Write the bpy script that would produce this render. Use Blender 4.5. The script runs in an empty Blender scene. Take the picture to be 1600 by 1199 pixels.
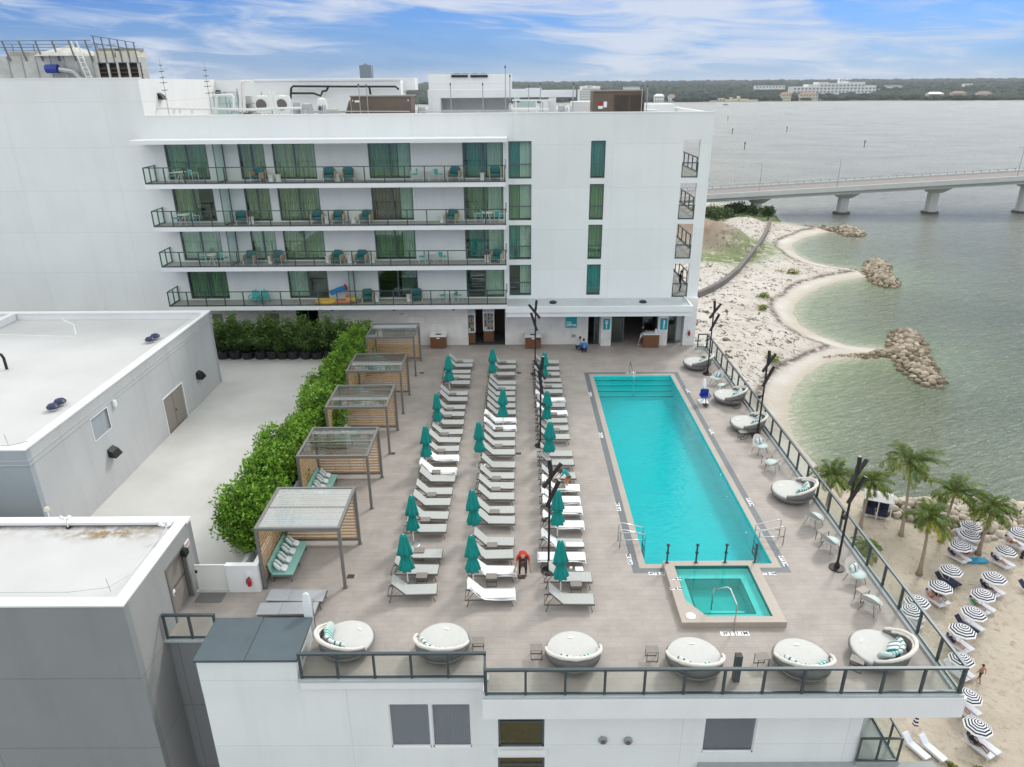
import bpy, bmesh, math, random
import numpy as np
from mathutils import Vector, Matrix, Euler
R=math.radians; PI=math.pi
random.seed(7); rng=np.random.default_rng(7)
S=bpy.context.scene; C=S.collection
# ---------------------------------------------------------------- camera
CF=1123.0; CPITCH=R(22.65); CYAW=R(0.23); CROLL=R(0.42); CH=19.5
cam=bpy.data.cameras.new('camera'); cam.sensor_width=36; cam.lens=CF/1600*36; cam.clip_end=60000; cam.clip_start=0.3
camo=bpy.data.objects.new('camera',cam); C.objects.link(camo)
CROT=Matrix.Rotation(CYAW,3,'Z')@Matrix.Rotation(PI/2-CPITCH,3,'X')@Matrix.Rotation(-CROLL,3,'Z')
camo.matrix_world=Matrix.Translation((0,0,CH))@CROT.to_4x4(); S.camera=camo
S.render.resolution_x=1024; S.render.resolution_y=767
# ---------------------------------------------------------------- sun and sky
SUN_EL=R(42); SUN_AZ=R(38)          # azimuth measured from +Y (view direction) towards +X
sun=bpy.data.lights.new('sun','SUN'); sun.energy=1.5; sun.angle=R(10); sun.color=(1,0.955,0.9)
suno=bpy.data.objects.new('sun',sun); C.objects.link(suno)
sd=Vector((math.sin(SUN_AZ)*math.cos(SUN_EL),math.cos(SUN_AZ)*math.cos(SUN_EL),math.sin(SUN_EL)))
suno.rotation_euler=(-sd).to_track_quat('-Z','Y').to_euler()
W=bpy.data.worlds.new("World"); S.world=W; W.use_nodes=True
nt=W.node_tree; nt.nodes.clear(); N=nt.nodes.new; L=nt.links.new
def wn(t,**k):
    n=N(t)
    for a,b in k.items(): setattr(n,a,b)
    return n
def wmath(op,a,b=None,c=None,clamp=False):
    n=N('ShaderNodeMath'); n.operation=op; n.use_clamp=clamp
    for i,v in enumerate((a,b,c)):
        if v is None: continue
        if isinstance(v,(int,float)): n.inputs[i].default_value=v
        else: L(v,n.inputs[i])
    return n.outputs[0]
sky=wn('ShaderNodeTexSky',sky_type='NISHITA',sun_disc=False); sky.sun_elevation=SUN_EL; sky.sun_rotation=SUN_AZ
sky.altitude=50; sky.air_density=1.0; sky.dust_density=0.6; sky.ozone_density=3.0
tc=wn('ShaderNodeTexCoord'); sep=wn('ShaderNodeSeparateXYZ'); L(tc.outputs['Generated'],sep.inputs[0])
el=wmath('MAXIMUM',sep.outputs[2],0.0)
ay=wmath('MAXIMUM',wmath('ABSOLUTE',sep.outputs[1]),0.35)
cu=wmath('DIVIDE',sep.outputs[0],ay); cv=wmath('MULTIPLY',el,6.0)
cmb=wn('ShaderNodeCombineXYZ'); L(cu,cmb.inputs[0]); L(cv,cmb.inputs[1]); L(wmath('MULTIPLY',sep.outputs[1],0.8),cmb.inputs[2])
def cloud(scx,scy,rot,off,det,rough,dist):
    mp=wn('ShaderNodeMapping'); mp.inputs['Scale'].default_value=(scx,scy,1); mp.inputs['Location'].default_value=off
    r0=wn('ShaderNodeMapping'); r0.inputs['Rotation'].default_value=(0,0,rot); L(cmb.outputs[0],r0.inputs[0]); L(r0.outputs[0],mp.inputs[0])
    n=wn('ShaderNodeTexNoise'); n.inputs['Scale'].default_value=1
    n.inputs['Detail'].default_value=det; n.inputs['Roughness'].default_value=rough; n.inputs['Distortion'].default_value=dist
    L(mp.outputs[0],n.inputs['Vector']); return n.outputs['Fac']
c1=cloud(2.6,3.8,R(26),(3.3,1.2,0),3,0.5,0.5)       # broad sweeping bands
c2=cloud(6.5,10.0,R(24),(1.3,5.2,0),8,0.60,0.9)     # wisps
cs=wmath('ADD',wmath('MULTIPLY',c1,0.66),wmath('MULTIPLY',c2,0.44))
mr=wn('ShaderNodeMapRange'); mr.interpolation_type='SMOOTHSTEP'; mr.inputs['From Min'].default_value=0.42; mr.inputs['From Max'].default_value=0.64
mr.inputs['To Max'].default_value=0.90
L(cs,mr.inputs['Value'])
hz=wmath('POWER',wmath('SUBTRACT',1.0,wmath('MULTIPLY',el,7.0),clamp=True),2.0)    # paler air low over the horizon
cf=wmath('MAXIMUM',mr.outputs[0],wmath('MULTIPLY',hz,0.74),clamp=True)
ccol=wn('ShaderNodeMixRGB'); ccol.inputs[1].default_value=(2.7,3.9,6.0,1); ccol.inputs[2].default_value=(5.5,5.95,6.9,1)
L(wmath('MULTIPLY',wmath('SUBTRACT',cs,0.40),4.0,clamp=True),ccol.inputs[0])
tint=wn('ShaderNodeMixRGB',blend_type='MULTIPLY'); tint.inputs[0].default_value=1; tint.inputs[2].default_value=(0.20,0.42,0.90,1); L(sky.outputs[0],tint.inputs[1])
mx=wn('ShaderNodeMixRGB'); L(cf,mx.inputs[0]); L(tint.outputs[0],mx.inputs[1]); L(ccol.outputs[0],mx.inputs[2])
# bright cloud cover added above the visible sky band to light walls and deck
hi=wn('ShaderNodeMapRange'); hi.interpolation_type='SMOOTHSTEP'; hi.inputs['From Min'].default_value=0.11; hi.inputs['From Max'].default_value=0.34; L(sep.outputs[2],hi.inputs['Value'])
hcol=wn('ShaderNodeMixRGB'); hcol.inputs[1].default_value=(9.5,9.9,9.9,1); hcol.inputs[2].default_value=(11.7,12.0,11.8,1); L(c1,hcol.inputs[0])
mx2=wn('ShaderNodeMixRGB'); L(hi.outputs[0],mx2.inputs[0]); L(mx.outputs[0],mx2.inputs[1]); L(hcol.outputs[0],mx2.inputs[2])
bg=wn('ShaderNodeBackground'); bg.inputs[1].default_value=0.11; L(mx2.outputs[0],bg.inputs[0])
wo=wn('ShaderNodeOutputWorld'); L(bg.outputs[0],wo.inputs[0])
S.view_settings.view_transform='Standard'; S.view_settings.look='None'; S.view_settings.exposure=0.2; S.view_settings.gamma=1
S.render.engine='CYCLES'
try: S.cycles.max_bounces=8; S.cycles.transparent_max_bounces=16; S.cycles.sample_clamp_indirect=6; S.cycles.caustics_reflective=False; S.cycles.caustics_refractive=False
except Exception: pass
# ---------------------------------------------------------------- measuring helpers: a pixel of the photo to a point on a known plane
def _ray(px,py): return CROT@Vector(((px-800)/CF,-(py-599.5)/CF,-1))
def G(px,py,z=0.0):
    d=_ray(px,py); t=(z-CH)/d.z; return Vector((d.x*t,d.y*t,z))
def WY(px,py,y):
    d=_ray(px,py); t=y/d.y; return Vector((d.x*t,y,CH+d.z*t))
# ---------------------------------------------------------------- mesh builder
class MB:
    def __init__(s): s.v=[]; s.f=[]; s.m=[]; s.sm=False
    def add(s,vs,fs,mi=0):
        o=len(s.v); s.v+= [tuple(v) for v in vs]; s.f+=[tuple(i+o for i in f) for f in fs]; s.m+=[mi]*len(fs); return s
    def box(s,x0,x1,y0,y1,z0,z1,mi=0,M=None):
        if x0>x1:x0,x1=x1,x0
        if y0>y1:y0,y1=y1,y0
        if z0>z1:z0,z1=z1,z0
        v=[Vector(p) for p in ((x0,y0,z0),(x1,y0,z0),(x1,y1,z0),(x0,y1,z0),(x0,y0,z1),(x1,y0,z1),(x1,y1,z1),(x0,y1,z1))]
        if M is not None: v=[M@p for p in v]
        return s.add(v,[(0,3,2,1),(4,5,6,7),(0,1,5,4),(1,2,6,5),(2,3,7,6),(3,0,4,7)],mi)
    def rbox(s,x0,x1,y0,y1,z0,z1,r=0.03,mi=0,M=None,n=3):
        # soft cushion-like box: rounded outline, domed top and bottom
        pts=[]
        for (cx,cy,a0) in ((x1-r,y1-r,0),(x0+r,y1-r,PI/2),(x0+r,y0+r,PI),(x1-r,y0+r,1.5*PI)):
            for k in range(n+1):
                a=a0+PI/2*k/n; pts.append((cx+r*math.cos(a),cy+r*math.sin(a)))
        cx=(x0+x1)/2; cy=(y0+y1)/2; rings=[]; h=(z1-z0); 
        for (t,zf) in ((1-2*r/max(x1-x0,y1-y0),0.0),(1,0.25),(1,0.75),(1-2*r/max(x1-x0,y1-y0),1.0)):
            rings.append([Vector((cx+(p[0]-cx)*t,cy+(p[1]-cy)*t,z0+h*zf)) for p in pts])
        m=len(pts); vs=[p for ring in rings for p in ring]+[Vector((cx,cy,z0)),Vector((cx,cy,z1+h*0.05))]
        if M is not None: vs=[M@p for p in vs]
        fs=[]
        for i in range(3):
            for j in range(m): fs.append((i*m+j,i*m+(j+1)%m,(i+1)*m+(j+1)%m,(i+1)*m+j))
        for j in range(m): fs.append((4*m,(j+1)%m,j)); fs.append((4*m+1,3*m+j,3*m+(j+1)%m))
        return s.add(vs,fs,mi)
    def tube(s,pts,r,n=6,mi=0,cap=True):
        pts=[Vector(p) for p in pts]; rs=r if isinstance(r,(list,tuple)) else [r]*len(pts); vs=[]
        up=None
        for i,p in enumerate(pts):
            a=pts[max(i-1,0)]; b=pts[min(i+1,len(pts)-1)]; t=(b-a).normalized()
            if up is None:
                up=Vector((0,0,1)) if abs(t.z)<0.9 else Vector((1,0,0))
            u=t.cross(up).normalized(); w=u.cross(t).normalized(); up=w
            for k in range(n):
                an=2*PI*k/n; vs.append(p+(u*math.cos(an)+w*math.sin(an))*rs[i])
        fs=[]
        for i in range(len(pts)-1):
            for k in range(n): fs.append((i*n+k,i*n+(k+1)%n,(i+1)*n+(k+1)%n,(i+1)*n+k))
        if cap: fs.append(tuple(range(n-1,-1,-1))); fs.append(tuple((len(pts)-1)*n+k for k in range(n)))
        return s.add(vs,fs,mi)
    def bar(s,a,b,w,h=None,mi=0):
        # rectangular bar between two points, w wide, h high
        a=Vector(a); b=Vector(b); h=w if h is None else h; t=(b-a).normalized()
        up=Vector((0,0,1)) if abs(t.z)<0.95 else Vector((0,1,0))
        u=t.cross(up).normalized()*w/2; v=u.cross(t).normalized()*h/2
        vs=[a-u-v,a+u-v,a+u+v,a-u+v,b-u-v,b+u-v,b+u+v,b-u+v]
        return s.add(vs,[(0,1,2,3),(7,6,5,4),(0,4,5,1),(1,5,6,2),(2,6,7,3),(3,7,4,0)],mi)
    def cyl(s,x,y,z0,z1,r,n=16,mi=0,r1=None):
        r1=r if r1 is None else r1
        return s.tube([(x,y,z0),(x,y,z1)],[r,r1],n,mi)
    def lathe(s,prof,n=24,mi=0,c=(0,0,0),mod=None,a0=0,a1=2*PI,cap=True):
        full=abs(a1-a0-2*PI)<1e-6; m=n if full else n+1; vs=[]
        for (r,z) in prof:
            for k in range(m):
                a=a0+(a1-a0)*k/n; rr=r*(mod(a,z) if mod else 1); vs.append((c[0]+rr*math.cos(a),c[1]+rr*math.sin(a),c[2]+z))
        fs=[]
        for i in range(len(prof)-1):
            for k in range(n):
                k2=(k+1)%m; fs.append((i*m+k,i*m+k2,(i+1)*m+k2,(i+1)*m+k))
        if cap and full:
            fs.append(tuple(range(m-1,-1,-1))); fs.append(tuple((len(prof)-1)*m+k for k in range(m)))
        return s.add(vs,fs,mi)
    def ell(s,c,r,n=12,m=8,mi=0,M=None,jit=0):
        vs=[];
        for i in range(m+1):
            th=PI*i/m
            for k in range(n):
                a=2*PI*k/n; j=1+random.uniform(-jit,jit)
                p=Vector((r[0]*math.sin(th)*math.cos(a)*j,r[1]*math.sin(th)*math.sin(a)*j,r[2]*math.cos(th)*j))
                if M is not None: p=M@p
                vs.append(p+Vector(c))
        fs=[]
        for i in range(m):
            for k in range(n): fs.append((i*n+k,(i+1)*n+k,(i+1)*n+(k+1)%n,i*n+(k+1)%n))
        return s.add(vs,fs,mi)
    def build(s,name,mat,parent=None,loc=None,smooth=False):
        me=bpy.data.meshes.new(name); me.from_pydata(s.v,[],s.f)
        mats=mat if isinstance(mat,(list,tuple)) else [mat]
        for m in mats: me.materials.append(m)
        if len(mats)>1: me.polygons.foreach_set('material_index',s.m)
        if smooth: me.polygons.foreach_set('use_smooth',[True]*len(s.f))
        me.update(); o=bpy.data.objects.new(name,me); C.objects.link(o)
        if parent is not None: o.parent=parent
        if loc is not None: o.location=loc
        return o
def fastmesh(name,verts,faces,mat,parent=None,smooth=False):
    me=bpy.data.meshes.new(name); verts=np.asarray(verts,dtype=np.float32); faces=np.asarray(faces,dtype=np.int32)
    k=faces.shape[1]; me.vertices.add(len(verts)); me.vertices.foreach_set('co',verts.ravel())
    me.loops.add(faces.size); me.loops.foreach_set('vertex_index',faces.ravel())
    me.polygons.add(len(faces)); me.polygons.foreach_set('loop_start',np.arange(0,faces.size,k,dtype=np.int32))
    try: me.polygons.foreach_set('loop_total',np.full(len(faces),k,dtype=np.int32))
    except Exception: pass
    if smooth: me.polygons.foreach_set('use_smooth',np.ones(len(faces),dtype=bool))
    me.materials.append(mat); me.update(calc_edges=True); me.validate()
    o=bpy.data.objects.new(name,me); C.objects.link(o)
    if parent is not None: o.parent=parent
    return o
def tag(o,label=None,cat=None,group=None,kind=None):
    if label: o['label']=label
    if cat: o['category']=cat
    if group: o['group']=group
    if kind: o['kind']=kind
    return o
def thing(name,label,cat,loc=(0,0,0),rz=0,group=None):
    o=bpy.data.objects.new(name,None); C.objects.link(o); o.location=loc; o.rotation_euler=(0,0,rz); o.empty_display_size=0.2
    return tag(o,label,cat,group)
def copy_tree(o,parent=None):
    c=o.copy(); C.objects.link(c)
    if parent is not None: c.parent=parent
    for ch in list(o.children): copy_tree(ch,c)
    return c
class Proto:
    """first use places the thing itself, later uses copy it with its parts"""
    def __init__(s,root): s.root=root; s.used=False
    def put(s,loc,rz=0,label=None,group=None,scale=None):
        o=s.root if not s.used else copy_tree(s.root); s.used=True
        o.location=loc; o.rotation_euler=(0,0,rz)
        if scale is not None: o.scale=(scale,)*3 if isinstance(scale,(int,float)) else scale
        if label: o['label']=label
        if group: o['group']=group
        return o
ORD=['first','second','third','fourth','fifth','sixth','seventh','eighth','ninth','tenth','eleventh','twelfth','thirteenth','fourteenth','fifteenth','sixteenth','seventeenth','eighteenth','nineteenth','twentieth','twenty-first','twenty-second','twenty-third','twenty-fourth','twenty-fifth','twenty-sixth']
def holes_grid(u0,u1,v0,v1,holes):
    us=sorted({u0,u1,*[h[0] for h in holes],*[h[1] for h in holes]}); vs=sorted({v0,v1,*[h[2] for h in holes],*[h[3] for h in holes]})
    us=[u for u in us if u0<=u<=u1]; vs=[v for v in vs if v0<=v<=v1]; out=[]
    for i in range(len(us)-1):
        j=0
        while j<len(vs)-1:
            def inside(jj):
                cu=(us[i]+us[i+1])/2; cv=(vs[jj]+vs[jj+1])/2
                return any(h[0]<cu<h[1] and h[2]<cv<h[3] for h in holes)
            if inside(j): j+=1; continue
            k=j
            while k+1<len(vs)-1 and not inside(k+1): k+=1
            out.append((us[i],us[i+1],vs[j],vs[k+1])); j=k+1
    return out
# ================================================================ materials
def newmat(name):
    m=bpy.data.materials.new(name); m.use_nodes=True; t=m.node_tree; b=t.nodes['Principled BSDF']; return m,t,b
def setin(b,k,v):
    if k in b.inputs: b.inputs[k].default_value=v
def PM(name,col,rough=0.6,metal=0.0,var=0.0,vs=3.0,bump=0.0,bs=30.0,spec=0.5,sheen=0,coords='Object',detail=4,stretch=(1,1,1)):
    m,t,b=newmat(name); setin(b,'Roughness',rough); setin(b,'Metallic',metal); setin(b,'Specular IOR Level',spec)
    b.inputs['Base Color'].default_value=(*col,1)
    if var>0 or bump>0:
        tc=t.nodes.new('ShaderNodeTexCoord'); mp=t.nodes.new('ShaderNodeMapping'); mp.inputs['Scale'].default_value=stretch
        t.links.new(tc.outputs[coords],mp.inputs[0])
    if var>0:
        n=t.nodes.new('ShaderNodeTexNoise'); n.inputs['Scale'].default_value=vs; n.inputs['Detail'].default_value=detail; n.inputs['Roughness'].default_value=0.62
        t.links.new(mp.outputs[0],n.inputs['Vector'])
        r=t.nodes.new('ShaderNodeMapRange'); r.inputs['From Min'].default_value=0.3; r.inputs['From Max'].default_value=0.7; r.inputs['To Min'].default_value=1-var; r.inputs['To Max'].default_value=1+var*0.6
        t.links.new(n.outputs['Fac'],r.inputs['Value'])
        x=t.nodes.new('ShaderNodeVectorMath'); x.operation='SCALE'; x.inputs[0].default_value=col; t.links.new(r.outputs[0],x.inputs['Scale'])
        t.links.new(x.outputs[0],b.inputs['Base Color'])
    if bump>0:
        n2=t.nodes.new('ShaderNodeTexNoise'); n2.inputs['Scale'].default_value=bs; n2.inputs['Detail'].default_value=3
        t.links.new(mp.outputs[0],n2.inputs['Vector'])
        bp=t.nodes.new('ShaderNodeBump'); bp.inputs['Strength'].default_value=bump; bp.inputs['Distance'].default_value=0.02
        t.links.new(n2.outputs['Fac'],bp.inputs['Height']); t.links.new(bp.outputs[0],b.inputs['Normal'])
    return m
def glassmat(name,tint,refl=(1,1,1),rough=0.02,ior=1.5,base=0.0):
    """thin glass or water film: Schlick reflection over tinted transparency, the same from both sides"""
    m=bpy.data.materials.new(name); m.use_nodes=True; t=m.node_tree; t.nodes.clear(); nn=t.nodes.new; ll=t.links.new
    o=nn('ShaderNodeOutputMaterial'); tr=nn('ShaderNodeBsdfTransparent'); tr.inputs[0].default_value=(*tint,1)
    g=nn('ShaderNodeBsdfGlossy'); g.inputs['Roughness'].default_value=rough; g.inputs[0].default_value=(*refl,1)
    ge=nn('ShaderNodeNewGeometry'); nv=nn('ShaderNodeVectorMath'); nv.operation='NORMALIZE'; nv.name='NRM'; ll(ge.outputs['Normal'],nv.inputs[0])
    dt=nn('ShaderNodeVectorMath'); dt.operation='DOT_PRODUCT'; ll(nv.outputs[0],dt.inputs[0]); ll(ge.outputs['Incoming'],dt.inputs[1])
    def mm(op,a,b=None,cl=False):
        q=nn('ShaderNodeMath'); q.operation=op; q.use_clamp=cl
        for i,v in enumerate((a,b)):
            if v is None: continue
            if isinstance(v,(int,float)): q.inputs[i].default_value=v
            else: ll(v,q.inputs[i])
        return q.outputs[0]
    f0=((ior-1)/(ior+1))**2+base; c=mm('ABSOLUTE',dt.outputs['Value']); f=mm('POWER',mm('SUBTRACT',1.0,c,True),5.0); f=mm('ADD',mm('MULTIPLY',f,1-f0),f0,True)
    mx=nn('ShaderNodeMixShader'); ll(f,mx.inputs[0]); ll(tr.outputs[0],mx.inputs[1]); ll(g.outputs[0],mx.inputs[2]); ll(mx.outputs[0],o.inputs[0])
    return m
def panelled(name,col,sx,sz,line=0.012,dark=0.86,var=0.05,axis='XZ',rough=0.75,off=0.0,bump=0.0,col2=None,vs=0.35,streak=0.0):
    """painted wall or tiles with thin joints: brick texture in world metres"""
    m,t,b=newmat(name); setin(b,'Roughness',rough)
    g=t.nodes.new('ShaderNodeTexCoord'); s=t.nodes.new('ShaderNodeSeparateXYZ'); c=t.nodes.new('ShaderNodeCombineXYZ'); t.links.new(g.outputs['Object'],s.inputs[0])
    ax={'X':0,'Y':1,'Z':2}; t.links.new(s.outputs[ax[axis[0]]],c.inputs[0]); t.links.new(s.outputs[ax[axis[1]]],c.inputs[1])
    br=t.nodes.new('ShaderNodeTexBrick'); br.offset=off; br.inputs['Scale'].default_value=1; br.inputs['Mortar Size'].default_value=line; br.inputs['Mortar Smooth'].default_value=0.2
    br.inputs['Brick Width'].default_value=sx; br.inputs['Row Height'].default_value=sz; br.inputs['Bias'].default_value=0
    col2=col2 or tuple(x*0.96 for x in col)
    br.inputs['Color1'].default_value=(*col,1); br.inputs['Color2'].default_value=(*col2,1); br.inputs['Mortar'].default_value=(*[x*dark for x in col],1)
    t.links.new(c.outputs[0],br.inputs['Vector'])
    n=t.nodes.new('ShaderNodeTexNoise'); n.inputs['Scale'].default_value=vs; n.inputs['Detail'].default_value=6; n.inputs['Roughness'].default_value=0.6
    t.links.new(g.outputs['Object'],n.inputs['Vector'])
    r=t.nodes.new('ShaderNodeMapRange'); r.inputs['From Min'].default_value=0.3; r.inputs['From Max'].default_value=0.7; r.inputs['To Min'].default_value=1-var; r.inputs['To Max'].default_value=1+var*0.5
    t.links.new(n.outputs['Fac'],r.inputs['Value'])
    x=t.nodes.new('ShaderNodeVectorMath'); x.operation='SCALE'; t.links.new(br.outputs['Color'],x.inputs[0]); t.links.new(r.outputs[0],x.inputs['Scale'])
    last=x.outputs[0]
    if streak>0:
        mp=t.nodes.new('ShaderNodeMapping'); mp.inputs['Scale'].default_value=(1.6,1.6,0.12); t.links.new(g.outputs['Object'],mp.inputs[0])
        n3=t.nodes.new('ShaderNodeTexNoise'); n3.inputs['Scale'].default_value=1.2; n3.inputs['Detail'].default_value=5; t.links.new(mp.outputs[0],n3.inputs['Vector'])
        r3=t.nodes.new('ShaderNodeMapRange'); r3.inputs['From Min'].default_value=0.52; r3.inputs['From Max'].default_value=0.75; r3.inputs['To Min'].default_value=1; r3.inputs['To Max'].default_value=1-streak
        t.links.new(n3.outputs['Fac'],r3.inputs['Value']); x3=t.nodes.new('ShaderNodeVectorMath'); x3.operation='SCALE'; t.links.new(last,x3.inputs[0]); t.links.new(r3.outputs[0],x3.inputs['Scale']); last=x3.outputs[0]
    t.links.new(last,b.inputs['Base Color'])
    if bump>0:
        bp=t.nodes.new('ShaderNodeBump'); bp.inputs['Strength'].default_value=bump; bp.inputs['Distance'].default_value=0.01; bp.invert=True
        t.links.new(br.outputs['Fac'],bp.inputs['Height']); t.links.new(bp.outputs[0],b.inputs['Normal'])
    return m
def stripes(name,c1,c2,scale,axis='X',ratio=0.5,rough=0.8):
    m,t,b=newmat(name); setin(b,'Roughness',rough); g=t.nodes.new('ShaderNodeTexCoord'); s=t.nodes.new('ShaderNodeSeparateXYZ'); t.links.new(g.outputs['Object'],s.inputs[0])
    mu=t.nodes.new('ShaderNodeMath'); mu.operation='MULTIPLY'; mu.inputs[1].default_value=scale; t.links.new(s.outputs['XYZ'.index(axis)],mu.inputs[0])
    fr=t.nodes.new('ShaderNodeMath'); fr.operation='FRACT'; t.links.new(mu.outputs[0],fr.inputs[0])
    gt=t.nodes.new('ShaderNodeMath'); gt.operation='GREATER_THAN'; gt.inputs[1].default_value=ratio; t.links.new(fr.outputs[0],gt.inputs[0])
    mx=t.nodes.new('ShaderNodeMixRGB'); mx.inputs[1].default_value=(*c1,1); mx.inputs[2].default_value=(*c2,1); t.links.new(gt.outputs[0],mx.inputs[0]); t.links.new(mx.outputs[0],b.inputs['Base Color'])
    return m
M={}
M['white_wall']=panelled('painted_stucco_white',(0.79,0.81,0.80),7.3,3.08,0.02,0.88,0.04,'XZ',0.8,streak=0.035)
M['white_wall_y']=panelled('painted_stucco_white_side',(0.76,0.76,0.75),7.3,3.08,0.022,0.84,0.045,'YZ',0.8,streak=0.04)
M['white_trim']=PM('white_trim',(0.78,0.79,0.80),0.6,var=0.04,vs=0.7)
M['podium_wall']=panelled('podium_stucco',(0.77,0.80,0.80),6.1,3.2,0.02,0.86,0.05,'XZ',0.8,streak=0.05)
M['grey_wall']=panelled('grey_stucco',(0.26,0.275,0.28),6.5,3.4,0.03,0.75,0.07,'XZ',0.85,streak=0.06)  # front tone darker than the side stucco: shade put into the colour
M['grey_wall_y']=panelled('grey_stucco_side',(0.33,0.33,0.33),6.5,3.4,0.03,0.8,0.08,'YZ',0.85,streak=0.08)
M['service_wall']=panelled('service_stucco',(0.36,0.40,0.43),6.5,4.4,0.03,0.8,0.08,'XZ',0.85,streak=0.06)  # front darker and bluer than its side, shade painted into the stucco
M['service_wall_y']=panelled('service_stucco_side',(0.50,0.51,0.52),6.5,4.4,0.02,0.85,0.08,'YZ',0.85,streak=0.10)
M['stone']=panelled('stone_cladding',(0.82,0.80,0.775),1.2,0.6,0.008,0.86,0.13,'XZ',0.7,off=0.5,col2=(0.74,0.73,0.715),vs=1.1)
M['roof_white']=PM('roof_membrane',(0.535,0.535,0.54),0.7,var=0.10,vs=0.22,bump=0.15,bs=3,detail=8)
M['lane']=PM('white_deck_coating',(0.56,0.552,0.535),0.75,var=0.13,vs=0.3,bump=0.1,bs=4,detail=8)
M['deck']=panelled('porcelain_pavers',(0.365,0.325,0.298),0.9,0.3,0.010,0.82,0.17,'XY',0.62,off=0.5,bump=0.25,col2=(0.338,0.304,0.283),vs=0.9)
M['band']=panelled('dark_band_tiles',(0.135,0.155,0.17),0.6,0.6,0.01,0.8,0.12,'XY',0.55)
M['coping']=panelled('pool_coping',(0.40,0.345,0.30),0.6,0.6,0.008,0.85,0.08,'XY',0.55)
M['coping_v']=panelled('spa_wall_tiles',(0.42,0.36,0.315),0.6,0.3,0.008,0.85,0.08,'XZ',0.55)
M['kerb']=PM('kerb_coating',(0.45,0.49,0.51),0.6,var=0.06,vs=2)
M['rail']=PM('railing_metal',(0.065,0.085,0.095),0.4,metal=0.3,var=0.06,vs=3)
M['dark_roof']=PM('standing_metal_roof',(0.085,0.115,0.135),0.5,metal=0.2,var=0.12,vs=1.2,detail=7)
M['black']=PM('black_metal',(0.012,0.012,0.014),0.45)
M['bronze']=PM('dark_bronze_pole',(0.028,0.023,0.024),0.5,metal=0.3)
M['chrome']=PM('stainless_steel',(0.62,0.64,0.66),0.16,metal=1.0)
M['taupe']=PM('taupe_frame',(0.16,0.145,0.13),0.45,metal=0.4,var=0.05)
M['sling']=PM('sling_fabric',(0.43,0.44,0.43),0.8,var=0.05,vs=6,bump=0.1,bs=200)
M['sling_blue']=PM('folded_sling_fabric',(0.36,0.375,0.40),0.8,var=0.05,vs=6)
M['towel']=PM('white_towel',(0.86,0.86,0.88),0.95,var=0.03,vs=9,bump=0.3,bs=60)
M['teal_cloth']=PM('teal_canvas',(0.0,0.24,0.215),0.85,var=0.16,vs=9,bump=0.2,bs=60)
M['slat_table']=PM('taupe_slat_top',(0.215,0.195,0.175),0.6,var=0.1,vs=8)
M['wicker']=PM('grey_wicker',(0.20,0.195,0.195),0.75,var=0.3,vs=30,bump=0.6,bs=70)
M['cushion']=PM('grey_cushion',(0.54,0.54,0.525),0.85,var=0.05,vs=4,bump=0.15,bs=20)
M['hood']=PM('cream_hood_fabric',(0.70,0.66,0.61),0.85,var=0.09,vs=9,bump=0.4,bs=12)
M['pillow']=stripes('striped_pillow',(0.68,0.70,0.68),(0.015,0.19,0.20),4.6,'X',0.68)
M['pillow_teal']=stripes('teal_pillow',(0.05,0.34,0.33),(0.60,0.68,0.66),7,'X',0.6)
M['mint']=PM('mint_cushion',(0.27,0.52,0.46),0.8,var=0.05,vs=4)
M['pale_mint']=PM('pale_mint_cushion',(0.50,0.60,0.58),0.8,var=0.04,vs=4)
M['shell']=PM('cream_woven_shell',(0.56,0.53,0.50),0.7,var=0.08,vs=30,bump=0.3,bs=60)
M['wood']=PM('cedar_slats',(0.58,0.37,0.20),0.55,var=0.22,vs=5,stretch=(1,1,6))
M['walnut']=PM('walnut_panels',(0.17,0.075,0.035),0.5,var=0.35,vs=7,stretch=(7,7,1),detail=6)
M['walnut_dark']=PM('dark_timber_lining',(0.06,0.022,0.012),0.55,var=0.4,vs=6,stretch=(8,8,1))
M['cab_frame']=PM('pergola_metal',(0.20,0.195,0.185),0.45,metal=0.3,var=0.05)
M['louvre_roof']=PM('pergola_louvre',(0.36,0.38,0.40),0.35,metal=0.5,var=0.1,vs=2)
M['roof_glass']=glassmat('pergola_glass',(0.93,0.96,0.965),base=0.16,rough=0.03)
M['frame_dark']=PM('window_frame',(0.10,0.125,0.14),0.4,metal=0.3)
M['glass_win']=glassmat('hotel_window_glass',(0.84,0.91,0.87),refl=(0.85,1,0.97),base=0.02,ior=1.5)
M['glass_win_dark']=glassmat('dark_window_glass',(0.55,0.66,0.63),refl=(0.8,0.9,0.9),base=0.04)
M['glass_amber']=PM('amber_window_glass',(0.06,0.047,0.006),0.08,spec=0.9,var=0.25,vs=1.2)
M['rail_glass']=glassmat('railing_glass',(0.962,0.985,0.97),base=-0.02,ior=1.45)
M['screen_glass']=glassmat('frosted_privacy_glass',(0.80,0.90,0.86),base=0.10,rough=0.2)
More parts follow.
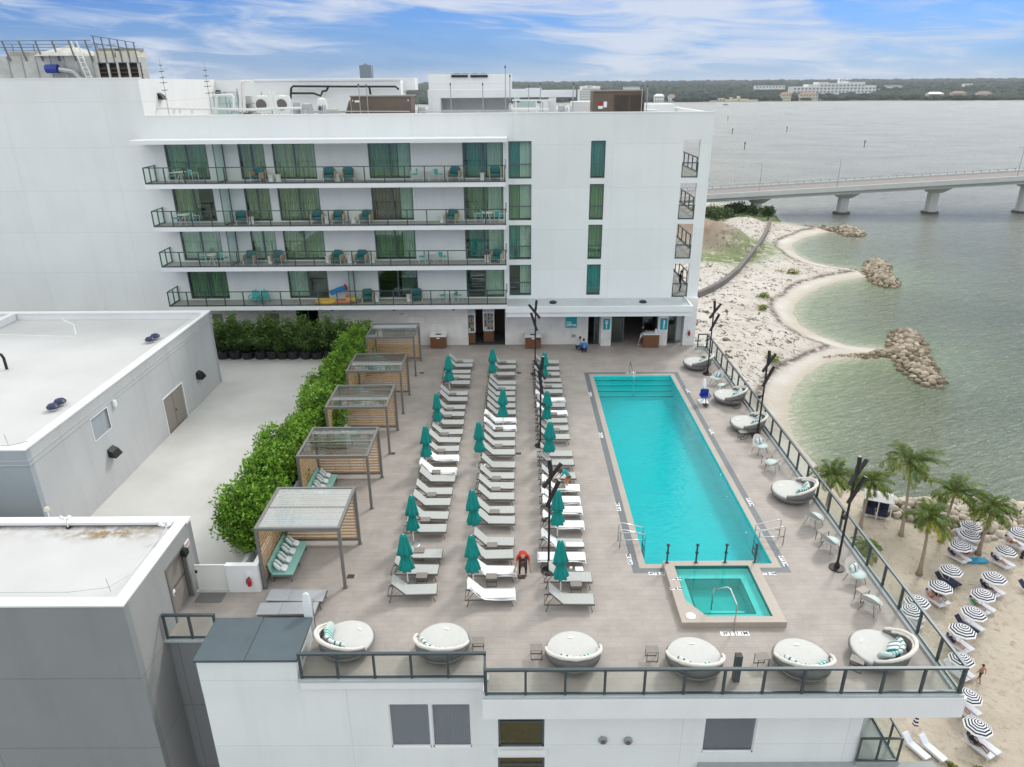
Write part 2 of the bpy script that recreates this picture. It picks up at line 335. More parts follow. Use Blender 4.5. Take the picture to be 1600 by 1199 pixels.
def curtain_mat(name,c1,c2):
    m,t,b=newmat(name); setin(b,'Roughness',0.9); g=t.nodes.new('ShaderNodeTexCoord'); mp=t.nodes.new('ShaderNodeMapping'); mp.inputs['Scale'].default_value=(6,1,0.15); t.links.new(g.outputs['Object'],mp.inputs[0])
    n=t.nodes.new('ShaderNodeTexNoise'); n.inputs['Scale'].default_value=2.2; n.inputs['Detail'].default_value=3; t.links.new(mp.outputs[0],n.inputs['Vector'])
    mx=t.nodes.new('ShaderNodeMixRGB'); mx.inputs[1].default_value=(*c1,1); mx.inputs[2].default_value=(*c2,1)
    r=t.nodes.new('ShaderNodeMapRange'); r.inputs['From Min'].default_value=0.35; r.inputs['From Max'].default_value=0.65; t.links.new(n.outputs['Fac'],r.inputs['Value']); t.links.new(r.outputs[0],mx.inputs[0]); t.links.new(mx.outputs[0],b.inputs['Base Color'])
    return m
M['sheer']=curtain_mat('sheer_curtain',(0.80,0.86,0.80),(0.60,0.68,0.60))
M['drape']=curtain_mat('olive_drape',(0.62,0.66,0.42),(0.34,0.40,0.26))
M['drape_teal']=curtain_mat('teal_drape',(0.10,0.46,0.42),(0.03,0.26,0.25))  # teal is the cloth's own colour
M['drape_green']=curtain_mat('green_drape',(0.36,0.52,0.30),(0.17,0.30,0.17))
M['drape_brown']=curtain_mat('brown_drape',(0.34,0.20,0.14),(0.20,0.12,0.09))
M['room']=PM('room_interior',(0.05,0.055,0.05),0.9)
M['balcony_floor']=PM('balcony_tiles',(0.34,0.33,0.31),0.7,var=0.08)
M['teal_seat']=PM('teal_seat_cushion',(0.01,0.15,0.165),0.8,var=0.06)
M['light_teal']=PM('light_teal_seat',(0.05,0.42,0.41),0.7)
M['white_metal']=PM('white_powder_coat',(0.76,0.76,0.74),0.5)
M['tan_wicker']=PM('tan_wicker',(0.50,0.36,0.22),0.7,var=0.2,vs=20)
M['ac_brown']=PM('brown_hvac_panel',(0.14,0.105,0.08),0.6,var=0.10,vs=1.5)
M['ac_slat']=PM('hvac_louvre',(0.09,0.07,0.05),0.6)
M['galv']=PM('galvanised_steel',(0.42,0.44,0.44),0.42,metal=0.6,var=0.15,vs=2)
M['grime']=PM('weathered_panel',(0.50,0.50,0.47),0.65,var=0.28,vs=0.9,detail=8)
M['cream_metal']=PM('cream_fan_housing',(0.62,0.58,0.48),0.6,var=0.15,vs=2)
M['louvre_grey']=PM('aluminium_louvre',(0.50,0.54,0.58),0.45,metal=0.3)
M['door_taupe']=PM('taupe_door',(0.25,0.225,0.20),0.5,var=0.04)
M['blue_vent']=PM('navy_vent_cap',(0.012,0.025,0.07),0.4)
M['sign_teal']=PM('teal_sign_panel',(0.0,0.36,0.44),0.5)
M['letter_white']=PM('white_lettering',(0.82,0.84,0.86),0.5)
M['letter_black']=PM('black_lettering',(0.02,0.02,0.03),0.5)
M['red']=PM('red_enamel',(0.42,0.012,0.02),0.35)
M['pink_sign']=PM('pink_exit_sign',(0.62,0.22,0.20),0.4)
M['blue_plastic']=PM('blue_plastic',(0.01,0.035,0.26),0.4)
M['pool_plaster']=panelled('pool_plaster',(0.12,0.74,0.75),0.3,0.3,0.004,0.9,0.05,'XY',0.6,vs=1)
M['spa_plaster']=PM('spa_plaster',(0.70,0.84,0.80),0.6,var=0.06,vs=3)
M['spa_pit']=PM('spa_pit_plaster',(0.10,0.58,0.56),0.6,var=0.06,vs=3)
M['pool_steps']=PM('pool_step_plaster',(0.45,0.82,0.80),0.6)
M['spa_line']=PM('spa_trim_tile',(0.05,0.16,0.15),0.4)
def watermat(name,tint,bs,strength,rough=0.04,base=0.0,stretch=(1,1,1)):
    m=glassmat(name,tint,base=base,rough=rough,ior=1.33); t=m.node_tree
    g=t.nodes.new('ShaderNodeTexCoord'); mp=t.nodes.new('ShaderNodeMapping'); mp.inputs['Scale'].default_value=stretch; t.links.new(g.outputs['Object'],mp.inputs[0])
    n=t.nodes.new('ShaderNodeTexNoise'); n.inputs['Scale'].default_value=bs; n.inputs['Detail'].default_value=4; n.inputs['Distortion'].default_value=1.0; t.links.new(mp.outputs[0],n.inputs['Vector'])
    bp=t.nodes.new('ShaderNodeBump'); bp.inputs['Strength'].default_value=strength; bp.inputs['Distance'].default_value=0.05; t.links.new(n.outputs['Fac'],bp.inputs['Height'])
    for nd in t.nodes:
        if nd.type=='BSDF_GLOSSY': t.links.new(bp.outputs[0],nd.inputs['Normal'])
    t.links.new(bp.outputs[0],t.nodes['NRM'].inputs[0])
    return m
M['pool_water']=watermat('pool_water',(0.045,0.74,0.77),2.6,0.55,base=0.015,stretch=(0.6,1.3,1))
M['spa_water']=watermat('spa_water',(0.28,0.77,0.76),3.0,0.25,base=0.01)
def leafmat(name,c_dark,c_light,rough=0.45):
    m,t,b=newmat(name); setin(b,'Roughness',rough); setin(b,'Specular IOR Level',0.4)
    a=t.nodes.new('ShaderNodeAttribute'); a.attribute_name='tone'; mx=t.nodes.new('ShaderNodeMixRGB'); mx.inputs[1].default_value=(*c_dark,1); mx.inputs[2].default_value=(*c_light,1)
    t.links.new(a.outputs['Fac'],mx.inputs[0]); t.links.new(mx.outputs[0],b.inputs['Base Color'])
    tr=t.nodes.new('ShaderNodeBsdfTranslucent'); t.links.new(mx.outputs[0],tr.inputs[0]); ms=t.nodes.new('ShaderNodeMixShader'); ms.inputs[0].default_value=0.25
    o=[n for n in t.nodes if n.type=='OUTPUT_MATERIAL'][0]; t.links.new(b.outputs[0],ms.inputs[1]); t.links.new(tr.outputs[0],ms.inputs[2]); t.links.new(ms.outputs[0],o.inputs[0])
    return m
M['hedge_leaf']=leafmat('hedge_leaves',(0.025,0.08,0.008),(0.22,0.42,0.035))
M['pot_leaf']=leafmat('potted_shrub_leaves',(0.016,0.045,0.010),(0.13,0.24,0.04))
M['palm_leaf']=leafmat('palm_fronds',(0.035,0.10,0.008),(0.36,0.38,0.03))
M['bush_leaf']=leafmat('coastal_shrub_leaves',(0.02,0.05,0.012),(0.09,0.13,0.03))
M['trunk']=PM('palm_trunk',(0.33,0.265,0.205),0.9,var=0.3,vs=3,stretch=(1,1,6),bump=0.5,bs=8)
M['branch']=PM('branch_bark',(0.10,0.075,0.05),0.9,var=0.2)
def rockmat(name,c1,c2):
    m,t,b=newmat(name); setin(b,'Roughness',.95); a=t.nodes.new('ShaderNodeAttribute'); a.attribute_name='tone'; mx=t.nodes.new('ShaderNodeMixRGB'); mx.inputs[1].default_value=(*c1,1); mx.inputs[2].default_value=(*c2,1)
    g=t.nodes.new('ShaderNodeTexCoord'); n=t.nodes.new('ShaderNodeTexNoise'); n.inputs['Scale'].default_value=1.5; n.inputs['Detail'].default_value=6; t.links.new(g.outputs['Object'],n.inputs['Vector'])
    r=t.nodes.new('ShaderNodeMath'); r.operation='MULTIPLY_ADD'; r.inputs[1].default_value=.7; r.inputs[2].default_value=-.35; t.links.new(n.outputs['Fac'],r.inputs[0]); ad=t.nodes.new('ShaderNodeMath'); ad.operation='ADD'; ad.use_clamp=True; t.links.new(r.outputs[0],ad.inputs[0]); t.links.new(a.outputs['Fac'],ad.inputs[1]); t.links.new(ad.outputs[0],mx.inputs[0]); t.links.new(mx.outputs[0],b.inputs['Base Color']); return m
M['pot']=PM('black_nursery_pot',(0.015,0.016,0.02),0.5)
M['navy_cloth']=PM('navy_canvas',(0.012,0.018,0.05),0.85)
M['white_cloth']=PM('white_canvas',(0.80,0.80,0.82),0.85)
M['beach_white']=PM('beach_chair_fabric',(0.66,0.68,0.74),0.85,var=0.06)
M['rock']=rockmat('limestone_boulders',(0.24,0.19,0.14),(0.62,0.56,0.47))
M['rock_wet']=rockmat('jetty_boulders',(0.12,0.09,0.055),(0.48,0.41,0.32))
M['bridge_conc']=PM('bridge_concrete',(0.54,0.56,0.55),0.8,var=0.07,vs=0.3)
M['bridge_road']=PM('bridge_roadway',(0.23,0.205,0.20),0.85,var=0.07,vs=0.5)
M['footing']=PM('weathered_footing',(0.10,0.10,0.10),0.9)
M['toy_yellow']=PM('yellow_inflatable',(0.62,0.36,0.03),0.5)
M['toy_orange']=PM('orange_inflatable',(0.50,0.15,0.07),0.5)
M['toy_blue']=PM('blue_board',(0.0,0.22,0.55),0.4)
M['blue_towel']=PM('blue_beach_mat',(0.02,0.24,0.42),0.8)
M['house_white']=PM('distant_white_walls',(0.80,0.80,0.78),0.8)
M['house_cream']=PM('distant_cream_walls',(0.66,0.60,0.46),0.8)
M['house_pink']=PM('distant_terracotta_roofs',(0.36,0.22,0.17),0.8)
M['win_dark']=PM('distant_windows',(0.26,0.29,0.31),0.4)
M['far_glass']=PM('distant_tower_glass',(0.15,0.22,0.26),0.3)
M['mat_grey']=PM('grey_floor_mat',(0.16,0.16,0.16),0.9,var=0.1)
M['conc_grey']=PM('grey_concrete_ledge',(0.33,0.36,0.36),0.8,var=0.06)
M['stain']=PM('dark_drain_grate',(0.05,0.04,0.035),0.7)
# ================================================================ sea, beach, land
WZ=-24.2; BZ=-23.0
def poly_sd(px,py,poly):
    """signed distance, positive inside"""
    P=np.stack([px,py],-1); n=len(poly); d=np.full(px.shape,1e9); ins=np.zeros(px.shape,bool)
    for i in range(n):
        a=np.array(poly[i]); b=np.array(poly[(i+1)%n]); e=b-a; w=P-a
        t=np.clip((w@e)/(e@e),0,1); q=w-t[...,None]*e; d=np.minimum(d,np.hypot(q[...,0],q[...,1]))
        c1=(a[1]<=py)&(b[1]>py); c2=(a[1]>py)&(b[1]<=py); cr=e[0]*w[...,1]-e[1]*w[...,0]
        ins^=(c1&(cr>0))|(c2&(cr<0))
    return np.where(ins,d,-d)
shore_px=[(1180,322),(1196,326),(1212,336),(1222,348),(1252,353),(1288,357),(1296,362),(1272,367),(1252,373),(1238,381),(1236,389),(1247,400),(1272,411),(1300,417),(1330,421),(1352,424),(1362,430),(1342,434),(1312,439),(1284,447),(1258,461),(1243,474),(1238,489),(1250,509),(1282,526),(1325,541),(1372,545),(1392,549),(1390,556),(1350,557),(1318,560),(1286,568),(1258,586),(1240,608),(1231,632),(1231,662),(1246,694),(1275,726),(1318,757),(1360,772),(1400,779),(1450,776),(1520,779),(1600,784),(1700,790)]
SH=[tuple(G(x,y,WZ)[:2]) for x,y in shore_px]
SH+= [(160,20),(160,-80),(-400,-80),(-400,330),(60,300)]
def noise2(x,y,s,seed=0):
    r=np.random.default_rng(seed); g=r.random((64,64)); u=(x/s)%64; v=(y/s)%64
    i=np.floor(u).astype(int)%64; j=np.floor(v).astype(int)%64; fu=u-np.floor(u); fv=v-np.floor(v); fu=fu*fu*(3-2*fu); fv=fv*fv*(3-2*fv)
    i2=(i+1)%64; j2=(j+1)%64
    return (g[i,j]*(1-fu)+g[i2,j]*fu)*(1-fv)+(g[i,j2]*(1-fu)+g[i2,j2]*fu)*fv
def set_attr(o,name,vals,dom='POINT'):
    a=o.data.attributes.new(name,'FLOAT',dom); a.data.foreach_set('value',np.asarray(vals,dtype=np.float32))
def grid(x0,x1,y0,y1,step):
    xs=np.arange(x0,x1+step/2,step); ys=np.arange(y0,y1+step/2,step); X,Y=np.meshgrid(xs,ys); ny,nx=X.shape
    idx=np.arange(nx*ny).reshape(ny,nx); F=np.stack([idx[:-1,:-1],idx[:-1,1:],idx[1:,1:],idx[1:,:-1]],-1).reshape(-1,4)
    return X,Y,F
MOUNDS=[]   # (x,y,height,rx,ry)
for (px,py,h,rx_,ry_) in ((1088,372,7.5,10,16),(1143,385,5.4,8,10),(1168,352,2.6,7,13),(1108,420,1.2,7,10)):
    p=G(px,py,BZ); MOUNDS.append((p.x,p.y,h,rx_,ry_))
def land_height(X,Y,sd):
    z=np.where(sd>0,np.minimum(1.2,0.04+sd*0.14),np.maximum(sd*0.22,-4))+WZ
    z=z+np.clip((sd-3)/4,0,1)*(0.16*(noise2(X,Y,2.3,3)-0.5)+0.25*(noise2(X,Y,9,4)-0.5))
    for (mx_,my_,h,a,b) in MOUNDS:
        r=np.sqrt(((X-mx_)/a)**2+((Y-my_)/b)**2); z=z+h*np.clip(1-r,0,1)**0.9*(0.9+0.25*noise2(X,Y,3.5,9))
    return z
SX0,SX1,SY0,SY1=12,150,4,300
X,Y,F=grid(SX0,SX1,SY0,SY1,0.75); sdv=poly_sd(X,Y,SH); Z=land_height(X,Y,sdv)
m,t,b=newmat('beach_sand'); setin(b,'Roughness',0.95); setin(b,'Specular IOR Level',0.2)
def nz(t,scale,detail=5,rough=0.6,vec=None,stretch=None,dist=0):
    g=t.nodes.new('ShaderNodeTexCoord'); out=g.outputs['Object']
    if stretch:
        mp=t.nodes.new('ShaderNodeMapping'); mp.inputs['Scale'].default_value=stretch; t.links.new(out,mp.inputs[0]); out=mp.outputs[0]
    n=t.nodes.new('ShaderNodeTexNoise'); n.inputs['Scale'].default_value=scale; n.inputs['Detail'].default_value=detail; n.inputs['Roughness'].default_value=rough; n.inputs['Distortion'].default_value=dist
    t.links.new(out,n.inputs['Vector']); return n.outputs['Fac']
def mrange(t,v,a,b_,c=0,d=1):
    r=t.nodes.new('ShaderNodeMapRange'); r.inputs['From Min'].default_value=a; r.inputs['From Max'].default_value=b_; r.inputs['To Min'].default_value=c; r.inputs['To Max'].default_value=d; t.links.new(v,r.inputs['Value']); return r.outputs[0]
def mixc(t,f,a,b_):
    x=t.nodes.new('ShaderNodeMixRGB')
    for i,v in ((0,f),(1,a),(2,b_)):
        if isinstance(v,tuple): x.inputs[i].default_value=(*v,1)
        elif isinstance(v,(int,float)): x.inputs[i].default_value=v
        else: t.links.new(v,x.inputs[i])
    return x.outputs[0]
def mth(t,op,a,b_=None,clamp=False):
    n=t.nodes.new('ShaderNodeMath'); n.operation=op; n.use_clamp=clamp
    for i,v in enumerate((a,b_)):
        if v is None: continue
        if isinstance(v,(int,float)): n.inputs[i].default_value=v
        else: t.links.new(v,n.inputs[i])
    return n.outputs[0]
def attr(t,name):
    a=t.nodes.new('ShaderNodeAttribute'); a.attribute_name=name; return a.outputs['Fac']
base=mixc(t,mrange(t,nz(t,0.12,6),0.35,0.65),(0.54,0.485,0.43),(0.64,0.605,0.565))
base=mixc(t,attr(t,'groomed'),base,mixc(t,mrange(t,nz(t,0.5,6),0.3,0.7),(0.56,0.485,0.39),(0.65,0.575,0.475)))
wrack=mth(t,'MULTIPLY',mrange(t,nz(t,0.9,6,0.70,stretch=(0.8,0.5,1),dist=1.5),0.545,0.59),attr(t,'wild'),True)
base=mixc(t,wrack,base,(0.085,0.065,0.05))
base=mixc(t,mth(t,'MULTIPLY',mrange(t,nz(t,0.22,5),0.55,0.70),mth(t,'MULTIPLY',attr(t,'wild'),0.5)),base,(0.42,0.34,0.26))
base=mixc(t,mth(t,'MULTIPLY',attr(t,'wrackline'),mrange(t,nz(t,0.9,6,0.7),0.38,0.50)),base,(0.11,0.085,0.065))
base=mixc(t,attr(t,'wet'),base,(0.50,0.44,0.35))
base=mixc(t,mth(t,'MULTIPLY',attr(t,'green'),mrange(t,nz(t,0.35,6,0.7),0.36,0.50)),base,(0.13,0.20,0.055))
base=mixc(t,attr(t,'dirt'),base,mixc(t,mrange(t,nz(t,0.5,6,stretch=(1,0.3,1)),0.3,0.7),(0.27,0.19,0.14),(0.38,0.29,0.22)))
foot=mth(t,'MULTIPLY',mrange(t,nz(t,1.6,5,0.7),0.54,0.68),attr(t,'groomed')); base=mixc(t,foot,base,(0.44,0.36,0.27))
t.links.new(base,b.inputs['Base Color'])
bp=t.nodes.new('ShaderNodeBump'); bp.inputs['Strength'].default_value=1.0; bp.inputs['Distance'].default_value=0.35; t.links.new(nz(t,1.9,7,0.75),bp.inputs['Height']); t.links.new(bp.outputs[0],b.inputs['Normal'])
sand=fastmesh('beach',np.stack([X.ravel(),Y.ravel(),Z.ravel()],-1),F,m,smooth=True); tag(sand,kind='structure')
gro=np.clip((78-Y)/8,0,1); wild=np.clip((Y-84)/12,0,1)*np.clip((sdv-3.0)/3,0,1)
wl=np.exp(-((sdv-4.2-1.6*(noise2(X,Y,7,11)-0.5))/0.7)**2)*np.clip((Y-90)/10,0,1)
wet=np.clip(1-(sdv-0.2)/1.6,0,1)*0.75
gp=[G(1145,384,BZ),G(1118,397,BZ),G(1165,333,BZ),G(1125,331,BZ),G(1145,335,BZ)]
green=sum(np.exp(-(((X-p.x)/(9 if i<2 else 16))**2+((Y-p.y)/(10 if i<2 else 9))**2)) for i,p in enumerate(gp)); green=np.clip(green*2.4,0,1)
dp=G(1093,372,BZ); dirt=np.clip(1.5*np.exp(-(((X-dp.x)/9)**2+((Y-dp.y)/15)**2)),0,1)*(1-0.0*green)
for n_,v_ in (('groomed',gro),('wild',wild),('wrackline',wl),('wet',wet),('green',green*(1-dirt)),('dirt',dirt)): set_attr(sand,n_,v_.ravel())
# inland ground: one sheet under the hotel and beyond the beach grid
g0=MB(); g0.add([(-900,-300,BZ-0.3),(12.5,-300,BZ-0.3),(12.5,300,BZ-0.3),(-900,300,BZ-0.3)],[(0,1,2,3)]); g0.add([(12.5,-300,BZ-0.3),(160,-300,BZ-0.3),(160,5,BZ-0.3),(12.5,5,BZ-0.3)],[(0,1,2,3)])
tag(g0.build('ground',PM('inland_ground',(0.30,0.29,0.26),0.9,var=0.2,vs=0.1)),kind='structure')
# sea
def seamat(name,near):
    m,t,b=newmat(name); setin(b,'IOR',1.5); setin(b,'Roughness',0.10 if near else 0.24)
    pat=mrange(t,nz(t,0.035,5,0.6,stretch=(0.6,1,1),dist=0.6),0.3,0.7)
    far_sheen=mixc(t,pat,(0.33,0.325,0.26),(0.45,0.435,0.36))  # sky sheen on distant water painted into its base colour
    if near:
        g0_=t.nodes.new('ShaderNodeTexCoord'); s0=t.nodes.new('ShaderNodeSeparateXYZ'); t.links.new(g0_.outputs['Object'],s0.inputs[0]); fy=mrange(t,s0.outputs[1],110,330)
        deep=mixc(t,fy,mixc(t,pat,(0.125,0.148,0.105),(0.20,0.215,0.158)),far_sheen); t.links.new(mrange(t,s0.outputs[1],110,330,0.11,0.24),b.inputs['Roughness'])
    else: deep=far_sheen
    if near:
        c=mixc(t,attr(t,'shallow'),deep,(0.27,0.34,0.21)); c=mixc(t,attr(t,'edge'),c,(0.50,0.49,0.38))
    else: c=deep
    t.links.new(c,b.inputs['Base Color'])
    g=t.nodes.new('ShaderNodeTexCoord')
    ro=t.nodes.new('ShaderNodeMapping'); ro.inputs['Rotation'].default_value=(0,0,R(-24)); t.links.new(g.outputs['Object'],ro.inputs[0])
    def wv(sc,sx,sy,det,di):
        mp=t.nodes.new('ShaderNodeMapping'); mp.inputs['Scale'].default_value=(sx,sy,1); t.links.new(ro.outputs[0],mp.inputs[0]); n=t.nodes.new('ShaderNodeTexNoise'); n.inputs['Scale'].default_value=sc; n.inputs['Detail'].default_value=det; n.inputs['Roughness'].default_value=.6; n.inputs['Distortion'].default_value=di; t.links.new(mp.outputs[0],n.inputs['Vector']); return n.outputs['Fac']
    ha=wv(1.5,0.4,1.3,4,.6); hb=wv(0.42,0.45,1.2,4,.5)
    h=mth(t,'ADD',mth(t,'MULTIPLY',ha,0.45),mth(t,'MULTIPLY',hb,1.0))
    bp=t.nodes.new('ShaderNodeBump'); bp.inputs['Strength'].default_value=1.0; bp.inputs['Distance'].default_value=3.6
    if near:
        calm=mth(t,'SUBTRACT',1.0,mth(t,'MULTIPLY',attr(t,'calm'),0.45)); h=mth(t,'MULTIPLY',h,calm)
    t.links.new(h,bp.inputs['Height']); t.links.new(bp.outputs[0],b.inputs['Normal'])
    return m
X,Y,F=grid(20,260,20,330,1.5); sdw=poly_sd(X,Y,SH); keep=(sdw>-60)|True
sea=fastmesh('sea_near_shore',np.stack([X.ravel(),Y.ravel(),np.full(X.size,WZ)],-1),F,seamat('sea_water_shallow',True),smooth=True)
d=np.maximum(-sdw,0); cove=np.clip(np.exp(-((X-58)/28)**2)*1.0,0,1)
set_attr(sea,'shallow',(np.clip(1.15*np.exp(-d/16),0,1)*np.clip((250-Y)/60,0,1)*np.clip((Y-66)/22,0.12,1)).ravel()); set_attr(sea,'edge',(np.clip(1-d/3.5,0,1)**1.5*np.clip((Y-76)/8,0,1)).ravel()); set_attr(sea,'calm',np.clip(np.exp(-d/22),0,1).ravel())
tag(sea,kind='structure')
far=MB(); z=WZ
for (a,b_,c,d_) in ((260,9000,20,1860),(260,9000,-600,20),(20,260,330,1860),(-4000,20,300,1860),(160,260,-600,20)):
    far.add([(a,c,z),(b_,c,z),(b_,d_,z),(a,d_,z)],[(0,1,2,3)])
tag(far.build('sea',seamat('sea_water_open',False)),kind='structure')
# far mainland: gently rising land and its woods
m,t,b=newmat('far_land'); setin(b,'Roughness',1.0); t.links.new(mixc(t,mrange(t,nz(t,0.004,6),0.35,0.65),(0.05,0.06,0.045),(0.09,0.09,0.06)),b.inputs['Base Color'])
X,Y,F=grid(-2500,6500,1790,9000,90)
sl=1835+35*np.sin(X/330.)+20*np.sin(X/97.); sl=sl-np.clip((X-900)/25,0,40)
YY=np.maximum(Y,0); dd=YY-sl; Zf=np.where(dd>0,-23.4+np.clip(dd,0,20)*0.02+np.clip(dd/3300,0,1)**0.8*27+5*(noise2(X,Y,500,21)-0.5)*np.clip(dd/400,0,1),-27)
tag(fastmesh('mainland',np.stack([X.ravel(),Y.ravel(),Zf.ravel()],-1),F,m,smooth=True),kind='structure')
def far_z(x,y):
    s_=1835+35*math.sin(x/330.)+20*math.sin(x/97.)-min(max((x-900)/25,0),40); d_=y-s_
    return -23.4+min(max(d_,0),20)*0.02+min(max(d_/3300,0),1)**0.8*27 if d_>0 else -27, d_
def blob_mesh(name,centers,radii,mat,tone,seg=6,jit=0.25,flat=0.75):
    # many rough crowns in one mesh: each a jittered, low dome
    n=len(centers); th=np.array([0.0,0.55,1.15,1.7]); k=seg; nv=1+3*k
    ang=np.linspace(0,2*np.pi,k,endpoint=False); V=np.zeros((n,nv,3)); r=np.random.default_rng(5)
    V[:,0,2]=1
    for i in range(3):
        V[:,1+i*k:1+(i+1)*k,0]=np.sin(th[i+1])*np.cos(ang+0.5*i); V[:,1+i*k:1+(i+1)*k,1]=np.sin(th[i+1])*np.sin(ang+0.5*i); V[:,1+i*k:1+(i+1)*k,2]=np.cos(th[i+1])
    V*=1+jit*(r.random((n,nv,1))-0.5)*2
    V[:,:,2]*=flat; V*=radii[:,None,None]; V+=centers[:,None,:]
    T=[]
    for j in range(k): T.append((0,1+j,1+(j+1)%k))
    for i in range(2):
        for j in range(k):
            a=1+i*k+j; b2=1+i*k+(j+1)%k; c=1+(i+1)*k+j; d2=1+(i+1)*k+(j+1)%k; T+=[(a,c,b2),(b2,c,d2)]
    T=np.array(T); Fc=(T[None]+ (np.arange(n)*nv)[:,None,None]).reshape(-1,3)
    o=fastmesh(name,V.reshape(-1,3),Fc,mat); set_attr(o,'tone',np.repeat(tone,nv)); return o
m,t,b=newmat('far_woods'); setin(b,'Roughness',1.0); setin(b,'Specular IOR Level',0.1)
t.links.new(mixc(t,attr(t,'tone'),(0.030,0.045,0.040),(0.090,0.108,0.084)),b.inputs['Base Color'])
r=np.random.default_rng(11); cs_=[]; rs_=[]; tn=[]
for i in range(15000):
    u=r.random(); dep=12+ (u**1.9)*4600; x=r.uniform(-300,3300)*(1+dep/2600)*0.9
    z,dd_=far_z(x,0); yy=1835+35*math.sin(x/330.)+20*math.sin(x/97.)-min(max((x-900)/25,0),40)+dep
    z,_=far_z(x,yy); rad=r.uniform(5.5,10.5)*(1+dep/2200); cs_.append((x,yy,z+rad*0.25)); rs_.append(rad); tn.append(min(1,max(0,0.35+0.45*(noise2(np.array([x]),np.array([yy]),170,8)[0]-0.5)+r.normal()*0.22)))
woods=blob_mesh('far_shore_woods',np.array(cs_),np.array(rs_),m,np.array(tn)); tag(woods,kind='stuff')
# ---------------- distant buildings: walls, roof, rows of windows
def far_building(name,label,pxl,pxr,pytop,pybase,Yd,wall,floors,cols,roof=None,depth=25,parts=None,cat='building',group=None):
    a=WY(pxl,pytop,Yd); b_=WY(pxr,pytop,Yd); zb=WY((pxl+pxr)/2,pybase,Yd).z; cx=(a.x+b_.x)/2; w=abs(b_.x-a.x); h=(a.z+b_.z)/2-zb
    t_=thing(name,label,cat,(cx,Yd,zb),0,group)
    mb=MB(); segs=parts or [(0,1,1)]
    for (u0,u1,hf) in segs: mb.box(-w/2+u0*w,-w/2+u1*w,0,depth,-4,h*hf)
    mb.build('wall',wall,t_)
    if roof is not None:
        rm=MB(); hw=w/2+0.8; rm.add([(-hw,-1,h),(hw,-1,h),(hw,depth+1,h),(-hw,depth+1,h),(-hw*0.6,depth/2,h+min(5,h*0.45)),(hw*0.6,depth/2,h+min(5,h*0.45))],[(0,1,5,4),(1,2,5),(2,3,4,5),(3,0,4),(3,2,1,0)]); rm.build('roof',roof,t_)
    for i in range(floors):
        for j in range(cols):
            u=(j+0.5)/cols; hf=[s_[2] for s_ in segs if s_[0]<=u<=s_[1]]; hf=hf[0] if hf else 1
            zc=h*(i+0.5)/floors
            if zc+h/floors*0.4>h*hf: continue
            x=-w/2+u*w; ww=w/cols*0.30; hh=h/floors*0.26; MB().box(x-ww,x+ww,-0.25,0.2,zc-hh,zc+hh).build('window',M['win_dark'],t_)
    return t_
HW,HC,HP=M['house_white'],M['house_cream'],M['house_pink']
far_building('resort_hotel','large white stepped hotel complex with a short tower on the far shore',1241,1371,126.5,146,2150,HW,4,22,depth=40,parts=[(0,0.18,0.55),(0.18,0.3,0.72),(0.3,0.42,0.9),(0.42,0.65,0.82),(0.65,0.67,0.95),(0.67,0.86,0.9),(0.86,1,0.62)])
far_building('stair_tower','small square tower rising from the middle of the far white hotel complex',1312,1320,122.5,129,2160,HW,1,2,depth=10,cat='tower')
far_building('waterfront_house','bright white two storey house on the far shore beside the brown rooftop unit',1023,1038,150.5,160,1850,HW,2,4,HW,12)
far_building('waterfront_house','white and pinkish house with a flat roof, next right of the brightest far white house',1045,1055,151,159,1860,HW,2,3,HP,12)
far_building('waterfront_villa','long cream waterfront villa with several low towers on the far shore',1110,1185,153.5,159.5,1852,HC,1,16,None,14,parts=[(0,0.15,0.4),(0.15,0.3,1),(0.3,0.42,0.7),(0.42,0.46,1.2),(0.46,0.58,0.8),(0.58,0.62,1.5),(0.62,0.8,0.75),(0.8,1,0.5)])
far_building('waterfront_house','terracotta roofed house below the left end of the white hotel complex',1221,1237,147.5,156,1880,HC,2,4,HP,12)
far_building('waterfront_house','wide terracotta roofed house below the middle of the white hotel complex',1250,1279,147.5,156,1890,HC,2,6,HP,12)
far_building('waterfront_house','pale grey roofed house among trees, first right of the dark wooded point',1450,1475,147,154,1880,HC,2,5,M['galv'],12)
far_building('waterfront_house','pink roofed house with white columns on the right part of the far shore',1488,1511,146,155,1870,HC,2,5,HP,12)
far_building('waterfront_house','cream house with a red roof near the right edge of the far shore',1528,1550,146.5,154,1870,HW,2,5,HP,12)
far_building('flat_roof_building','white flat roofed block in the woods above the cream villa',1181,1227,134,138,2500,HW,1,9,depth=20)
far_building('flat_roof_building','small white block in the woods just right of the hotel complex',1360,1375,139.5,144,2350,HW,1,4,depth=18)
far_building('flat_roof_building','low white row of buildings on the hill between the two hotels',1384,1410,134,137,2900,HW,1,7,depth=20)
far_building('flat_roof_building','white block high in the woods towards the right edge',1508,1520,131,135.5,2900,HW,1,4,depth=20)
far_building('flat_roof_building','thin white roof line in the woods left of the brown rooftop unit louvres',975,1000,136,138,2600,HW,1,6,depth=20)
far_building('apartment_block','white apartment block with many balconies behind the brown rooftop unit',906,938,134,165,700,HW,8,9,depth=22,parts=[(0,0.1,0.8),(0.1,0.3,0.97),(0.3,0.36,0.9),(0.36,0.6,1.0),(0.6,0.75,0.92),(0.75,1,0.97)])
tw=far_building('glass_tower','distant glass and concrete high rise poking above the white rooftop block',561,579,101,128,1300,M['far_glass'],10,6,depth=20,cat='tower',parts=[(0,0.3,0.96),(0.3,0.45,1.0),(0.45,0.6,1.06),(0.6,1,0.96)])
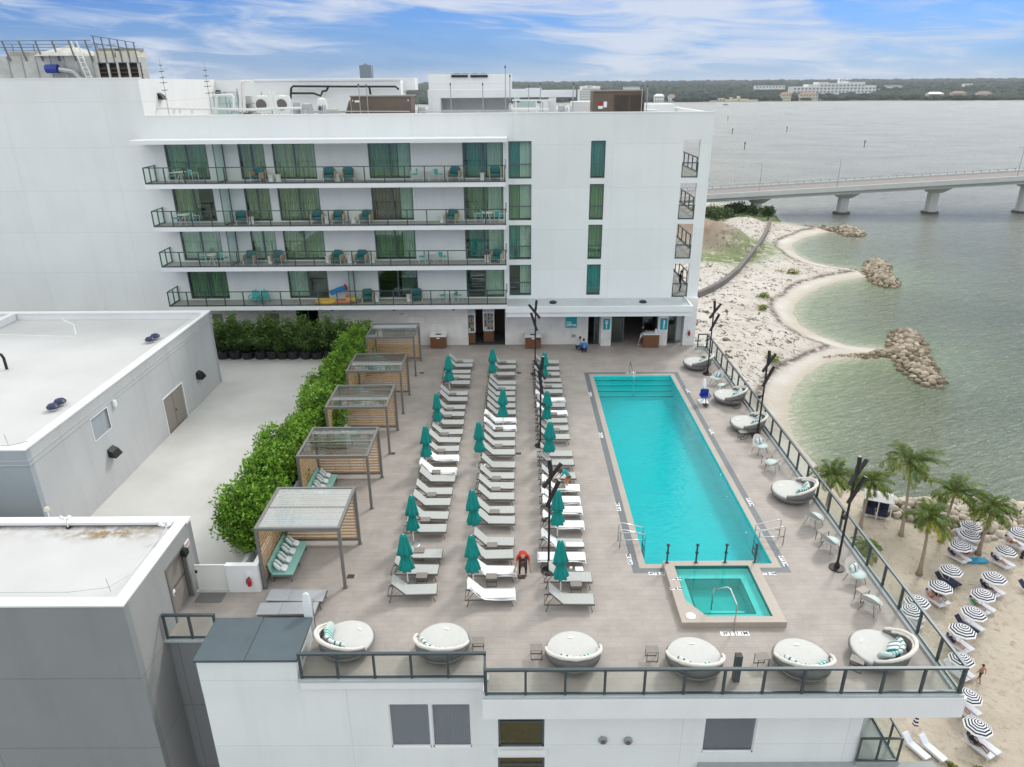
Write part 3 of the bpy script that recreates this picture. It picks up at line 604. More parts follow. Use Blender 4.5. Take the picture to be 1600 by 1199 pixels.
# ================================================================ bridge
BY=253.0; SL=(-11.4+17.0)/(179-69.4)
def bz(x): return -16.1+(x-67.7)*SL
br=thing('road_bridge','long pale concrete road bridge crossing the bay on hammerhead piers','bridge',(0,BY,0))
def ramp(x0,x1,y0,y1,dz0,dz1,mb,step=20):
    x=x0
    while x<x1:
        x2=min(x+step,x1); v=[]
        for (xx) in (x,x2):
            for yy in (y0,y1):
                for dz in (dz0,dz1): v.append((xx,yy,bz(xx)+dz))
        mb.add(v,[(0,1,3,2),(4,6,7,5),(0,4,5,1),(2,3,7,6),(1,5,7,3),(0,2,6,4)]); x=x2
mb=MB(); ramp(10,270,0.6,14.4,-0.9,-0.5,mb); mb.build('roadway',M['bridge_road'],br)
mb=MB(); ramp(10,270,1.5,13.5,-2.9,-0.92,mb); ramp(10,270,0,0.62,-1.6,0.0,mb); ramp(10,270,14.38,15,-1.6,0.0,mb); mb.build('girder',M['bridge_conc'],br)
mb=MB(); ramp(10,270,14.6,14.7,0.55,0.68,mb)
x=12
while x<268: mb.box(x-0.12,x+0.12,14.55,14.75,bz(x)-0.02,bz(x)+0.7); x+=3.0
mb.build('parapet_rail',M['galv'],br)
for i,(px,py) in enumerate(((1182,340),(1318,335),(1457,334),(1600,334))):
    p=G(px,py,WZ); x=p.x*(BY+5.5)/p.y; zt=bz(x)-2.9
    pr=MB(); 
    pr.lathe([(2.0,WZ-1),(2.0,zt-2.0)],8,c=(x,7.5-0.0,0)); po=pr.build('pier',M['bridge_conc'],br)
    MB().add([(x-2,7.5-2,zt-2),(x+2,7.5-2,zt-2),(x+2,7.5+2,zt-2),(x-2,7.5+2,zt-2),(x-3.0,1.8,zt),(x+3.0,1.8,zt),(x+3.0,13.2,zt),(x-3.0,13.2,zt)],[(3,2,1,0),(4,5,6,7),(0,1,5,4),(1,2,6,5),(2,3,7,6),(3,0,4,7)]).build('pier_cap',M['bridge_conc'],po)
    MB().lathe([(2.9,WZ-0.6),(2.9,WZ+0.7),(2.2,WZ+0.75)],16,c=(x,7.5,0)).build('footing',M['footing'],po)
lampr=thing('street_lamp','','street lamp'); MB().tube([(0,0,-0.6),(0,0,8.6)],[0.13,0.08],6).build('pole',M['galv'],lampr); MB().tube([(0,0,8.6),(-0.4,-0.2,9.2),(-1.6,-0.6,9.4)],0.06,5).build('lamp_arm',M['galv'],lampr); MB().rbox(-2.2,-1.5,-0.75,-0.45,9.3,9.45,0.08).build('lamp_head',M['galv'],lampr)
lp=Proto(lampr)
for (px,lab) in ((1187,'street lamp on the bridge nearest the hotel corner'),(1308,'middle street lamp of the three on the bridge'),(1586,'street lamp on the bridge near the right edge of the photo')):
    x=WY(px,270,BY+2).x; lp.put((x,BY+0.4,bz(x)),0,lab,'street lamps along the bridge')
# channel markers
mkr=thing('channel_marker','','channel marker'); MB().tube([(0,0,-2),(0,0,4.6)],0.28,7).build('pile',M['footing'],mkr); MB().box(-0.6,0.6,-0.05,0.05,3.6,4.9).build('daymark',M['house_pink'],mkr); mk=Proto(mkr)
for (px,py,lab) in ((1137,189,'channel marker pile standing in the bay, farthest left near the hotel corner'),(1144,210,'channel marker pile in the bay right of the hotel corner, middle of three'),(1163,234,'channel marker pile in the bay just above the bridge at left'),(1229,207,'small lone channel marker out in the bay above the bridge'),(1350,231,'red topped channel marker in the bay above the middle of the bridge')):
    p=G(px,py,WZ); mk.put(p,0,lab,'channel markers in the bay')
bt=thing('motor_boat','tiny dark motor boat far out on the bay near the far shore','boat',G(1133,164.5,WZ)); MB().add([(-5,-1.5,0),(4,-1.5,0),(6.5,0,0.5),(4,1.5,0),(-5,1.5,0),(-5,-2,1.3),(4,-2,1.5),(7.5,0,1.8),(4,2,1.5),(-5,2,1.3)],[(4,3,2,1,0),(5,6,7,8,9),(0,1,6,5),(1,2,7,6),(2,3,8,7),(3,4,9,8),(4,0,5,9)]).build('hull',M['win_dark'],bt); MB().rbox(-2,1.5,-1,1,1.3,3.0,0.3).build('cabin',M['galv'],bt)
# ================================================================ rocks
def ico():
    p=(1+5**.5)/2; v=np.array([(-1,p,0),(1,p,0),(-1,-p,0),(1,-p,0),(0,-1,p),(0,1,p),(0,-1,-p),(0,1,-p),(p,0,-1),(p,0,1),(-p,0,-1),(-p,0,1)],float); v/=np.linalg.norm(v[0])
    f=[(0,11,5),(0,5,1),(0,1,7),(0,7,10),(0,10,11),(1,5,9),(5,11,4),(11,10,2),(10,7,6),(7,1,8),(3,9,4),(3,4,2),(3,2,6),(3,6,8),(3,8,9),(4,9,5),(2,4,11),(6,2,10),(8,6,7),(9,8,1)]
    vs=[tuple(q) for q in v]; nf=[]; mid={}
    def m(i,j):
        k=(min(i,j),max(i,j))
        if k not in mid: q=np.array(vs[i])+np.array(vs[j]); vs.append(tuple(q/np.linalg.norm(q))); mid[k]=len(vs)-1
        return mid[k]
    for (i,j,k) in f: a,b_,c=m(i,j),m(j,k),m(k,i); nf+=[(i,a,c),(j,b_,a),(k,c,b_),(a,b_,c)]
    return np.array(vs),np.array(nf)
IV,IF=ico()
def boulders(name,label,cat,pxpoly,count,r0,r1,pile,mat,zbase=WZ,seed=1,kind=None,wet=0.45,gap_mat='d'):
    gap_mat=(M['footing'] if gap_mat=='d' else gap_mat)
    poly=[tuple(G(x,y,zbase+0.4)[:2]) for x,y in pxpoly]; xs=[p[0] for p in poly]; ys=[p[1] for p in poly]; r=np.random.default_rng(seed)
    cx=r.uniform(min(xs),max(xs),count*30); cy=r.uniform(min(ys),max(ys),count*30); sdd=poly_sd(cx,cy,poly); k=np.where(sdd>-0.15)[0]; cx,cy,sdd=cx[k],cy[k],sdd[k]
    rr_=np.sort(r0+(r1-r0)*r.random(count)**1.8)[::-1]; sel=[]; px_=[]; py_=[]; pr_=[]; j=0
    for i in range(len(cx)):
        if j>=count: break
        if px_:
            dd=(np.array(px_)-cx[i])**2+(np.array(py_)-cy[i])**2
            if (dd<((np.array(pr_)+rr_[j])*.74)**2).any(): 
                if i%25==24: j+=1
                continue
        px_.append(cx[i]); py_.append(cy[i]); pr_.append(rr_[j]); sel.append(i); j+=1
    cx,cy,sdd=cx[sel],cy[sel],sdd[sel]; n=len(sel); fixed=np.array(pr_)
    rad=fixed; cz=zbase-rad*0.15+np.minimum(np.maximum(sdd,0)*0.42,pile)*r.uniform(.75,1.1,n)
    V=IV[None]*(1+r.normal(0,.13,(n,len(IV),1))); V=V*np.stack([r.uniform(.8,1.35,n),r.uniform(.7,1.05,n),r.uniform(.6,.9,n)],-1)[:,None,:]
    # cut flat facets so that the stones look broken rather than round
    for _ in range(3):
        d=r.normal(size=(n,3)); d/=np.linalg.norm(d,axis=1,keepdims=True); lim=r.uniform(.55,.8,(n,1)); dt=np.einsum('nvk,nk->nv',V,d); V=V-np.maximum(dt-lim,0)[...,None]*d[:,None,:]
    q=r.uniform(-.6,.6,n); w=r.uniform(0,6.28,n); cw,sw,cq,sq=np.cos(w),np.sin(w),np.cos(q),np.sin(q); R1=np.zeros((n,3,3)); R1[:,0,0]=cw; R1[:,0,1]=-sw; R1[:,1,0]=sw; R1[:,1,1]=cw; R1[:,2,2]=1
    R2=np.zeros((n,3,3)); R2[:,0,0]=1; R2[:,1,1]=cq; R2[:,1,2]=-sq; R2[:,2,1]=sq; R2[:,2,2]=cq
    V=np.einsum('nij,njk,nvk->nvi',R1,R2,V)*rad[:,None,None]+np.stack([cx,cy,cz],-1)[:,None,:]
    F=(IF[None]+(np.arange(n)*len(IV))[:,None,None]).reshape(-1,3); o=fastmesh(name,V.reshape(-1,3),F,mat)
    tone=np.repeat(np.clip(r.normal(.60,.26,n),.08,1),len(IV)); z=V.reshape(-1,3)[:,2]; tone=tone*np.where(z<zbase+wet,.25,1); set_attr(o,'tone',tone)
    if gap_mat is not None:  # dark mound added so the gaps between stones look shaded
        gx,gy,gf=grid(min(xs)-.5,max(xs)+.5,min(ys)-.5,max(ys)+.5,.4); sg=poly_sd(gx,gy,poly); gz=zbase-.25+np.minimum(np.maximum(sg,0)*.42,pile)*.85+.2*noise2(gx,gy,.7,seed)-np.where(sg<0,1.2,0); fastmesh('dark_gap_mound',np.stack([gx.ravel(),gy.ravel(),gz.ravel()],-1),gf,gap_mat,parent=o,smooth=True)
    return tag(o,label,cat,kind=kind)
boulders('rock_jetty','long low spit of tan boulders ending the farthest cove near the bridge pier','rocks',[(1236,351),(1262,353),(1300,355),(1322,353),(1340,357),(1353,364),(1345,369),(1322,368),(1308,361),(1290,359),(1262,355)],620,0.25,.8,1.0,M['rock_wet'],seed=2)
boulders('rock_jetty','rounded heap of tan boulders between the farthest and the middle cove','rocks',[(1328,419),(1346,422),(1352,409),(1360,404),(1378,404),(1391,414),(1391,426),(1405,438),(1403,448),(1385,448),(1365,442),(1357,434),(1353,428),(1340,424)],800,0.25,.85,1.3,M['rock_wet'],seed=3)
boulders('rock_jetty','largest heap of tan boulders between the middle and the nearest cove','rocks',[(1345,553),(1372,547),(1390,545),(1391,527),(1398,515),(1420,513),(1432,516),(1445,535),(1449,552),(1456,563),(1466,580),(1476,597),(1470,603),(1448,601),(1430,594),(1412,578),(1400,562),(1388,555),(1350,556)],1500,0.24,.8,1.4,M['rock_wet'],seed=4)
boulders('stone_line','thin line of small dark stones along the spit leading to the largest boulder heap','rocks',[(1282,556),(1310,551),(1350,549),(1390,548),(1390,552),(1350,554),(1312,555),(1284,560)],260,0.12,0.4,0.2,M['rock_wet'],seed=6,wet=0,gap_mat=None)
boulders('rock_seawall','band of pale boulders between the sandy beach and the water behind the palms','rocks',[(1360,776),(1385,774),(1420,778),(1470,774),(1530,778),(1600,782),(1640,786),(1640,842),(1600,840),(1575,826),(1540,836),(1500,832),(1470,822),(1440,806),(1405,800),(1380,790),(1362,784)],2600,0.2,.62,1.0,M['rock'],zbase=-22.95,seed=5,wet=-1,gap_mat=M['branch'])
# low retaining wall along the building plot
pts=[G(x,y,BZ+0.5) for x,y in ((1203,348),(1198,362),(1188,380),(1172,400),(1152,424),(1130,442),(1110,453),(1090,462))]; mb=MB()
for a,b_ in zip(pts[:-1],pts[1:]): mb.bar((a.x,a.y,BZ+0.5),(b_.x,b_.y,BZ+0.5),0.9,1.6)
tag(mb.build('retaining_wall',PM('weathered_timber_wall',(0.17,0.155,0.15),0.9,var=0.3,vs=1)),'curving weathered low wall between the dirt mounds and the white sand','wall')
# ================================================================ hotel
HY=54.9
FZ=[13.0,9.95,6.95,3.9]            # balcony floor levels from the top
hotel=thing('hotel_building','large white hotel wing with four long glass railed balconies above the pool deck','building',(0,0,0))
# openings in the front wall
bw=[(-25.45,-22.4),(-20.1,-18.2),(-17.6,-14.5),(-10.62,-7.52),(-3.72,-0.76)]
openings=[]   # (x0,x1,z0,z1,style)
for i,z in enumerate(FZ):
    top=z+2.62
    cols=bw if i<3 else [bw[0],(-17.65,-14.55),bw[3],bw[4]]
    for j,(a,b_) in enumerate(cols): openings.append((a,b_,z+0.08,top,'door',i,j))
    openings.append((-0.37,1.33,z+(0.0 if i<3 else 0.2),top+0.02,'strip',i,9)); openings.append((5.66,6.73,z+(0.0 if i<3 else 0.2),top+0.02,'strip',i,8))
corner=[(12.38,13.6,z-0.02,z+2.66) for z in FZ]
holes=[o[:4] for o in openings]+corner
mb=MB()
for (a,b_,c,d_) in holes_grid(-26.4,14.43,3.6,17.5,holes): mb.box(a,b_,HY,HY+0.3,c,d_)
mb.build('front_wall',M['white_wall'],hotel)
mb=MB(); mb.box(-60,-26.4,HY,HY+0.3,-23.3,20.0); mb.build('tower_wall',M['white_wall'],hotel)
MB().box(-26.7,-26.4,HY+0.3,69,15,20.0).build('tower_side_wall',M['white_wall_y'],hotel)
MB().box(-60,-26.75,HY+0.3,69,18.6,18.9).build('tower_roof',M['roof_white'],hotel)
mb=MB(); mb.box(-26.4,-20,69,69.3,15,19.95); mb.build('rear_wall',M['white_wall'],hotel)
# body behind
mb=MB(); mb.box(-60,12.0,70,70.3,-23.3,17.4); mb.box(11.7,12.0,HY+0.3,70,-23.3,17.3); mb.build('body_wall',M['white_wall_y'],hotel)
mb=MB(); mb.box(-26.3,14.2,HY+0.3,72,16.15,16.45); mb.build('roof',M['roof_white'],hotel)
mb=MB(); mb.box(-20,14.43,72,72.3,16.0,17.5); mb.box(14.13,14.43,HY+0.3,72,16.0,17.5); mb.build('parapet',M['white_trim'],hotel)
mb=MB(); mb.box(-26.4,14.46,HY-0.03,HY+0.36,17.5,17.58); mb.box(-60,-26.34,HY-0.03,HY+0.36,20.0,20.08); mb.build('parapet_cap',M['white_trim'],hotel)
mb=MB(); mb.box(14.1,14.4,HY+0.3,HY+0.9,3.6,16.1); mb.build('corner_fin',M['white_wall_y'],hotel)
# corner balconies seen through the openings at the right end
for z in FZ:
    fl=MB().box(12.0,14.55,HY+0.3,68,z-0.32,z-0.04).build('corner_balcony_floor',M['balcony_floor'],hotel)
    r_=MB(); r_.box(14.4,14.48,HY+0.9,68,z+1.02,z+1.1); r_.box(14.41,14.47,HY+0.9,68,z,z+0.06)
    y=HY+1.0
    while y<68: r_.box(14.40,14.48,y-0.04,y+0.04,z,z+1.05); y+=1.5
    r_.build('corner_railing',M['rail'],fl)
    fr=MB(); fr.box(12.4,13.58,HY+0.05,HY+0.12,z+1.0,z+1.08); fr.box(12.4,13.58,HY+0.05,HY+0.12,z,z+0.08); fr.box(12.4,12.46,HY+0.05,HY+0.12,z+.08,z+1.0); fr.box(13.52,13.58,HY+0.05,HY+0.12,z+.08,z+1.0); fr.build('guard_frame',M['rail'],fl)
    MB().box(12.46,13.52,HY+0.07,HY+0.09,z+0.08,z+1.0).build('guard_glass',M['rail_glass'],fl)
# rooms behind the glass: dark box, curtains, glass, frames
def wavy(x0,x1,z0,z1,y,amp=0.05,per=0.17):
    n=max(4,int((x1-x0)/per*4)); vs=[]; 
    for i in range(n+1):
        x=x0+(x1-x0)*i/n; yy=y+amp*math.sin(2*PI*(x-x0)/per+0.7*math.sin(x*9)); vs+= [(x,yy,z0),(x,yy,z1)]
    return MB().add(vs,[(2*i,2*i+2,2*i+3,2*i+1) for i in range(n)])
r_=random.Random(3)
def window(x0,x1,z0,z1,style,i,j,parent):
    w=x1-x0; fr=MB(); t_=0.07 if w>2 else 0.06; Y0=HY+0.06
    fr.box(x0,x1,Y0,Y0+0.12,z1-t_,z1); fr.box(x0,x1,Y0,Y0+0.12,z0,z0+t_); fr.box(x0,x0+t_,Y0,Y0+0.12,z0+t_,z1-t_); fr.box(x1-t_,x1,Y0,Y0+0.12,z0+t_,z1-t_)
    xm=(x0+x1)/2
    if style=='door': fr.box(xm-0.06,xm+0.06,Y0+0.01,Y0+0.11,z0+t_,z1-t_)
    else: fr.box(x0+t_,x1-t_,Y0+0.01,Y0+0.11,z0+0.98,z0+1.05)
    f=fr.build('window',M['frame_dark'],parent)
    dark=(i,j) in ((1,0),(3,2),(3,3))
    MB().box(x0+t_,x1-t_,Y0+0.05,Y0+0.065,z0+t_,z1-t_).build('pane',M['glass_win_dark'] if (i,j)==(3,2) else M['glass_win'],f)
    rb=MB(); zc=z0; D=HY+2.2
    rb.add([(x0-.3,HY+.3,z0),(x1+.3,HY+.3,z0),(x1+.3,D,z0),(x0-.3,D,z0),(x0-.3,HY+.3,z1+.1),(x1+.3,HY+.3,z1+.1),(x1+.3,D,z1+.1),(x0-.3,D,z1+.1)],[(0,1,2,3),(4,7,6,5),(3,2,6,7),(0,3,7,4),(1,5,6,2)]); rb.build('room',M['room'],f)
    cz0,cz1=z0+0.1,z1-0.1; yc=HY+0.42
    def dr(a,b_,m): wavy(a,b_,cz0,cz1,yc).build('curtain',m,f)
    if style=='strip':
        if w>1.5:
            dr(x0+w*0.5,x1-.05,M['sheer']); 
            if i<3: dr(x0+.05,x0+w*0.48,M['drape_teal'] if i!=1 else M['drape_green'])
        else: dr(x0+.05,x1-.05,M['drape_teal'] if i in (0,3) else M['drape_green'])
    elif j==0: 
        if i==1: dr(x0+.05,x0+w*0.58,M['drape'])
        elif i==3: dr(x0+.05,x1-.05,M['drape_green'])
        else: dr(x0+.05,x1-.05,M['drape_green'] if i==0 else M['sheer'])
    elif w<2: dr(x0+.05,x1-.05,M['drape'] if i<2 else M['sheer'])
    elif j in(1,2) and x1<-14 and i<3: dr(x0+.05,x1-.35,M['drape']); dr(x1-.34,x1-.05,M['sheer'])
    elif i==3 and x1<-14: dr(x0+.05,xm-.1,M['sheer'])
    elif x0<-9 and i==3: dr(x1-w*0.42,x1-.05,M['sheer'])
    elif x0<-9: dr(x1-w*0.32,x1-.05,M['sheer']); dr(x0+.05,x1-w*0.34,(M['drape_green'],M['drape_brown'],M['drape_green'],M['drape'])[i])
    elif i==3: dr(xm+0.05,x1-.05,M['sheer'])
    else: dr(x1-w*0.4,x1-.05,M['sheer']); dr(x0+.3,x1-w*0.42,(M['drape_teal'],M['drape_green'],M['drape_teal'],M['sheer'])[i])
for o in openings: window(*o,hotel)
# balconies: slab, floor, railing with posts and glass, dividers
BYF=53.0
for i,z in enumerate(FZ):
    x0=-26.45; x1=-0.55
    sl=MB().box(x0,x1,BYF,HY,z-0.32,z-0.015).build('balcony',M['white_trim'],hotel)
    MB().box(x0+.05,x1-.02,BYF+.12,HY-.01,z-0.014,z+0.005).build('balcony_floor',M['balcony_floor'],sl)
    rl=MB(); rl.box(x0+.04,x1,BYF+.05,BYF+.11,z+1.1,z+1.16); rl.box(x0+.04,x1,BYF+.05,BYF+.11,z+.03,z+.09)
    rl.box(x0+.04,x0+.10,BYF+.11,HY,z+1.1,z+1.16); rl.box(x0+.04,x0+.10,BYF+.11,HY,z+.03,z+.09); n=18
    for k in range(n+1):
        x=x0+.07+(x1-x0-.14)*k/n; rl.box(x-.035,x+.035,BYF+.045,BYF+.115,z,z+1.1)
    for y in (BYF+0.95,HY-.1): rl.box(x0+.035,x0+.105,y-.035,y+.035,z,z+1.1)
    rl.build('balcony_railing',M['rail'],sl)
    g_=MB(); g_.box(x0+.1,x1-.05,BYF+.075,BYF+.087,z+.09,z+1.1); g_.box(x0+.065,x0+.077,BYF+.14,HY-.02,z+.09,z+1.1); g_.build('railing_glass',M['rail_glass'],sl)
    for xd in ((-21.2,) if i<3 else (-12.5,)):
        d_=MB(); zt=z+2.7 if i else z+2.75
        d_.box(xd-.03,xd+.03,BYF+.14,BYF+.2,z,zt); d_.box(xd-.03,xd+.03,HY-.08,HY-.01,z,zt); d_.box(xd-.03,xd+.03,BYF+.2,HY-.08,z+.02,z+.1); dd_=d_.build('divider_frame',M['frame_dark'],sl)
        MB().box(xd-.008,xd+.008,BYF+.2,HY-.08,z+.1,zt).build('divider_glass',M['screen_glass'],sl)
    w_=MB().box(-0.62,-0.5,BYF+.2,BYF+.5,z+0.9,z+1.55).build('end_panel',M['galv'],sl)
mb=MB(); mb.box(-26.9,-0.45,BYF-.1,HY,15.72,16.0); mb.build('eave',M['white_trim'],hotel)
# ---- ground floor
def hx(px,py=520): return WY(px,py,HY).x
gh=[]  # ground openings  x0,x1,z0,z1
g_serv=(hx(731,500),hx(789,500),0.0,3.6); g_dark=(hx(463,495),hx(498,495),0,3.6)
g_d1=(hx(333,500),hx(349,500),0,2.75); g_d2=(hx(415,500),hx(437,500),0,2.75)
rx0=WY(919,510,HY).x
g_en=(WY(919,510,HY).x,WY(937,510,HY).x,0,3.2); g_gl=(WY(955,510,HY).x,WY(1030,510,HY).x,0,3.2); g_r=(WY(1043,510,HY).x,WY(1058,510,HY).x,0,3.2); g_r2=(WY(1058,510,HY).x,WY(1068,510,HY).x,0,3.2)
mb=MB()
for q in holes_grid(-26.39,13.35,0,3.59,[g_serv,g_dark,g_d1,g_d2,g_en,g_gl,g_r,(g_r2[0],g_r2[1],0,3.2)]): mb.box(q[0],q[1],HY,HY+0.3,q[2],q[3])
mb.build('ground_floor_wall',M['stone'],hotel)
def recess(g,depth,mw,mf,name='recess'):
    x0,x1,z0,z1=g; D=HY+depth; mb=MB(); mb.add([(x0,HY+.29,z0),(x1,HY+.29,z0),(x1,D,z0),(x0,D,z0),(x0,HY+.29,z1),(x1,HY+.29,z1),(x1,D,z1),(x0,D,z1)],[(4,7,6,5),(3,2,6,7),(0,3,7,4),(1,5,6,2)])
    o=mb.build(name,mw,hotel); MB().add([(x0,HY,0.004),(x1,HY,0.004),(x1,D,0.004),(x0,D,0.004)],[(0,1,2,3)]).build('recess_floor',mf,o); return o
M['dark_tiles']=panelled('slate_floor',(0.075,0.09,0.10),0.6,0.6,0.01,0.8,0.1,'XY',0.5)
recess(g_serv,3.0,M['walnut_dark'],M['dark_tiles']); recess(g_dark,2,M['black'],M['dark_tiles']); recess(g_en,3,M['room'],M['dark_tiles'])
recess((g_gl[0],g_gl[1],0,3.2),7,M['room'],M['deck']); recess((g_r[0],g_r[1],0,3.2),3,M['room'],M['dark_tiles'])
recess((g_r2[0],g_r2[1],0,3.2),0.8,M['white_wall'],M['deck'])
for g in (g_d1,g_d2): MB().box(g[0]+.03,g[1]-.03,HY+0.1,HY+0.16,0,2.72).build('door',M['door_taupe'],hotel)
dd=MB(); x0,x1=g_dark[0],g_dark[1]
for xx in (x0,(x0+x1)/2,x1-.08): dd.box(xx,xx+.08,HY+.12,HY+.2,0,3.5)
d_=dd.build('door_frame',M['frame_dark'],hotel); MB().box(x0+.08,x1-.08,HY+.15,HY+.16,0,3.5).build('door_glass',M['glass_win_dark'],d_)
def glazed(x0,x1,z1,y,n):
    f=MB(); f.box(x0,x1,y,y+.1,z1-.1,z1); f.box(x0,x1,y,y+.1,0.0,.08)
    for k in range(n+1): xx=x0+(x1-x0-.1)*k/n; f.box(xx,xx+.1,y-.005,y+.105,.08,z1-.1)
    o=f.build('glass_door',M['frame_dark'],hotel); MB().box(x0+.1,x1-.1,y+.04,y+.05,.08,z1-.1).build('pane',M['glass_win_dark'],o)
xa=WY(976,510,HY).x; xb=WY(1003,510,HY).x
glazed(g_gl[0],xa,3.2,HY+0.35,1); glazed(xb+0.2,g_gl[1],3.2,HY+0.9,1); glazed(g_r[0],g_r[1],3.2,HY+.25,1); glazed(g_en[0]+.5,g_en[1],3.2,HY+.2,1)
# canopy over the right half
cn=MB().box(-0.62,13.45,52.3,HY-.002,3.14,3.5).build('canopy',M['white_trim'],hotel)
MB().box(-0.65,13.5,52.2,HY-.003,3.503,3.84).box(-0.62,13.35,52.2,52.35,3.84,3.95).box(13.35,13.5,52.2,HY-.004,3.84,3.95).build('canopy_upstand',M['white_trim'],cn)
MB().box(-0.6,13.33,52.36,HY-.01,3.842,3.85).build('canopy_membrane',M['kerb'],cn)
for px in (864,1004): 
    p=WY(px,475.5,53.7); MB().lathe([(0.28,3.85),(0.3,3.93),(0.18,4.02),(0.02,4.04)],12,c=(p.x,53.6,0)).build('roof_drain',M['black'],cn)
for (px0,px1) in ((939,955),(1027.5,1043)):
    a=WY(px0,510,HY-.25).x; b_=WY(px1,510,HY-.25).x; MB().box(a,b_,HY-.4,HY,0,3.14).build('column',M['stone'],hotel)
a=WY(1068,510,HY-.3).x; MB().box(a,14.42,HY-.4,HY-.002,0,3.14).box(13.5,14.42,HY-.4,HY-.002,3.14,3.9).build('corner_pier',M['white_trim'],hotel)
for px in (429,520,616,709): 
    p=WY(px,491,HY-.15); MB().rbox(p.x-.12,p.x+.12,HY-.28,HY-.001,3.0,3.5,.03).build('wall_light',M['black'],hotel)
for px in (948,1038): p=WY(px,495,HY-.5); MB().rbox(p.x-.12,p.x+.12,HY-.6,HY-.41,2.95,3.1,.03).build('wall_light',M['black'],hotel)
p=WY(896,530,HY); MB().box(p.x-.16,p.x+.16,HY-.04,HY,0.6,0.85).build('wall_grille',M['galv'],hotel)
# ================================================================ lettering helper
def text_mesh(name,body,size,mat,parent,loc,rot,extrude=0.004,align='CENTER',spacing=1.0,bold=0.0):
    cu=bpy.data.curves.new(name,'FONT'); cu.body=body; cu.size=size; cu.extrude=extrude; cu.align_x=align; cu.align_y='CENTER'; cu.space_line=0.85; cu.space_character=spacing; cu.offset=bold
    tmp=bpy.data.objects.new(name+'_tmp',cu); C.objects.link(tmp); dg=bpy.context.evaluated_depsgraph_get(); me=bpy.data.meshes.new_from_object(tmp.evaluated_get(dg)); bpy.data.objects.remove(tmp)
    me.materials.clear(); me.materials.append(mat); o=bpy.data.objects.new(name,me); C.objects.link(o); o.parent=parent; o.location=loc; o.rotation_euler=rot; return o
# signs on the ground floor
a=WY(884,496,HY); b_=WY(901,512,HY); s_=thing('restaurant_sign','square teal sign with the restaurant name on the stone wall','sign',((a.x+b_.x)/2,HY-.002,(a.z+b_.z)/2)); w=(b_.x-a.x)/2; h=(a.z-b_.z)/2
MB().box(-w,w,-.06,0,-h,h).build('panel',M['sign_teal'],s_); text_mesh('lettering','THE',0.22,M['letter_white'],s_,(-w*.45,-.062,-h*.02),(PI/2,0,0),bold=.008); text_mesh('lettering','DEPTHS',0.215,M['letter_white'],s_,(0,-.062,-h*.5),(PI/2,0,0),bold=.012)
for (px0,px1,py0,py1,kind_) in ((943,952.5,498.5,515,'fork'),(1032.5,1042,498,515,'knife')):
    yy=HY-.402; a=WY(px0,py0,yy); b_=WY(px1,py1,yy); w=(b_.x-a.x)/2; h=(a.z-b_.z)/2
    s_=thing(kind_+'_sign','teal sign with a white %s on a stone column'%kind_,'sign',((a.x+b_.x)/2,yy,(a.z+b_.z)/2)); MB().box(-w,w,-.05,0,-h,h).build('panel',M['sign_teal'],s_)
    g=MB()
    if kind_=='fork':
        g.box(-.035,.035,-.06,-.051,-h*.8,h*.1); g.box(-.10,.10,-.06,-.051,h*.1,h*.3)
        for q in (-.10,-.05,.015,.065): g.box(q,q+.035,-.06,-.051,h*.3,h*.75)
    else:
        g.box(-.04,.04,-.06,-.051,-h*.8,-h*.1); g.add([(-.05,-.055,-h*.1),(.07,-.055,-h*.1),(.08,-.055,h*.5),(.02,-.055,h*.8),(-.05,-.055,h*.75)],[(0,1,2,3,4)])
    g.build(kind_+'_symbol',M['letter_white'],s_)
p=WY(628,491,HY); s_=thing('exit_sign','small pink-red exit sign high on the stone wall behind the farthest pergola','sign',(p.x,HY-.002,p.z)); MB().rbox(-.28,.28,-.05,0,-.12,.12,.02).build('panel',M['letter_white'],s_); text_mesh('lettering','EXIT',0.2,M['pink_sign'],s_,(0,-.055,0),(PI/2,0,0),bold=.01)
def extinguisher(loc,rot,label,two=True):
    t_=thing('fire_extinguisher',label,'fire extinguisher',loc,rot); MB().rbox(-.14,.14,-.05,0,-.02,.62,.05).build('backplate',M['letter_white'],t_)
    b_=MB(); b_.lathe([(0.0,0),(.085,.02),(.09,.3),(.06,.36),(.03,.38)],10,c=(0,-.14,0)); b_.build('cylinder',M['red'],t_); MB().tube([(0,-.14,.38),(0,-.14,.44),(.06,-.16,.46)],.02,5).tube([(0,-.14,.42),(-.10,-.16,.34),(-.11,-.16,.1)],.014,5).build('valve',M['black'],t_); return t_
extinguisher((WY(1076,523,HY-.4).x,HY-.402,0.85),0,'fire extinguisher on the white pier at the right end of the hotel')
# bar cabinets
cabp=thing('towel_cabinet','','cabinet'); MB().box(-.62,.62,-.45,.35,.04,.98).build('body',M['walnut'],cabp); MB().box(-.66,.66,-.5,.4,.98,1.04).build('counter',M['letter_white'],cabp); MB().rbox(-.22,.22,-.1,.16,1.041,1.065,.02).build('slot',M['black'],cabp); MB().box(-.12,.12,-.46,-.451,.82,.92).build('notice',M['letter_white'],cabp)
cp_=Proto(cabp)
for px,py,lab in ((685,545,'dark timber cabinet with a white top left of the dark service recess'),(833,545.5,'dark timber cabinet with white top right of the service recess, beside a light pole')):
    p=G(px,py,0); cp_.put((p.x,p.y+.45,0),0,lab,'timber cabinets by the stone wall')
# host stand
p=G(1017,544,0); h_=thing('host_stand','dark timber host stand with white top under the canopy','host stand',(p.x,p.y+.45,0)); MB().box(-.62,.62,-.4,.4,.0,1.08).build('body',M['walnut'],h_); MB().box(-.66,.66,-.44,.44,1.08,1.14).build('counter',M['letter_white'],h_); MB().box(.35,.5,.0,.22,1.141,1.4).build('screen',M['letter_white'],h_)
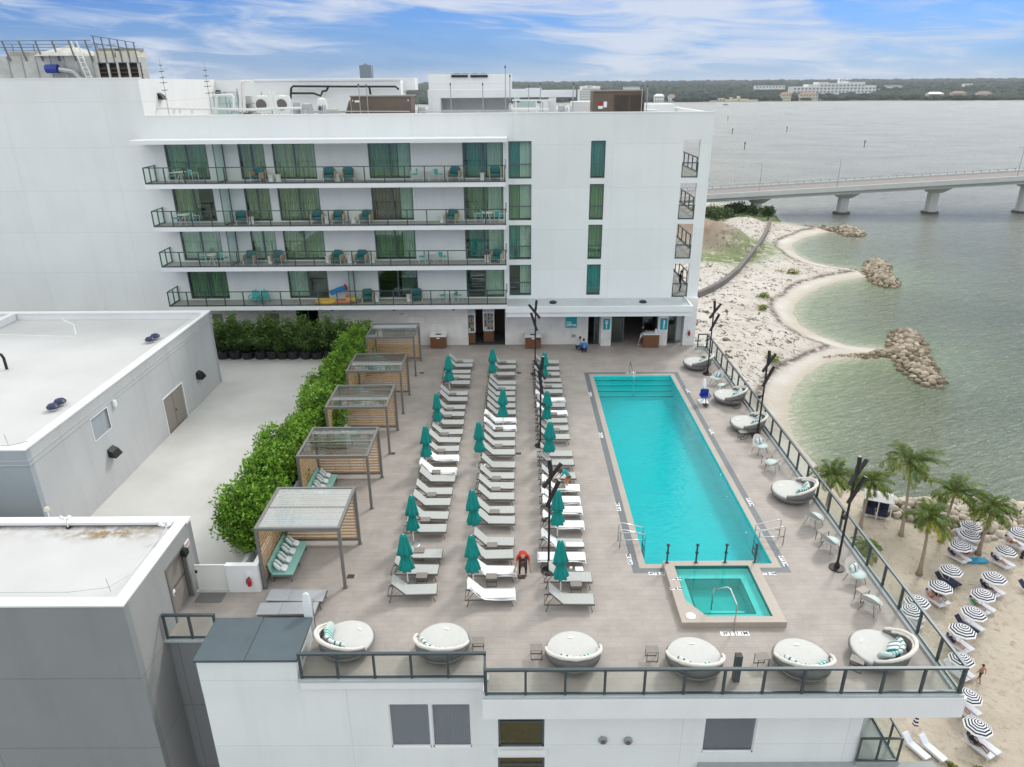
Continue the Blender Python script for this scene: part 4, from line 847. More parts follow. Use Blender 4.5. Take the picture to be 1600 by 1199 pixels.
# vending-like coolers in the recess
for px,yy,w_,lab in ((737,HY+.5,.30,'narrow merchandise cooler at the left edge of the service recess'),(764,HY+.9,.42,'white framed merchandise cooler in the middle of the dark service recess')):
    x=WY(px,520,yy).x; t_=thing('display_cooler',lab,'cooler',(x,yy,0),group='display coolers in the recess'); MB().box(-w_,w_,-.3,.3,.05,1.0).build('base',M['walnut'],t_)
    f=MB(); f.box(-w_-.06,w_+.06,-.36,.32,2.5,2.62); f.box(-w_-.03,-w_+.06,-.34,.3,1.0,2.5); f.box(w_-.06,w_+.03,-.34,.3,1.0,2.5); f.box(-w_-.03,w_+.03,-.34,.3,.98,1.06); f.build('frame',M['letter_white'],t_)
    MB().box(-w_+.06,w_-.06,-.2,.28,1.06,2.5).build('back_panel',M['galv'],t_); g=MB(); rr=random.Random(5)
    for a_ in range(5):
        for b2 in range(3): xx=-w_+.1+(2*w_-.3)*b2/2; g.rbox(xx,xx+.12,-.3,-.21,1.1+a_*.28,1.1+a_*.28+rr.uniform(.14,.24),.02,mi=rr.choice((0,0,1,2)))
    g.build('stock',[M['frame_dark'],M['letter_white'],M['toy_yellow']],t_)
    MB().box(-w_-.02,w_+.02,-.34,.3,2.63,3.1).build('header',M['louvre_grey'],t_)
# ================================================================ roof equipment
RZ=16.45
def rooft(name,label,cat,px0,px1,pytop,Yd,zb=RZ): 
    a=WY(px0,pytop,Yd); b_=WY(px1,pytop,Yd); return thing(name,label,cat,((a.x+b_.x)/2,Yd,zb)),(b_.x-a.x)/2,(a.z+b_.z)/2-zb
# cooling towers on the stair tower
t_,w,h=rooft('cooling_tower','weathered grey cooling tower with a railing walkway on the roof at top left','cooling tower',-40,148,88,60,18.9); cx=t_.location.x
MB().box(-w,w,0,4,0,h).build('casing',M['grime'],t_)
mb=MB(); 
for k in range(9): x=-w+.3+k*(2*w-.6)/8; mb.box(x-.05,x+.05,-.06,0,0,h)
mb.build('rib',M['galv'],t_)
mb=MB()
for k in range(8): x=-w+.2+k*(2*w-.4)/7; mb.bar((x,-.1,h-.35),(x-.25,-.1,h+1.05),.09); 
for z in (.6,1.05): mb.bar((-w,-.12,h+z),(w,-.12,h+z),.045); mb.bar((-w,3.6,h+z-.02),(w,3.6,h+z-.15),.04)
for k in range(6): x=-w+.8+k*1.7; mb.bar((x,3.6,h-.2),(x,3.6,h+1.0),.05)
mb.build('guard_rail',M['taupe'],t_)
mb=MB(); mb.lathe([(1.5,0),(1.55,.35),(1.35,.36)],20,c=(w-6.0,2,h)); mb.lathe([(2.6,0),(2.2,.25),(.3,.75),(0.02,.8)],20,c=(w-2.9,2,h)); mb.build('fan_cowl',M['grime'],t_)
MB().tube([(w-3.6,-.5,h-.9),(w-2.7,-.5,h-.9)],.32,10).build('pump_motor',M['blue_plastic'],t_); MB().tube([(w-3.0,-.5,h-2.0),(w-2.6,-.5,h-2.0)],.26,10).build('pump_motor',M['blue_plastic'],t_)
MB().tube([(w-2.6,-.5,h-.95),(w-1.6,-.5,h-1.1),(w-1.2,-.5,h-1.6),(w-1.1,-.5,0)],.2,8).tube([(w-2.2,-.4,h-1.0),(w-2.1,-.4,0)],.07,6).build('pipework',M['galv'],t_)
lad=MB(); 
for x in (w-.5,w-.1): lad.bar((x-.9,-.3,h+1.0),(x,-.3,0),.07)
for k in range(9): z=h*.95*k/8; sh=-.9*(z/(h+1)); lad.bar((w-.5+sh,-.3,z),(w-.1+sh,-.3,z),.05)
lad.build('ladder',M['white_metal'],t_)
t_,w,h=rooft('cooling_tower','cream cooling tower with open black louvres beside the taller grey one','cooling tower',150,217,90,60,18.9)
MB().box(-w,w-.05,.25,1.3,0,h-.05).build('casing',M['grime'],t_); MB().box(-w+.02,w-.1,.22,.249,0.02,h-.4).build('inner_shade',M['black'],t_)
mb=MB(); 
for k in range(7): z=.15+k*(h-.7)/7; mb.add([(-w,-.05,z),(w,-.05,z),(w,.24,z+.22),(-w,.24,z+.22)],[(0,1,2,3)])
mb.build('louvre',M['ac_slat'],t_)
mb=MB()
for x in (-w,-w*.5,-.08,w*.45,w-.12): mb.box(x-.06,x+.1,-.12,-.04,0,h)
mb.box(-w,w,-.15,.2,h-.35,h); mb.build('frame',M['grime'],t_)
mb=MB(); 
for x in (-w*.55,w*.45): mb.box(x-.75,x+.75,-.1,1.6,h,h+.45)
mb.build('fan_housing',M['cream_metal'],t_)
mb=MB()
for x in (-w*.55,w*.45): mb.lathe([(.85,0),(.9,.2),(.7,.22)],16,c=(x,.9,h+.45))
mb.build('fan_cowl',M['galv'],t_)
mb=MB()
for k in range(6): x=-w+.15+k*(2*w-.3)/5; mb.bar((x+.1,-.15,h-.4),(x,-.15,h+1.5-.1*k),.07)
for z in (1.0,1.5): mb.bar((-w,-.17,h+z),(w,-.17,h+z-.5),.045); 
mb.build('guard_rail',M['taupe'],t_)
# plant penthouses and ducts
def plant(name,label,cat,boxes,mat,Yd,depth,extra=None):
    x0=min(b_[0] for b_ in boxes); x1=max(b_[1] for b_ in boxes); c=WY((x0+x1)/2,170,Yd); t_=thing(name,label,cat,(c.x,Yd,RZ)); mb=MB()
    for (a,b_,top,bot) in boxes:
        A=WY(a,top,Yd); B=WY(b_,top,Yd); Z0=WY((a+b_)/2,bot,Yd).z; mb.box(A.x-c.x,B.x-c.x,0,depth,max(0,Z0-RZ) if bot<172 else 0,(A.z+B.z)/2-RZ)
    mb.build('casing',mat,t_); return t_,c
t_,c=plant('roof_penthouse','long white rooftop plant room behind the brown box unit','plant room',[(396,625,123,180)],M['white_wall'],64,3)
MB().box(-7.5,7.2,-.08,-.0,3.35,3.5).build('coping',M['white_trim'],t_)
plant('roof_penthouse','small white rooftop block right of the long plant room','plant room',[(625,648,122,141)],M['white_trim'],66,2)
t_,c=plant('duct_enclosure','white stepped duct enclosure with four fan caps on top','duct',[(669,800,116,142)],M['grime'] if False else M['white_wall'],67,3)
A=WY(706,120,67-.1); mb=MB()
for (a,b_) in ((705,731),(735,762)): P=WY(a,117.5,66.9); Q=WY(b_,121,66.9); mb.box(P.x-c.x,Q.x-c.x,-.12,-.01,Q.z-RZ,P.z-RZ)
mb.build('louvre',M['black'],t_)
mb=MB()
for px in (714,727,742,755): P=WY(px,115.5,68); mb.lathe([(.5,0),(.52,.1),(.1,.16)],12,c=(P.x-c.x,1.0,P.z-RZ-.12))
mb.build('fan_cap',M['black'],t_)
plant('duct_run','white horizontal rooftop duct on posts, left of the brown louvred unit','duct',[(668,822,140,153),(822,846,138,152),(846,900,141,152),(669,688,153.5,180),(858,869,152.5,180)],M['white_trim'],60,1.6)
t_,c=plant('roof_screen_wall','pale grey recessed panel wall under the rooftop duct','wall',[(690,795,154,180)],M['service_wall_y'],61.4,.3)
t_,c=plant('air_handler','light green-grey air handler box between duct posts','air handler',[(802,838,158,168),(803,812,153,160)],PM('pale_green_housing',(0.42,0.52,0.50),0.5),59.5,1.3)
plant('electrical_cabinet','narrow white louvred cabinet beside the duct leg on the roof','cabinet',[(846,857,156,180)],M['white_metal'],59.2,.7)
plant('roof_upstand','low white roof upstand left of the brown louvred unit','wall',[(894,926,159,180)],M['white_trim'],62,2)
plant('roof_upstand','low white roof upstand right of the brown louvred unit','wall',[(1010,1055,163,180)],M['white_trim'],66,2)
# brown units
t_,w,h=rooft('rooftop_unit','plain brown box shaped rooftop unit in the middle of the hotel roof','rooftop unit',541,650,150.5,57.5); MB().box(-w+.3,w-.4,0,2.2,.2,h-.04).build('casing',M['ac_brown'],t_); MB().box(-w+.25,w-.3,-.06,2.25,h-.04,h+.05).build('lid',M['door_taupe'],t_)
MB().add([(-w-.6,.6,.2),(-w+.28,.0,.2),(-w+.28,.0,h-.2),(-w,.6,h-.4)],[(0,1,2,3)]).build('intake_hood',M['ac_slat'],t_); mb=MB(); 
for (x,z) in ((-w+.45,.5),(-w+.45,h-.3),(w-.6,.5),(w-.6,h-.3)): mb.ell((x,-.03,z),(.05,.03,.05),6,4)
mb.box(-w+.6,-w+.95,-.02,-.005,h-.42,h-.28); mb.build('lifting_lug',M['letter_white'],t_)
t_,w,h=rooft('rooftop_unit','brown rooftop unit with tall vertical louvres near the right end of the roof','rooftop unit',927,1008,143,57.5); MB().box(-w,w,0,2.0,.1,h).build('casing',M['ac_brown'],t_)
mb=MB()
for k in range(26): x=-w*.15+k*(w*1.1)/25; mb.box(x-.03,x+.015,-.07,-.01,.15,h-.25) if k not in (13,) else None
mb.build('louvre',M['ac_slat'],t_); MB().box(-w,w,-.08,2.05,h,h+.08).build('lid',M['door_taupe'],t_)
mb=MB(); mb.box(-w+.4,-w+.75,-.02,-.005,h-1.2,h-1.0); mb.box(-w+.8,-w+1.05,-.02,-.005,h-1.1,h-.7); mb.build('label_plate',M['letter_white'],t_); MB().box(-w+.42,-w+.7,-.02,-.005,h-.95,h-.7).build('warning_plate',M['red'],t_)
# condensers
cd=thing('condenser_unit','','condenser'); MB().rbox(-.55,.55,0,.4,.5,1.7,.04).build('casing',M['white_metal'],cd); MB().lathe([(.40,0),(.40,.03),(.05,.05)],16).build('fan_grille',M['taupe'],cd); cd.children[-1].rotation_euler=(PI/2,0,0); cd.children[-1].location=(-.08,-.01,1.1); MB().tube([(-.4,.2,0),(-.4,.2,.5)],.03,5).tube([(.4,.2,0),(.4,.2,.5)],.03,5).build('stand',M['galv'],cd); cdp=Proto(cd)
for px,lab in ((408,'left one of two white fan condensers on stands at the roof edge'),(440,'right one of two white fan condensers on stands at the roof edge')):
    x=WY(px,150,58).x; cdp.put((x,58,RZ+.6),0,lab,'condensers on the hotel roof')
# pipes, vents and antennas along the roof edge
def poles(name,label,cat,paths,mat,group=None,r=.06):
    c=Vector(paths[0][0]); t_=thing(name,label,cat,c,group=group); mb=MB()
    for p in paths: mb.tube([Vector(q)-c for q in p],r,6)
    mb.build('pipe',mat,t_); return t_
def rp(px,py,Yd=57.0): v=WY(px,py,Yd); return (v.x,v.y,v.z)
poles('pipe_run','long white horizontal pipe on low brackets along the roof edge','pipe',[[rp(244,169),rp(420,172)],[rp(272,169),rp(272,178)],[rp(281,169),rp(281,178)],[rp(300,170),rp(300,178)]],M['white_metal'],r=.10)
poles('gooseneck_pipes','pair of white bent vent pipes left of the condensers','pipe',[[rp(330,178),rp(330,152),rp(334,149),rp(362,149),rp(365,152),rp(366,172)],[rp(338,178),rp(338,153),rp(342,150)],[rp(376,175),rp(376,130),rp(380,127),rp(392,128)],[rp(382,175),rp(380,130)]],M['white_metal'],r=.10)
poles('slanted_pipes','pair of slanting white pipes between the two condensers','pipe',[[rp(425,170),rp(419,142)],[rp(432,169),rp(426,143)],[rp(400,171),rp(425,170),rp(470,169)]],M['white_metal'],r=.10)
poles('refrigerant_line','black insulated pipe looping across the white plant room','pipe',[[rp(454,155,63.5),rp(455,138,63.5),rp(458,135,63.5),rp(540,135.5,63.5),rp(618,135.5,63.5),rp(623,140,63.5)],[rp(455,146,63.5),rp(490,146,63.5),rp(501,150,63.5),rp(504,143,63.5),rp(510,142,63.5),rp(513,136,63.5)],[rp(579,148,63.5),rp(577,136,63.5)]],M['black'],r=.09)
t_=thing('pipe_rack','cluttered grey steel rack of valves, meters and conduits left of the condensers','pipe rack',(WY(395,170,58.5).x,58.5,RZ)); mb=MB(); rr=random.Random(8)
for x in (-1.6,-.9,.0,.9,1.5): mb.bar((x,0,0),(x-.1,0,rr.uniform(1.8,2.9)),.07)
for z in (.6,1.2,1.8): mb.bar((-1.6,0,z),(1.5,0,z),.06)
mb.build('rack',M['galv'],t_); mb=MB()
for k in range(9): x=rr.uniform(-1.5,1.3); z=rr.uniform(.4,2.2); mb.rbox(x,x+rr.uniform(.2,.5),-.25,-.05,z,z+rr.uniform(.2,.4),.03)
mb.build('meter_box',M['grime'],t_); mb=MB()
for k in range(6): x=rr.uniform(-1.5,1.3); z=rr.uniform(.2,2.0); mb.tube([(x,-.15,0),(x,-.15,z),(x+.4,-.15,z+.1)],.04,5)
mb.build('conduit',M['frame_dark'],t_)
t_=thing('ventilation_frame','open steel frame of small panels left of the pipe rack','frame',(WY(354,165,58).x,58,RZ)); mb=MB()
for x in (-.9,0,.9): mb.bar((x,0,0),(x,0,2.6),.06)
for z in (.9,1.8,2.6): mb.bar((-.9,0,z),(.9,0,z),.06)
mb.build('frame',M['galv'],t_); MB().box(-.85,.85,.02,.04,1.0,2.5).build('panel',M['screen_glass'],t_)
for (px,pb,pt,lab) in ((260,178,88,'left one of two thin antenna masts with cross elements on the roof'),(327,178,97,'right one of two thin antenna masts with cross elements on the roof')):
    a=WY(px+4,pb,56.5); b2=WY(px-4,pt,56.5); t_=thing('antenna_mast',lab,'antenna',(a.x,56.5,RZ),group='antennas on the hotel roof'); H_=b2.z-RZ; mb=MB(); mb.tube([(0,0,0),(0,0,H_)],[.035,.015],5); mb.build('mast',M['galv'],t_); mb=MB()
    for k,z in enumerate((.55,.65,.72,.80,.88)): wdt=(.22,.28,.2,.2,.14)[k]; mb.tube([(-wdt,0,H_*z),(wdt,0,H_*z+.02)],.02,4); mb.ell((0,0,H_*z),(.06,.06,.05),6,4)
    mb.build('element',M['frame_dark'],t_)
for k,(px,pt) in enumerate(((705,131),(755,131),(826,134),(844,131),(895,131),(790,104),(797,118),(1002,134),(1010,134),(563,132),(575,133))):
    a=WY(px,170,57.0); H_=WY(px,pt,57).z-RZ; t_=thing('vent_pipe','thin steel post rising from the roof edge, %s from the left'%ORD[[563,575,705,755,790,797,826,844,895,1002,1010].index(px)],'pole',(a.x,57.0,RZ),group='posts along the roof edge'); MB().tube([(0,0,0),(0,0,H_)],.035,5).build('post',M['galv'],t_); MB().lathe([(.05,H_-.12),(.06,H_),(.01,H_+.08)],6).build('cap',M['frame_dark'],t_)
rr=random.Random(12)
for k,(px0,px1,top,mt,lab) in enumerate(((470,486,163,'galv','small grey junction box cluster at the roof edge left of the plain brown unit'),(494,508,155,'white_metal','white hooded vent on the roof left of the plain brown unit'),(505,528,171,'grime','row of short weathered valves at the roof edge beside the plain brown unit'),(376,392,150,'grime','weathered cabinet behind the pipe rack on the roof'),(456,466,160,'galv','narrow grey cabinet right of the white fan condensers'),(872,884,166,'galv','short grey manifold under the right end of the rooftop duct'),(652,664,168,'galv','grey box at the right foot of the plain brown rooftop unit'),(1000,1030,172,'white_metal','low white curb vent near the right end of the hotel roof'))):
    t_,w,h=rooft('roof_fitting',lab,'roof fitting',px0,px1,top,58.6); h=max(h,.35); MB().rbox(-w,w,0,.6,.15,h,.06).build('case',M[mt],t_); f_=MB()
    for q in range(3): x=-w+.1+q*(2*w-.2)/2; f_.tube([(x,-.1,0),(x,-.1,h*.7),(x+.1,-.05,h*.8)],.035,5)
    f_.build('conduit',M['galv'],t_); MB().box(-w*.6,w*.2,-.02,-.001,h*.5,h*.75).build('access_panel',M['frame_dark'] if k%2 else M['letter_white'],t_)
poles('conduit_rack','low rack of thin grey conduits running along the middle of the roof edge','pipe',[[rp(470,174),rp(640,174.5)],[rp(470,176),rp(540,176)],[rp(655,175),rp(925,175.5)],[rp(690,173),rp(800,173)],[rp(880,168),rp(880,178)],[rp(886,168),rp(886,178)],[rp(892,166),rp(892,178)],[rp(848,176),rp(848,160)]],M['galv'],r=.045)
poles('support_frame','white pipe support frame beside the air handler on the roof','frame',[[rp(800,157),rp(860,157)],[rp(806,157),rp(806,178)],[rp(838,157),rp(838,178)],[rp(800,171),rp(858,171)]],M['white_metal'],r=.06)
def floodlight(loc,rz,lab):
    t_=thing('flood_light',lab,'light',loc,rz,'dark wedge shaped wall lights'); MB().add([(-.28,0,-.2),(.28,0,-.2),(.28,0,.25),(-.28,0,.25),(-.34,-.42,-.22),(.34,-.42,-.22),(.30,-.25,.10),(-.30,-.25,.10)],[(0,3,2,1),(4,5,6,7),(0,1,5,4),(1,2,6,5),(2,3,7,6),(3,0,4,7)]).build('housing',M['black'],t_); MB().box(-.26,.26,-.36,-.1,-.235,-.222).build('lens',M['galv'],t_)
for px,py,lab in ((249,151,'dark wedge shaped light on the white tower side wall near the antenna'),(340,146,'dark wedge shaped light beside the roof pipes')):
    y=62.0 if px<300 else 69; x=-26.4
    p=WY(px,py,y); 
    if px<300: 
        Y_=(-26.4)/( (WY(px,py,1000).x)/1000.0 ); z_=WY(px,py,Y_).z; floodlight((-26.39,Y_,z_),PI/2,lab)
    else: floodlight((p.x,68.98,p.z),0,lab)
# ================================================================ podium, deck, pools
PY=19.5
podium=thing('podium_building','white lower building carrying the pool deck, with louvres and windows on its front','building',(0,0,0))
def W19(px,py): p=WY(px,py,PY); return p.x,p.z
lou=[(606,670,1101,1169),(673,735,1101,1169),(1103,1185,1121,1177)]; win=[(778,851,1117.5,1168),(778,851,1184,1235)]
ph=[]
for (a,b_,c,d_) in lou+win:
    x0,z1=W19(a,c); x1,_=W19(b_,c); _,z0=W19((a+b_)/2,d_); ph.append((x0,x1,z0,z1))
X1=W19(1350,1121)[0]
mb=MB()
for q in holes_grid(-11.24,X1,-23.3,-0.02,[(h[0],h[1],h[2],h[3]) for h in ph]): mb.box(q[0],q[1],PY,PY+.3,q[2],q[3])
mb.build('front_wall',M['podium_wall'],podium)
MB().box(X1-.3,X1,PY+.3,54,-23.3,-.9).build('side_wall',M['white_wall_y'],podium)
for (x0,x1,z0,z1) in ph[:3]:
    f=MB(); f.box(x0,x1,PY+.05,PY+.09,z0,z0+.08); f.box(x0,x1,PY+.05,PY+.09,z1-.04,z1); f.box(x0,x0+.04,PY+.05,PY+.09,z0,z1); f.box(x1-.04,x1,PY+.05,PY+.09,z0,z1); fo=f.build('louvre',M['white_trim'],podium)
    s_=MB(); n=int((x1-x0)/.055)
    for k in range(n): x=x0+.05+(x1-x0-.1)*k/n; s_.add([(x,PY+.07,z0+.05),(x+.035,PY+.13,z0+.05),(x+.035,PY+.13,z1-.04),(x,PY+.07,z1-.04)],[(0,1,2,3)])
    s_.build('blades',M['louvre_grey'],fo); MB().box(x0,x1,PY+.14,PY+.16,z0,z1).build('backing',M['louvre_grey'],fo)
for (x0,x1,z0,z1) in ph[3:]:
    f=MB(); f.box(x0,x1,PY+.04,PY+.14,z1-.07,z1); f.box(x0,x1,PY+.04,PY+.14,z0,z0+.09); f.box(x0,x0+.08,PY+.04,PY+.14,z0,z1); f.box(x1-.08,x1,PY+.04,PY+.14,z0,z1); zt=z1-(z1-z0)*.22; f.box(x0,x1,PY+.03,PY+.135,zt-.05,zt); fo=f.build('window',M['frame_dark'],podium)
    MB().box(x0+.05,x1-.05,PY+.09,PY+.11,z0+.05,z1-.05).build('pane',M['glass_amber'],fo)
x0,z0=W19(772,1168); x1,z1=W19(853,1184)
MB().box(ph[3][0]-.05,ph[3][1]+.1,PY-.12,PY,z0-.03-.27,z0-.03).build('window_ledge',M['white_trim'],podium)
for (px,py) in ((942,1155),(981,1156)):
    x,z=W19(px,py); v=MB(); v.lathe([(.16,0),(.165,.1),(.12,.11)],14); o=v.build('round_vent',M['galv'],podium); o.location=(x,PY-.001,z); o.rotation_euler=(PI/2,0,0); o2=MB().box(-.07,.07,-.09,.03,.11,.16).build('vent_flap',M['taupe'],o)
x0,z0=W19(1090,1191); MB().box(x0,X1+3.0,PY-.35,PY-.001,z0-.25,z0).build('lower_ledge',M['conc_grey'],podium)
# fascia of the projecting deck
DX1=15.42; FY=18.55; SX=-1.12
MB().box(SX-.05,DX1,FY,PY-.003,-.88,-.012).box(X1+.01,DX1,PY-.002,54.6,-.88,-.012).build('deck_fascia',M['white_trim'],podium)
MB().box(-7.66,SX-.06,PY-.12,PY-.004,-.32,-.01).build('deck_edge',M['white_trim'],podium)
# lower corner balcony with glass railing
zb=WY(1337,1189,PY-.1).z; xq=WY(1412,1150,PY-.1).x
cb=MB().box(X1+.01,xq+.08,PY-.16,PY+3.5,zb-.32,zb-.02).build('lower_balcony',M['conc_grey'],podium); r_=MB(); ya=PY-.1; xr=xq
r_.box(X1,xr+.03,ya-.03,ya+.03,zb+1.1,zb+1.17); r_.box(xr-.03,xr+.03,ya+.03,PY+3.4,zb+1.1,zb+1.17); r_.box(X1,xr+.03,ya-.03,ya+.03,zb,zb+.07); r_.box(xr-.03,xr+.03,ya+.03,PY+3.4,zb,zb+.07)
for x in (X1+.04,(X1+xr)/2,xr): r_.box(x-.03,x+.03,ya-.031,ya+.031,zb,zb+1.15)
for y in (PY+.6,PY+2.0,PY+3.4): r_.box(xr-.031,xr+.031,y-.03,y+.03,zb,zb+1.15)
r_.build('lower_railing',M['rail'],cb); MB().box(X1+.06,xr-.03,ya-.006,ya+.006,zb+.07,zb+1.1).box(xr-.006,xr+.006,ya+.04,PY+3.3,zb+.07,zb+1.1).build('lower_glass',M['rail_glass'],cb)
# ---- deck surface with openings for the pool and spa basins
PX=[G(930,588).x,G(1055,588).x,G(1007,883).x,G(1200,885).x]
px0=5.68; px1=11.25; pyn=26.05; pyf=48.1          # water edge of the pool
sx0,sx1,sy0,sy1=6.4,10.45,22.03,25.9           # outer spa walls
hole=(px0,px1,pyn,pyf)
dk=MB()
for q in holes_grid(-13.35,DX1-.2,18.75,HY,[hole,(sx0+.02,sx1-.02,sy0+.02,sy1-.02),(-14,-11.0,24.3,60),(-14,SX,10,PY),(-14,-11.2,10,21.5)]): dk.add([(q[0],q[2],0),(q[1],q[2],0),(q[1],q[3],0),(q[0],q[3],0)],[(0,1,2,3)])
tag(dk.build('pool_deck',M['deck']),kind='structure')
tag(MB().box(-13.34,DX1-.25,FY+.2,HY,-.5,-.05).build('deck_slab',M['conc_grey']),kind='structure') if False else None
ln=MB()
for q in holes_grid(-45,-11.0,24.3,HY,[(-60,-20.9,27.1,47.4),(-60,-13.36,10,25.0)]): ln.add([(q[0],q[2],.006),(q[1],q[2],.006),(q[1],q[3],.006),(q[0],q[3],.006)],[(0,1,2,3)])
tag(ln.build('service_lane',M['lane']),kind='structure')
# dark tile band and coping round the pool
def ring(x0,x1,y0,y1,t0,t1,z,gap=None):
    o=(x0-t1,x1+t1,y0-t1,y1+t1); i=(x0-t0,x1+t0,y0-t0,y1+t0); mb=MB()
    for q in holes_grid(o[0],o[1],o[2],o[3],[(i[0],i[1],i[2],i[3])]+([gap] if gap else [])): mb.add([(q[0],q[2],z),(q[1],q[2],z),(q[1],q[3],z),(q[0],q[3],z)],[(0,1,2,3)])
    return mb
gp=(sx0+.01,sx1-.01,10,26.7)
tag(ring(px0,px1,pyn,pyf,.30,.62,.004,gp).build('dark_tile_band',M['band']),kind='structure')
pool=thing('swimming_pool','long rectangular turquoise swimming pool with steps at its far end','swimming pool',(0,0,0))
ring(px0,px1,pyn,pyf,0,.30,.012,gp).build('coping',M['coping'],pool)
bs=MB(); D=-1.25
bs.add([(px0,pyn,.01),(px1,pyn,.01),(px1,pyf,.01),(px0,pyf,.01),(px0,pyn,D),(px1,pyn,D),(px1,pyf,D),(px0,pyf,D)],[(4,5,6,7),(0,4,7,3),(1,2,6,5),(3,7,6,2),(0,1,5,4)])
bs.build('basin',M['pool_plaster'],pool)
st=MB()
for k in range(4): st.box(px0+.001,px1-.001,pyf-.38*(k+1),pyf-.38*k-.001,D,-.22-.26*k-0.001*k)
st.build('steps',M['pool_steps'],pool)
sn=MB()
for k in range(4): sn.box(px0+.02,px1-.02,pyf-.38*(k+1)-.006,pyf-.38*(k+1)+.05,-.22-.26*k-.03,-.22-.26*k+.006)
sn.build('step_nosing',M['spa_line'],pool)
MB().add([(px0,pyn,-.10),(px1,pyn,-.10),(px1,pyf,-.10),(px0,pyf,-.10)],[(0,1,2,3)]).build('water_surface',M['pool_water'],pool)
lt=MB()
for y in (30,36,42): lt.lathe([(.12,0),(.1,.03)],10,c=(0,0,0)) if False else None
# ---- spa
ZS=.28; spa=thing('hot_tub','raised square hot tub with beige tiled walls and green water','hot tub',(0,0,0))
ax0,ax1,ay0,ay1=sx0+.43,sx1-.43,sy0+.34,sy1-.32
mb=MB()
for q in holes_grid(sx0,sx1,sy0,sy1,[(ax0,ax1,ay0,ay1)]): mb.add([(q[0],q[2],ZS),(q[1],q[2],ZS),(q[1],q[3],ZS),(q[0],q[3],ZS)],[(0,1,2,3)])
mb.add([(ax0,ay0,ZS+.003),(ax0+.62,ay0,ZS+.003),(ax0,ay0+.95,ZS+.003)],[(0,1,2)])
mb.build('coping',M['coping'],spa)
mb=MB(); mb.add([(sx0,sy0,-.3),(sx1,sy0,-.3),(sx1,sy1,-1.2),(sx0,sy1,-1.2),(sx0,sy0,ZS),(sx1,sy0,ZS),(sx1,sy1,ZS),(sx0,sy1,ZS)],[(0,1,5,4),(1,2,6,5),(2,3,7,6),(3,0,4,7)]); mb.build('outer_wall',M['coping_v'],spa)
mb=MB(); b0=.55; zb_=-.02
mb.add([(ax0,ay0,ZS),(ax1,ay0,ZS),(ax1,ay1,ZS),(ax0,ay1,ZS),(ax0,ay0,zb_),(ax1,ay0,zb_),(ax1,ay1,zb_),(ax0,ay1,zb_)],[(0,4,7,3),(1,2,6,5),(3,7,6,2),(0,1,5,4)])
ix0,ix1,iy0,iy1=ax0+.38,ax1-.48,ay0+.50,ay1-.55
for q in holes_grid(ax0,ax1,ay0,ay1,[(ix0,ix1,iy0,iy1)]): mb.add([(q[0],q[2],zb_),(q[1],q[2],zb_),(q[1],q[3],zb_),(q[0],q[3],zb_)],[(0,1,2,3)])
mb.build('basin',M['spa_plaster'],spa)
MB().add([(ix0,iy0,zb_),(ix1,iy0,zb_),(ix1,iy1,zb_),(ix0,iy1,zb_),(ix0,iy0,-.55),(ix1,iy0,-.55),(ix1,iy1,-.55),(ix0,iy1,-.55)],[(4,5,6,7),(0,4,7,3),(1,2,6,5),(3,7,6,2),(0,1,5,4)]).build('pit',M['spa_pit'],spa)
mb=MB()
for (a,b_,c,d_) in ((ix0-.03,ix0+.03,iy0,iy1),(ix1-.03,ix1+.03,iy0,iy1),(ix0,ix1,iy1-.03,iy1+.03),(ix0,ix1,iy0-.03,iy0+.03)): mb.box(a,b_,c,d_,zb_,zb_+.008)
for (a,b_,c,d_) in ((ax0+.004,ax0+.02,ay0,ay1),(ax1-.02,ax1-.004,ay0,ay1),(ax0,ax1,ay1-.02,ay1-.004)): mb.box(a,b_,c,d_,ZS-.16,ZS-.01)
mb.build('trim_tiles',M['spa_line'],spa)
MB().add([(ax0,ay0,ZS-.10),(ax1,ay0,ZS-.10),(ax1,ay1,ZS-.10),(ax0,ay1,ZS-.10)],[(0,1,2,3)]).build('water_surface',M['spa_water'],spa)
mb=MB(); mb.lathe([(.19,ZS+.005),(.19,ZS+.02),(.16,ZS+.022)],20,c=(sx0+.42,sy0+.36,0)); mb.build('skimmer_lid',M['letter_white'],spa)
mb=MB(); 
for k in range(3): mb.box((ax0+ax1)/2-.5+.1*k,(ax0+ax1)/2+.9-.1*k,iy0+.001,iy0+.22*(3-k),-.54,-.44+.13*k)
mb.build('entry_steps',M['spa_plaster'],spa)
MB().box((ax0+ax1)/2-.35,(ax0+ax1)/2,iy0+.15,iy0+.5,-.545,-.53).build('floor_drain',M['spa_line'],spa)
def tubeset(name,label,cat,paths,r=.028,mat=None,group=None,part='rail'):
    c=Vector(paths[0][0]); t_=thing(name,label,cat,c,group=group)
    for p in paths: MB().tube([Vector(q)-c for q in p],r,8).build(part,mat or M['chrome'],t_,smooth=True)
    return t_
# spa handrail
xh=8.36; yb=sy0-.18
tubeset('spa_handrail','bent chrome handrail reaching over the near wall of the hot tub','handrail',[[(xh,yb,0),(xh,yb,1.25),(xh-.03,yb+.05,1.33),(xh-.12,yb+.55,1.55),(xh-.2,yb+.65,1.57),(xh-.55,yb+1.1,1.15),(xh-.58,yb+1.13,1.08),(xh-.58,yb+1.13,.1)],[(xh,yb,0),(xh,yb,.012)]],.03)
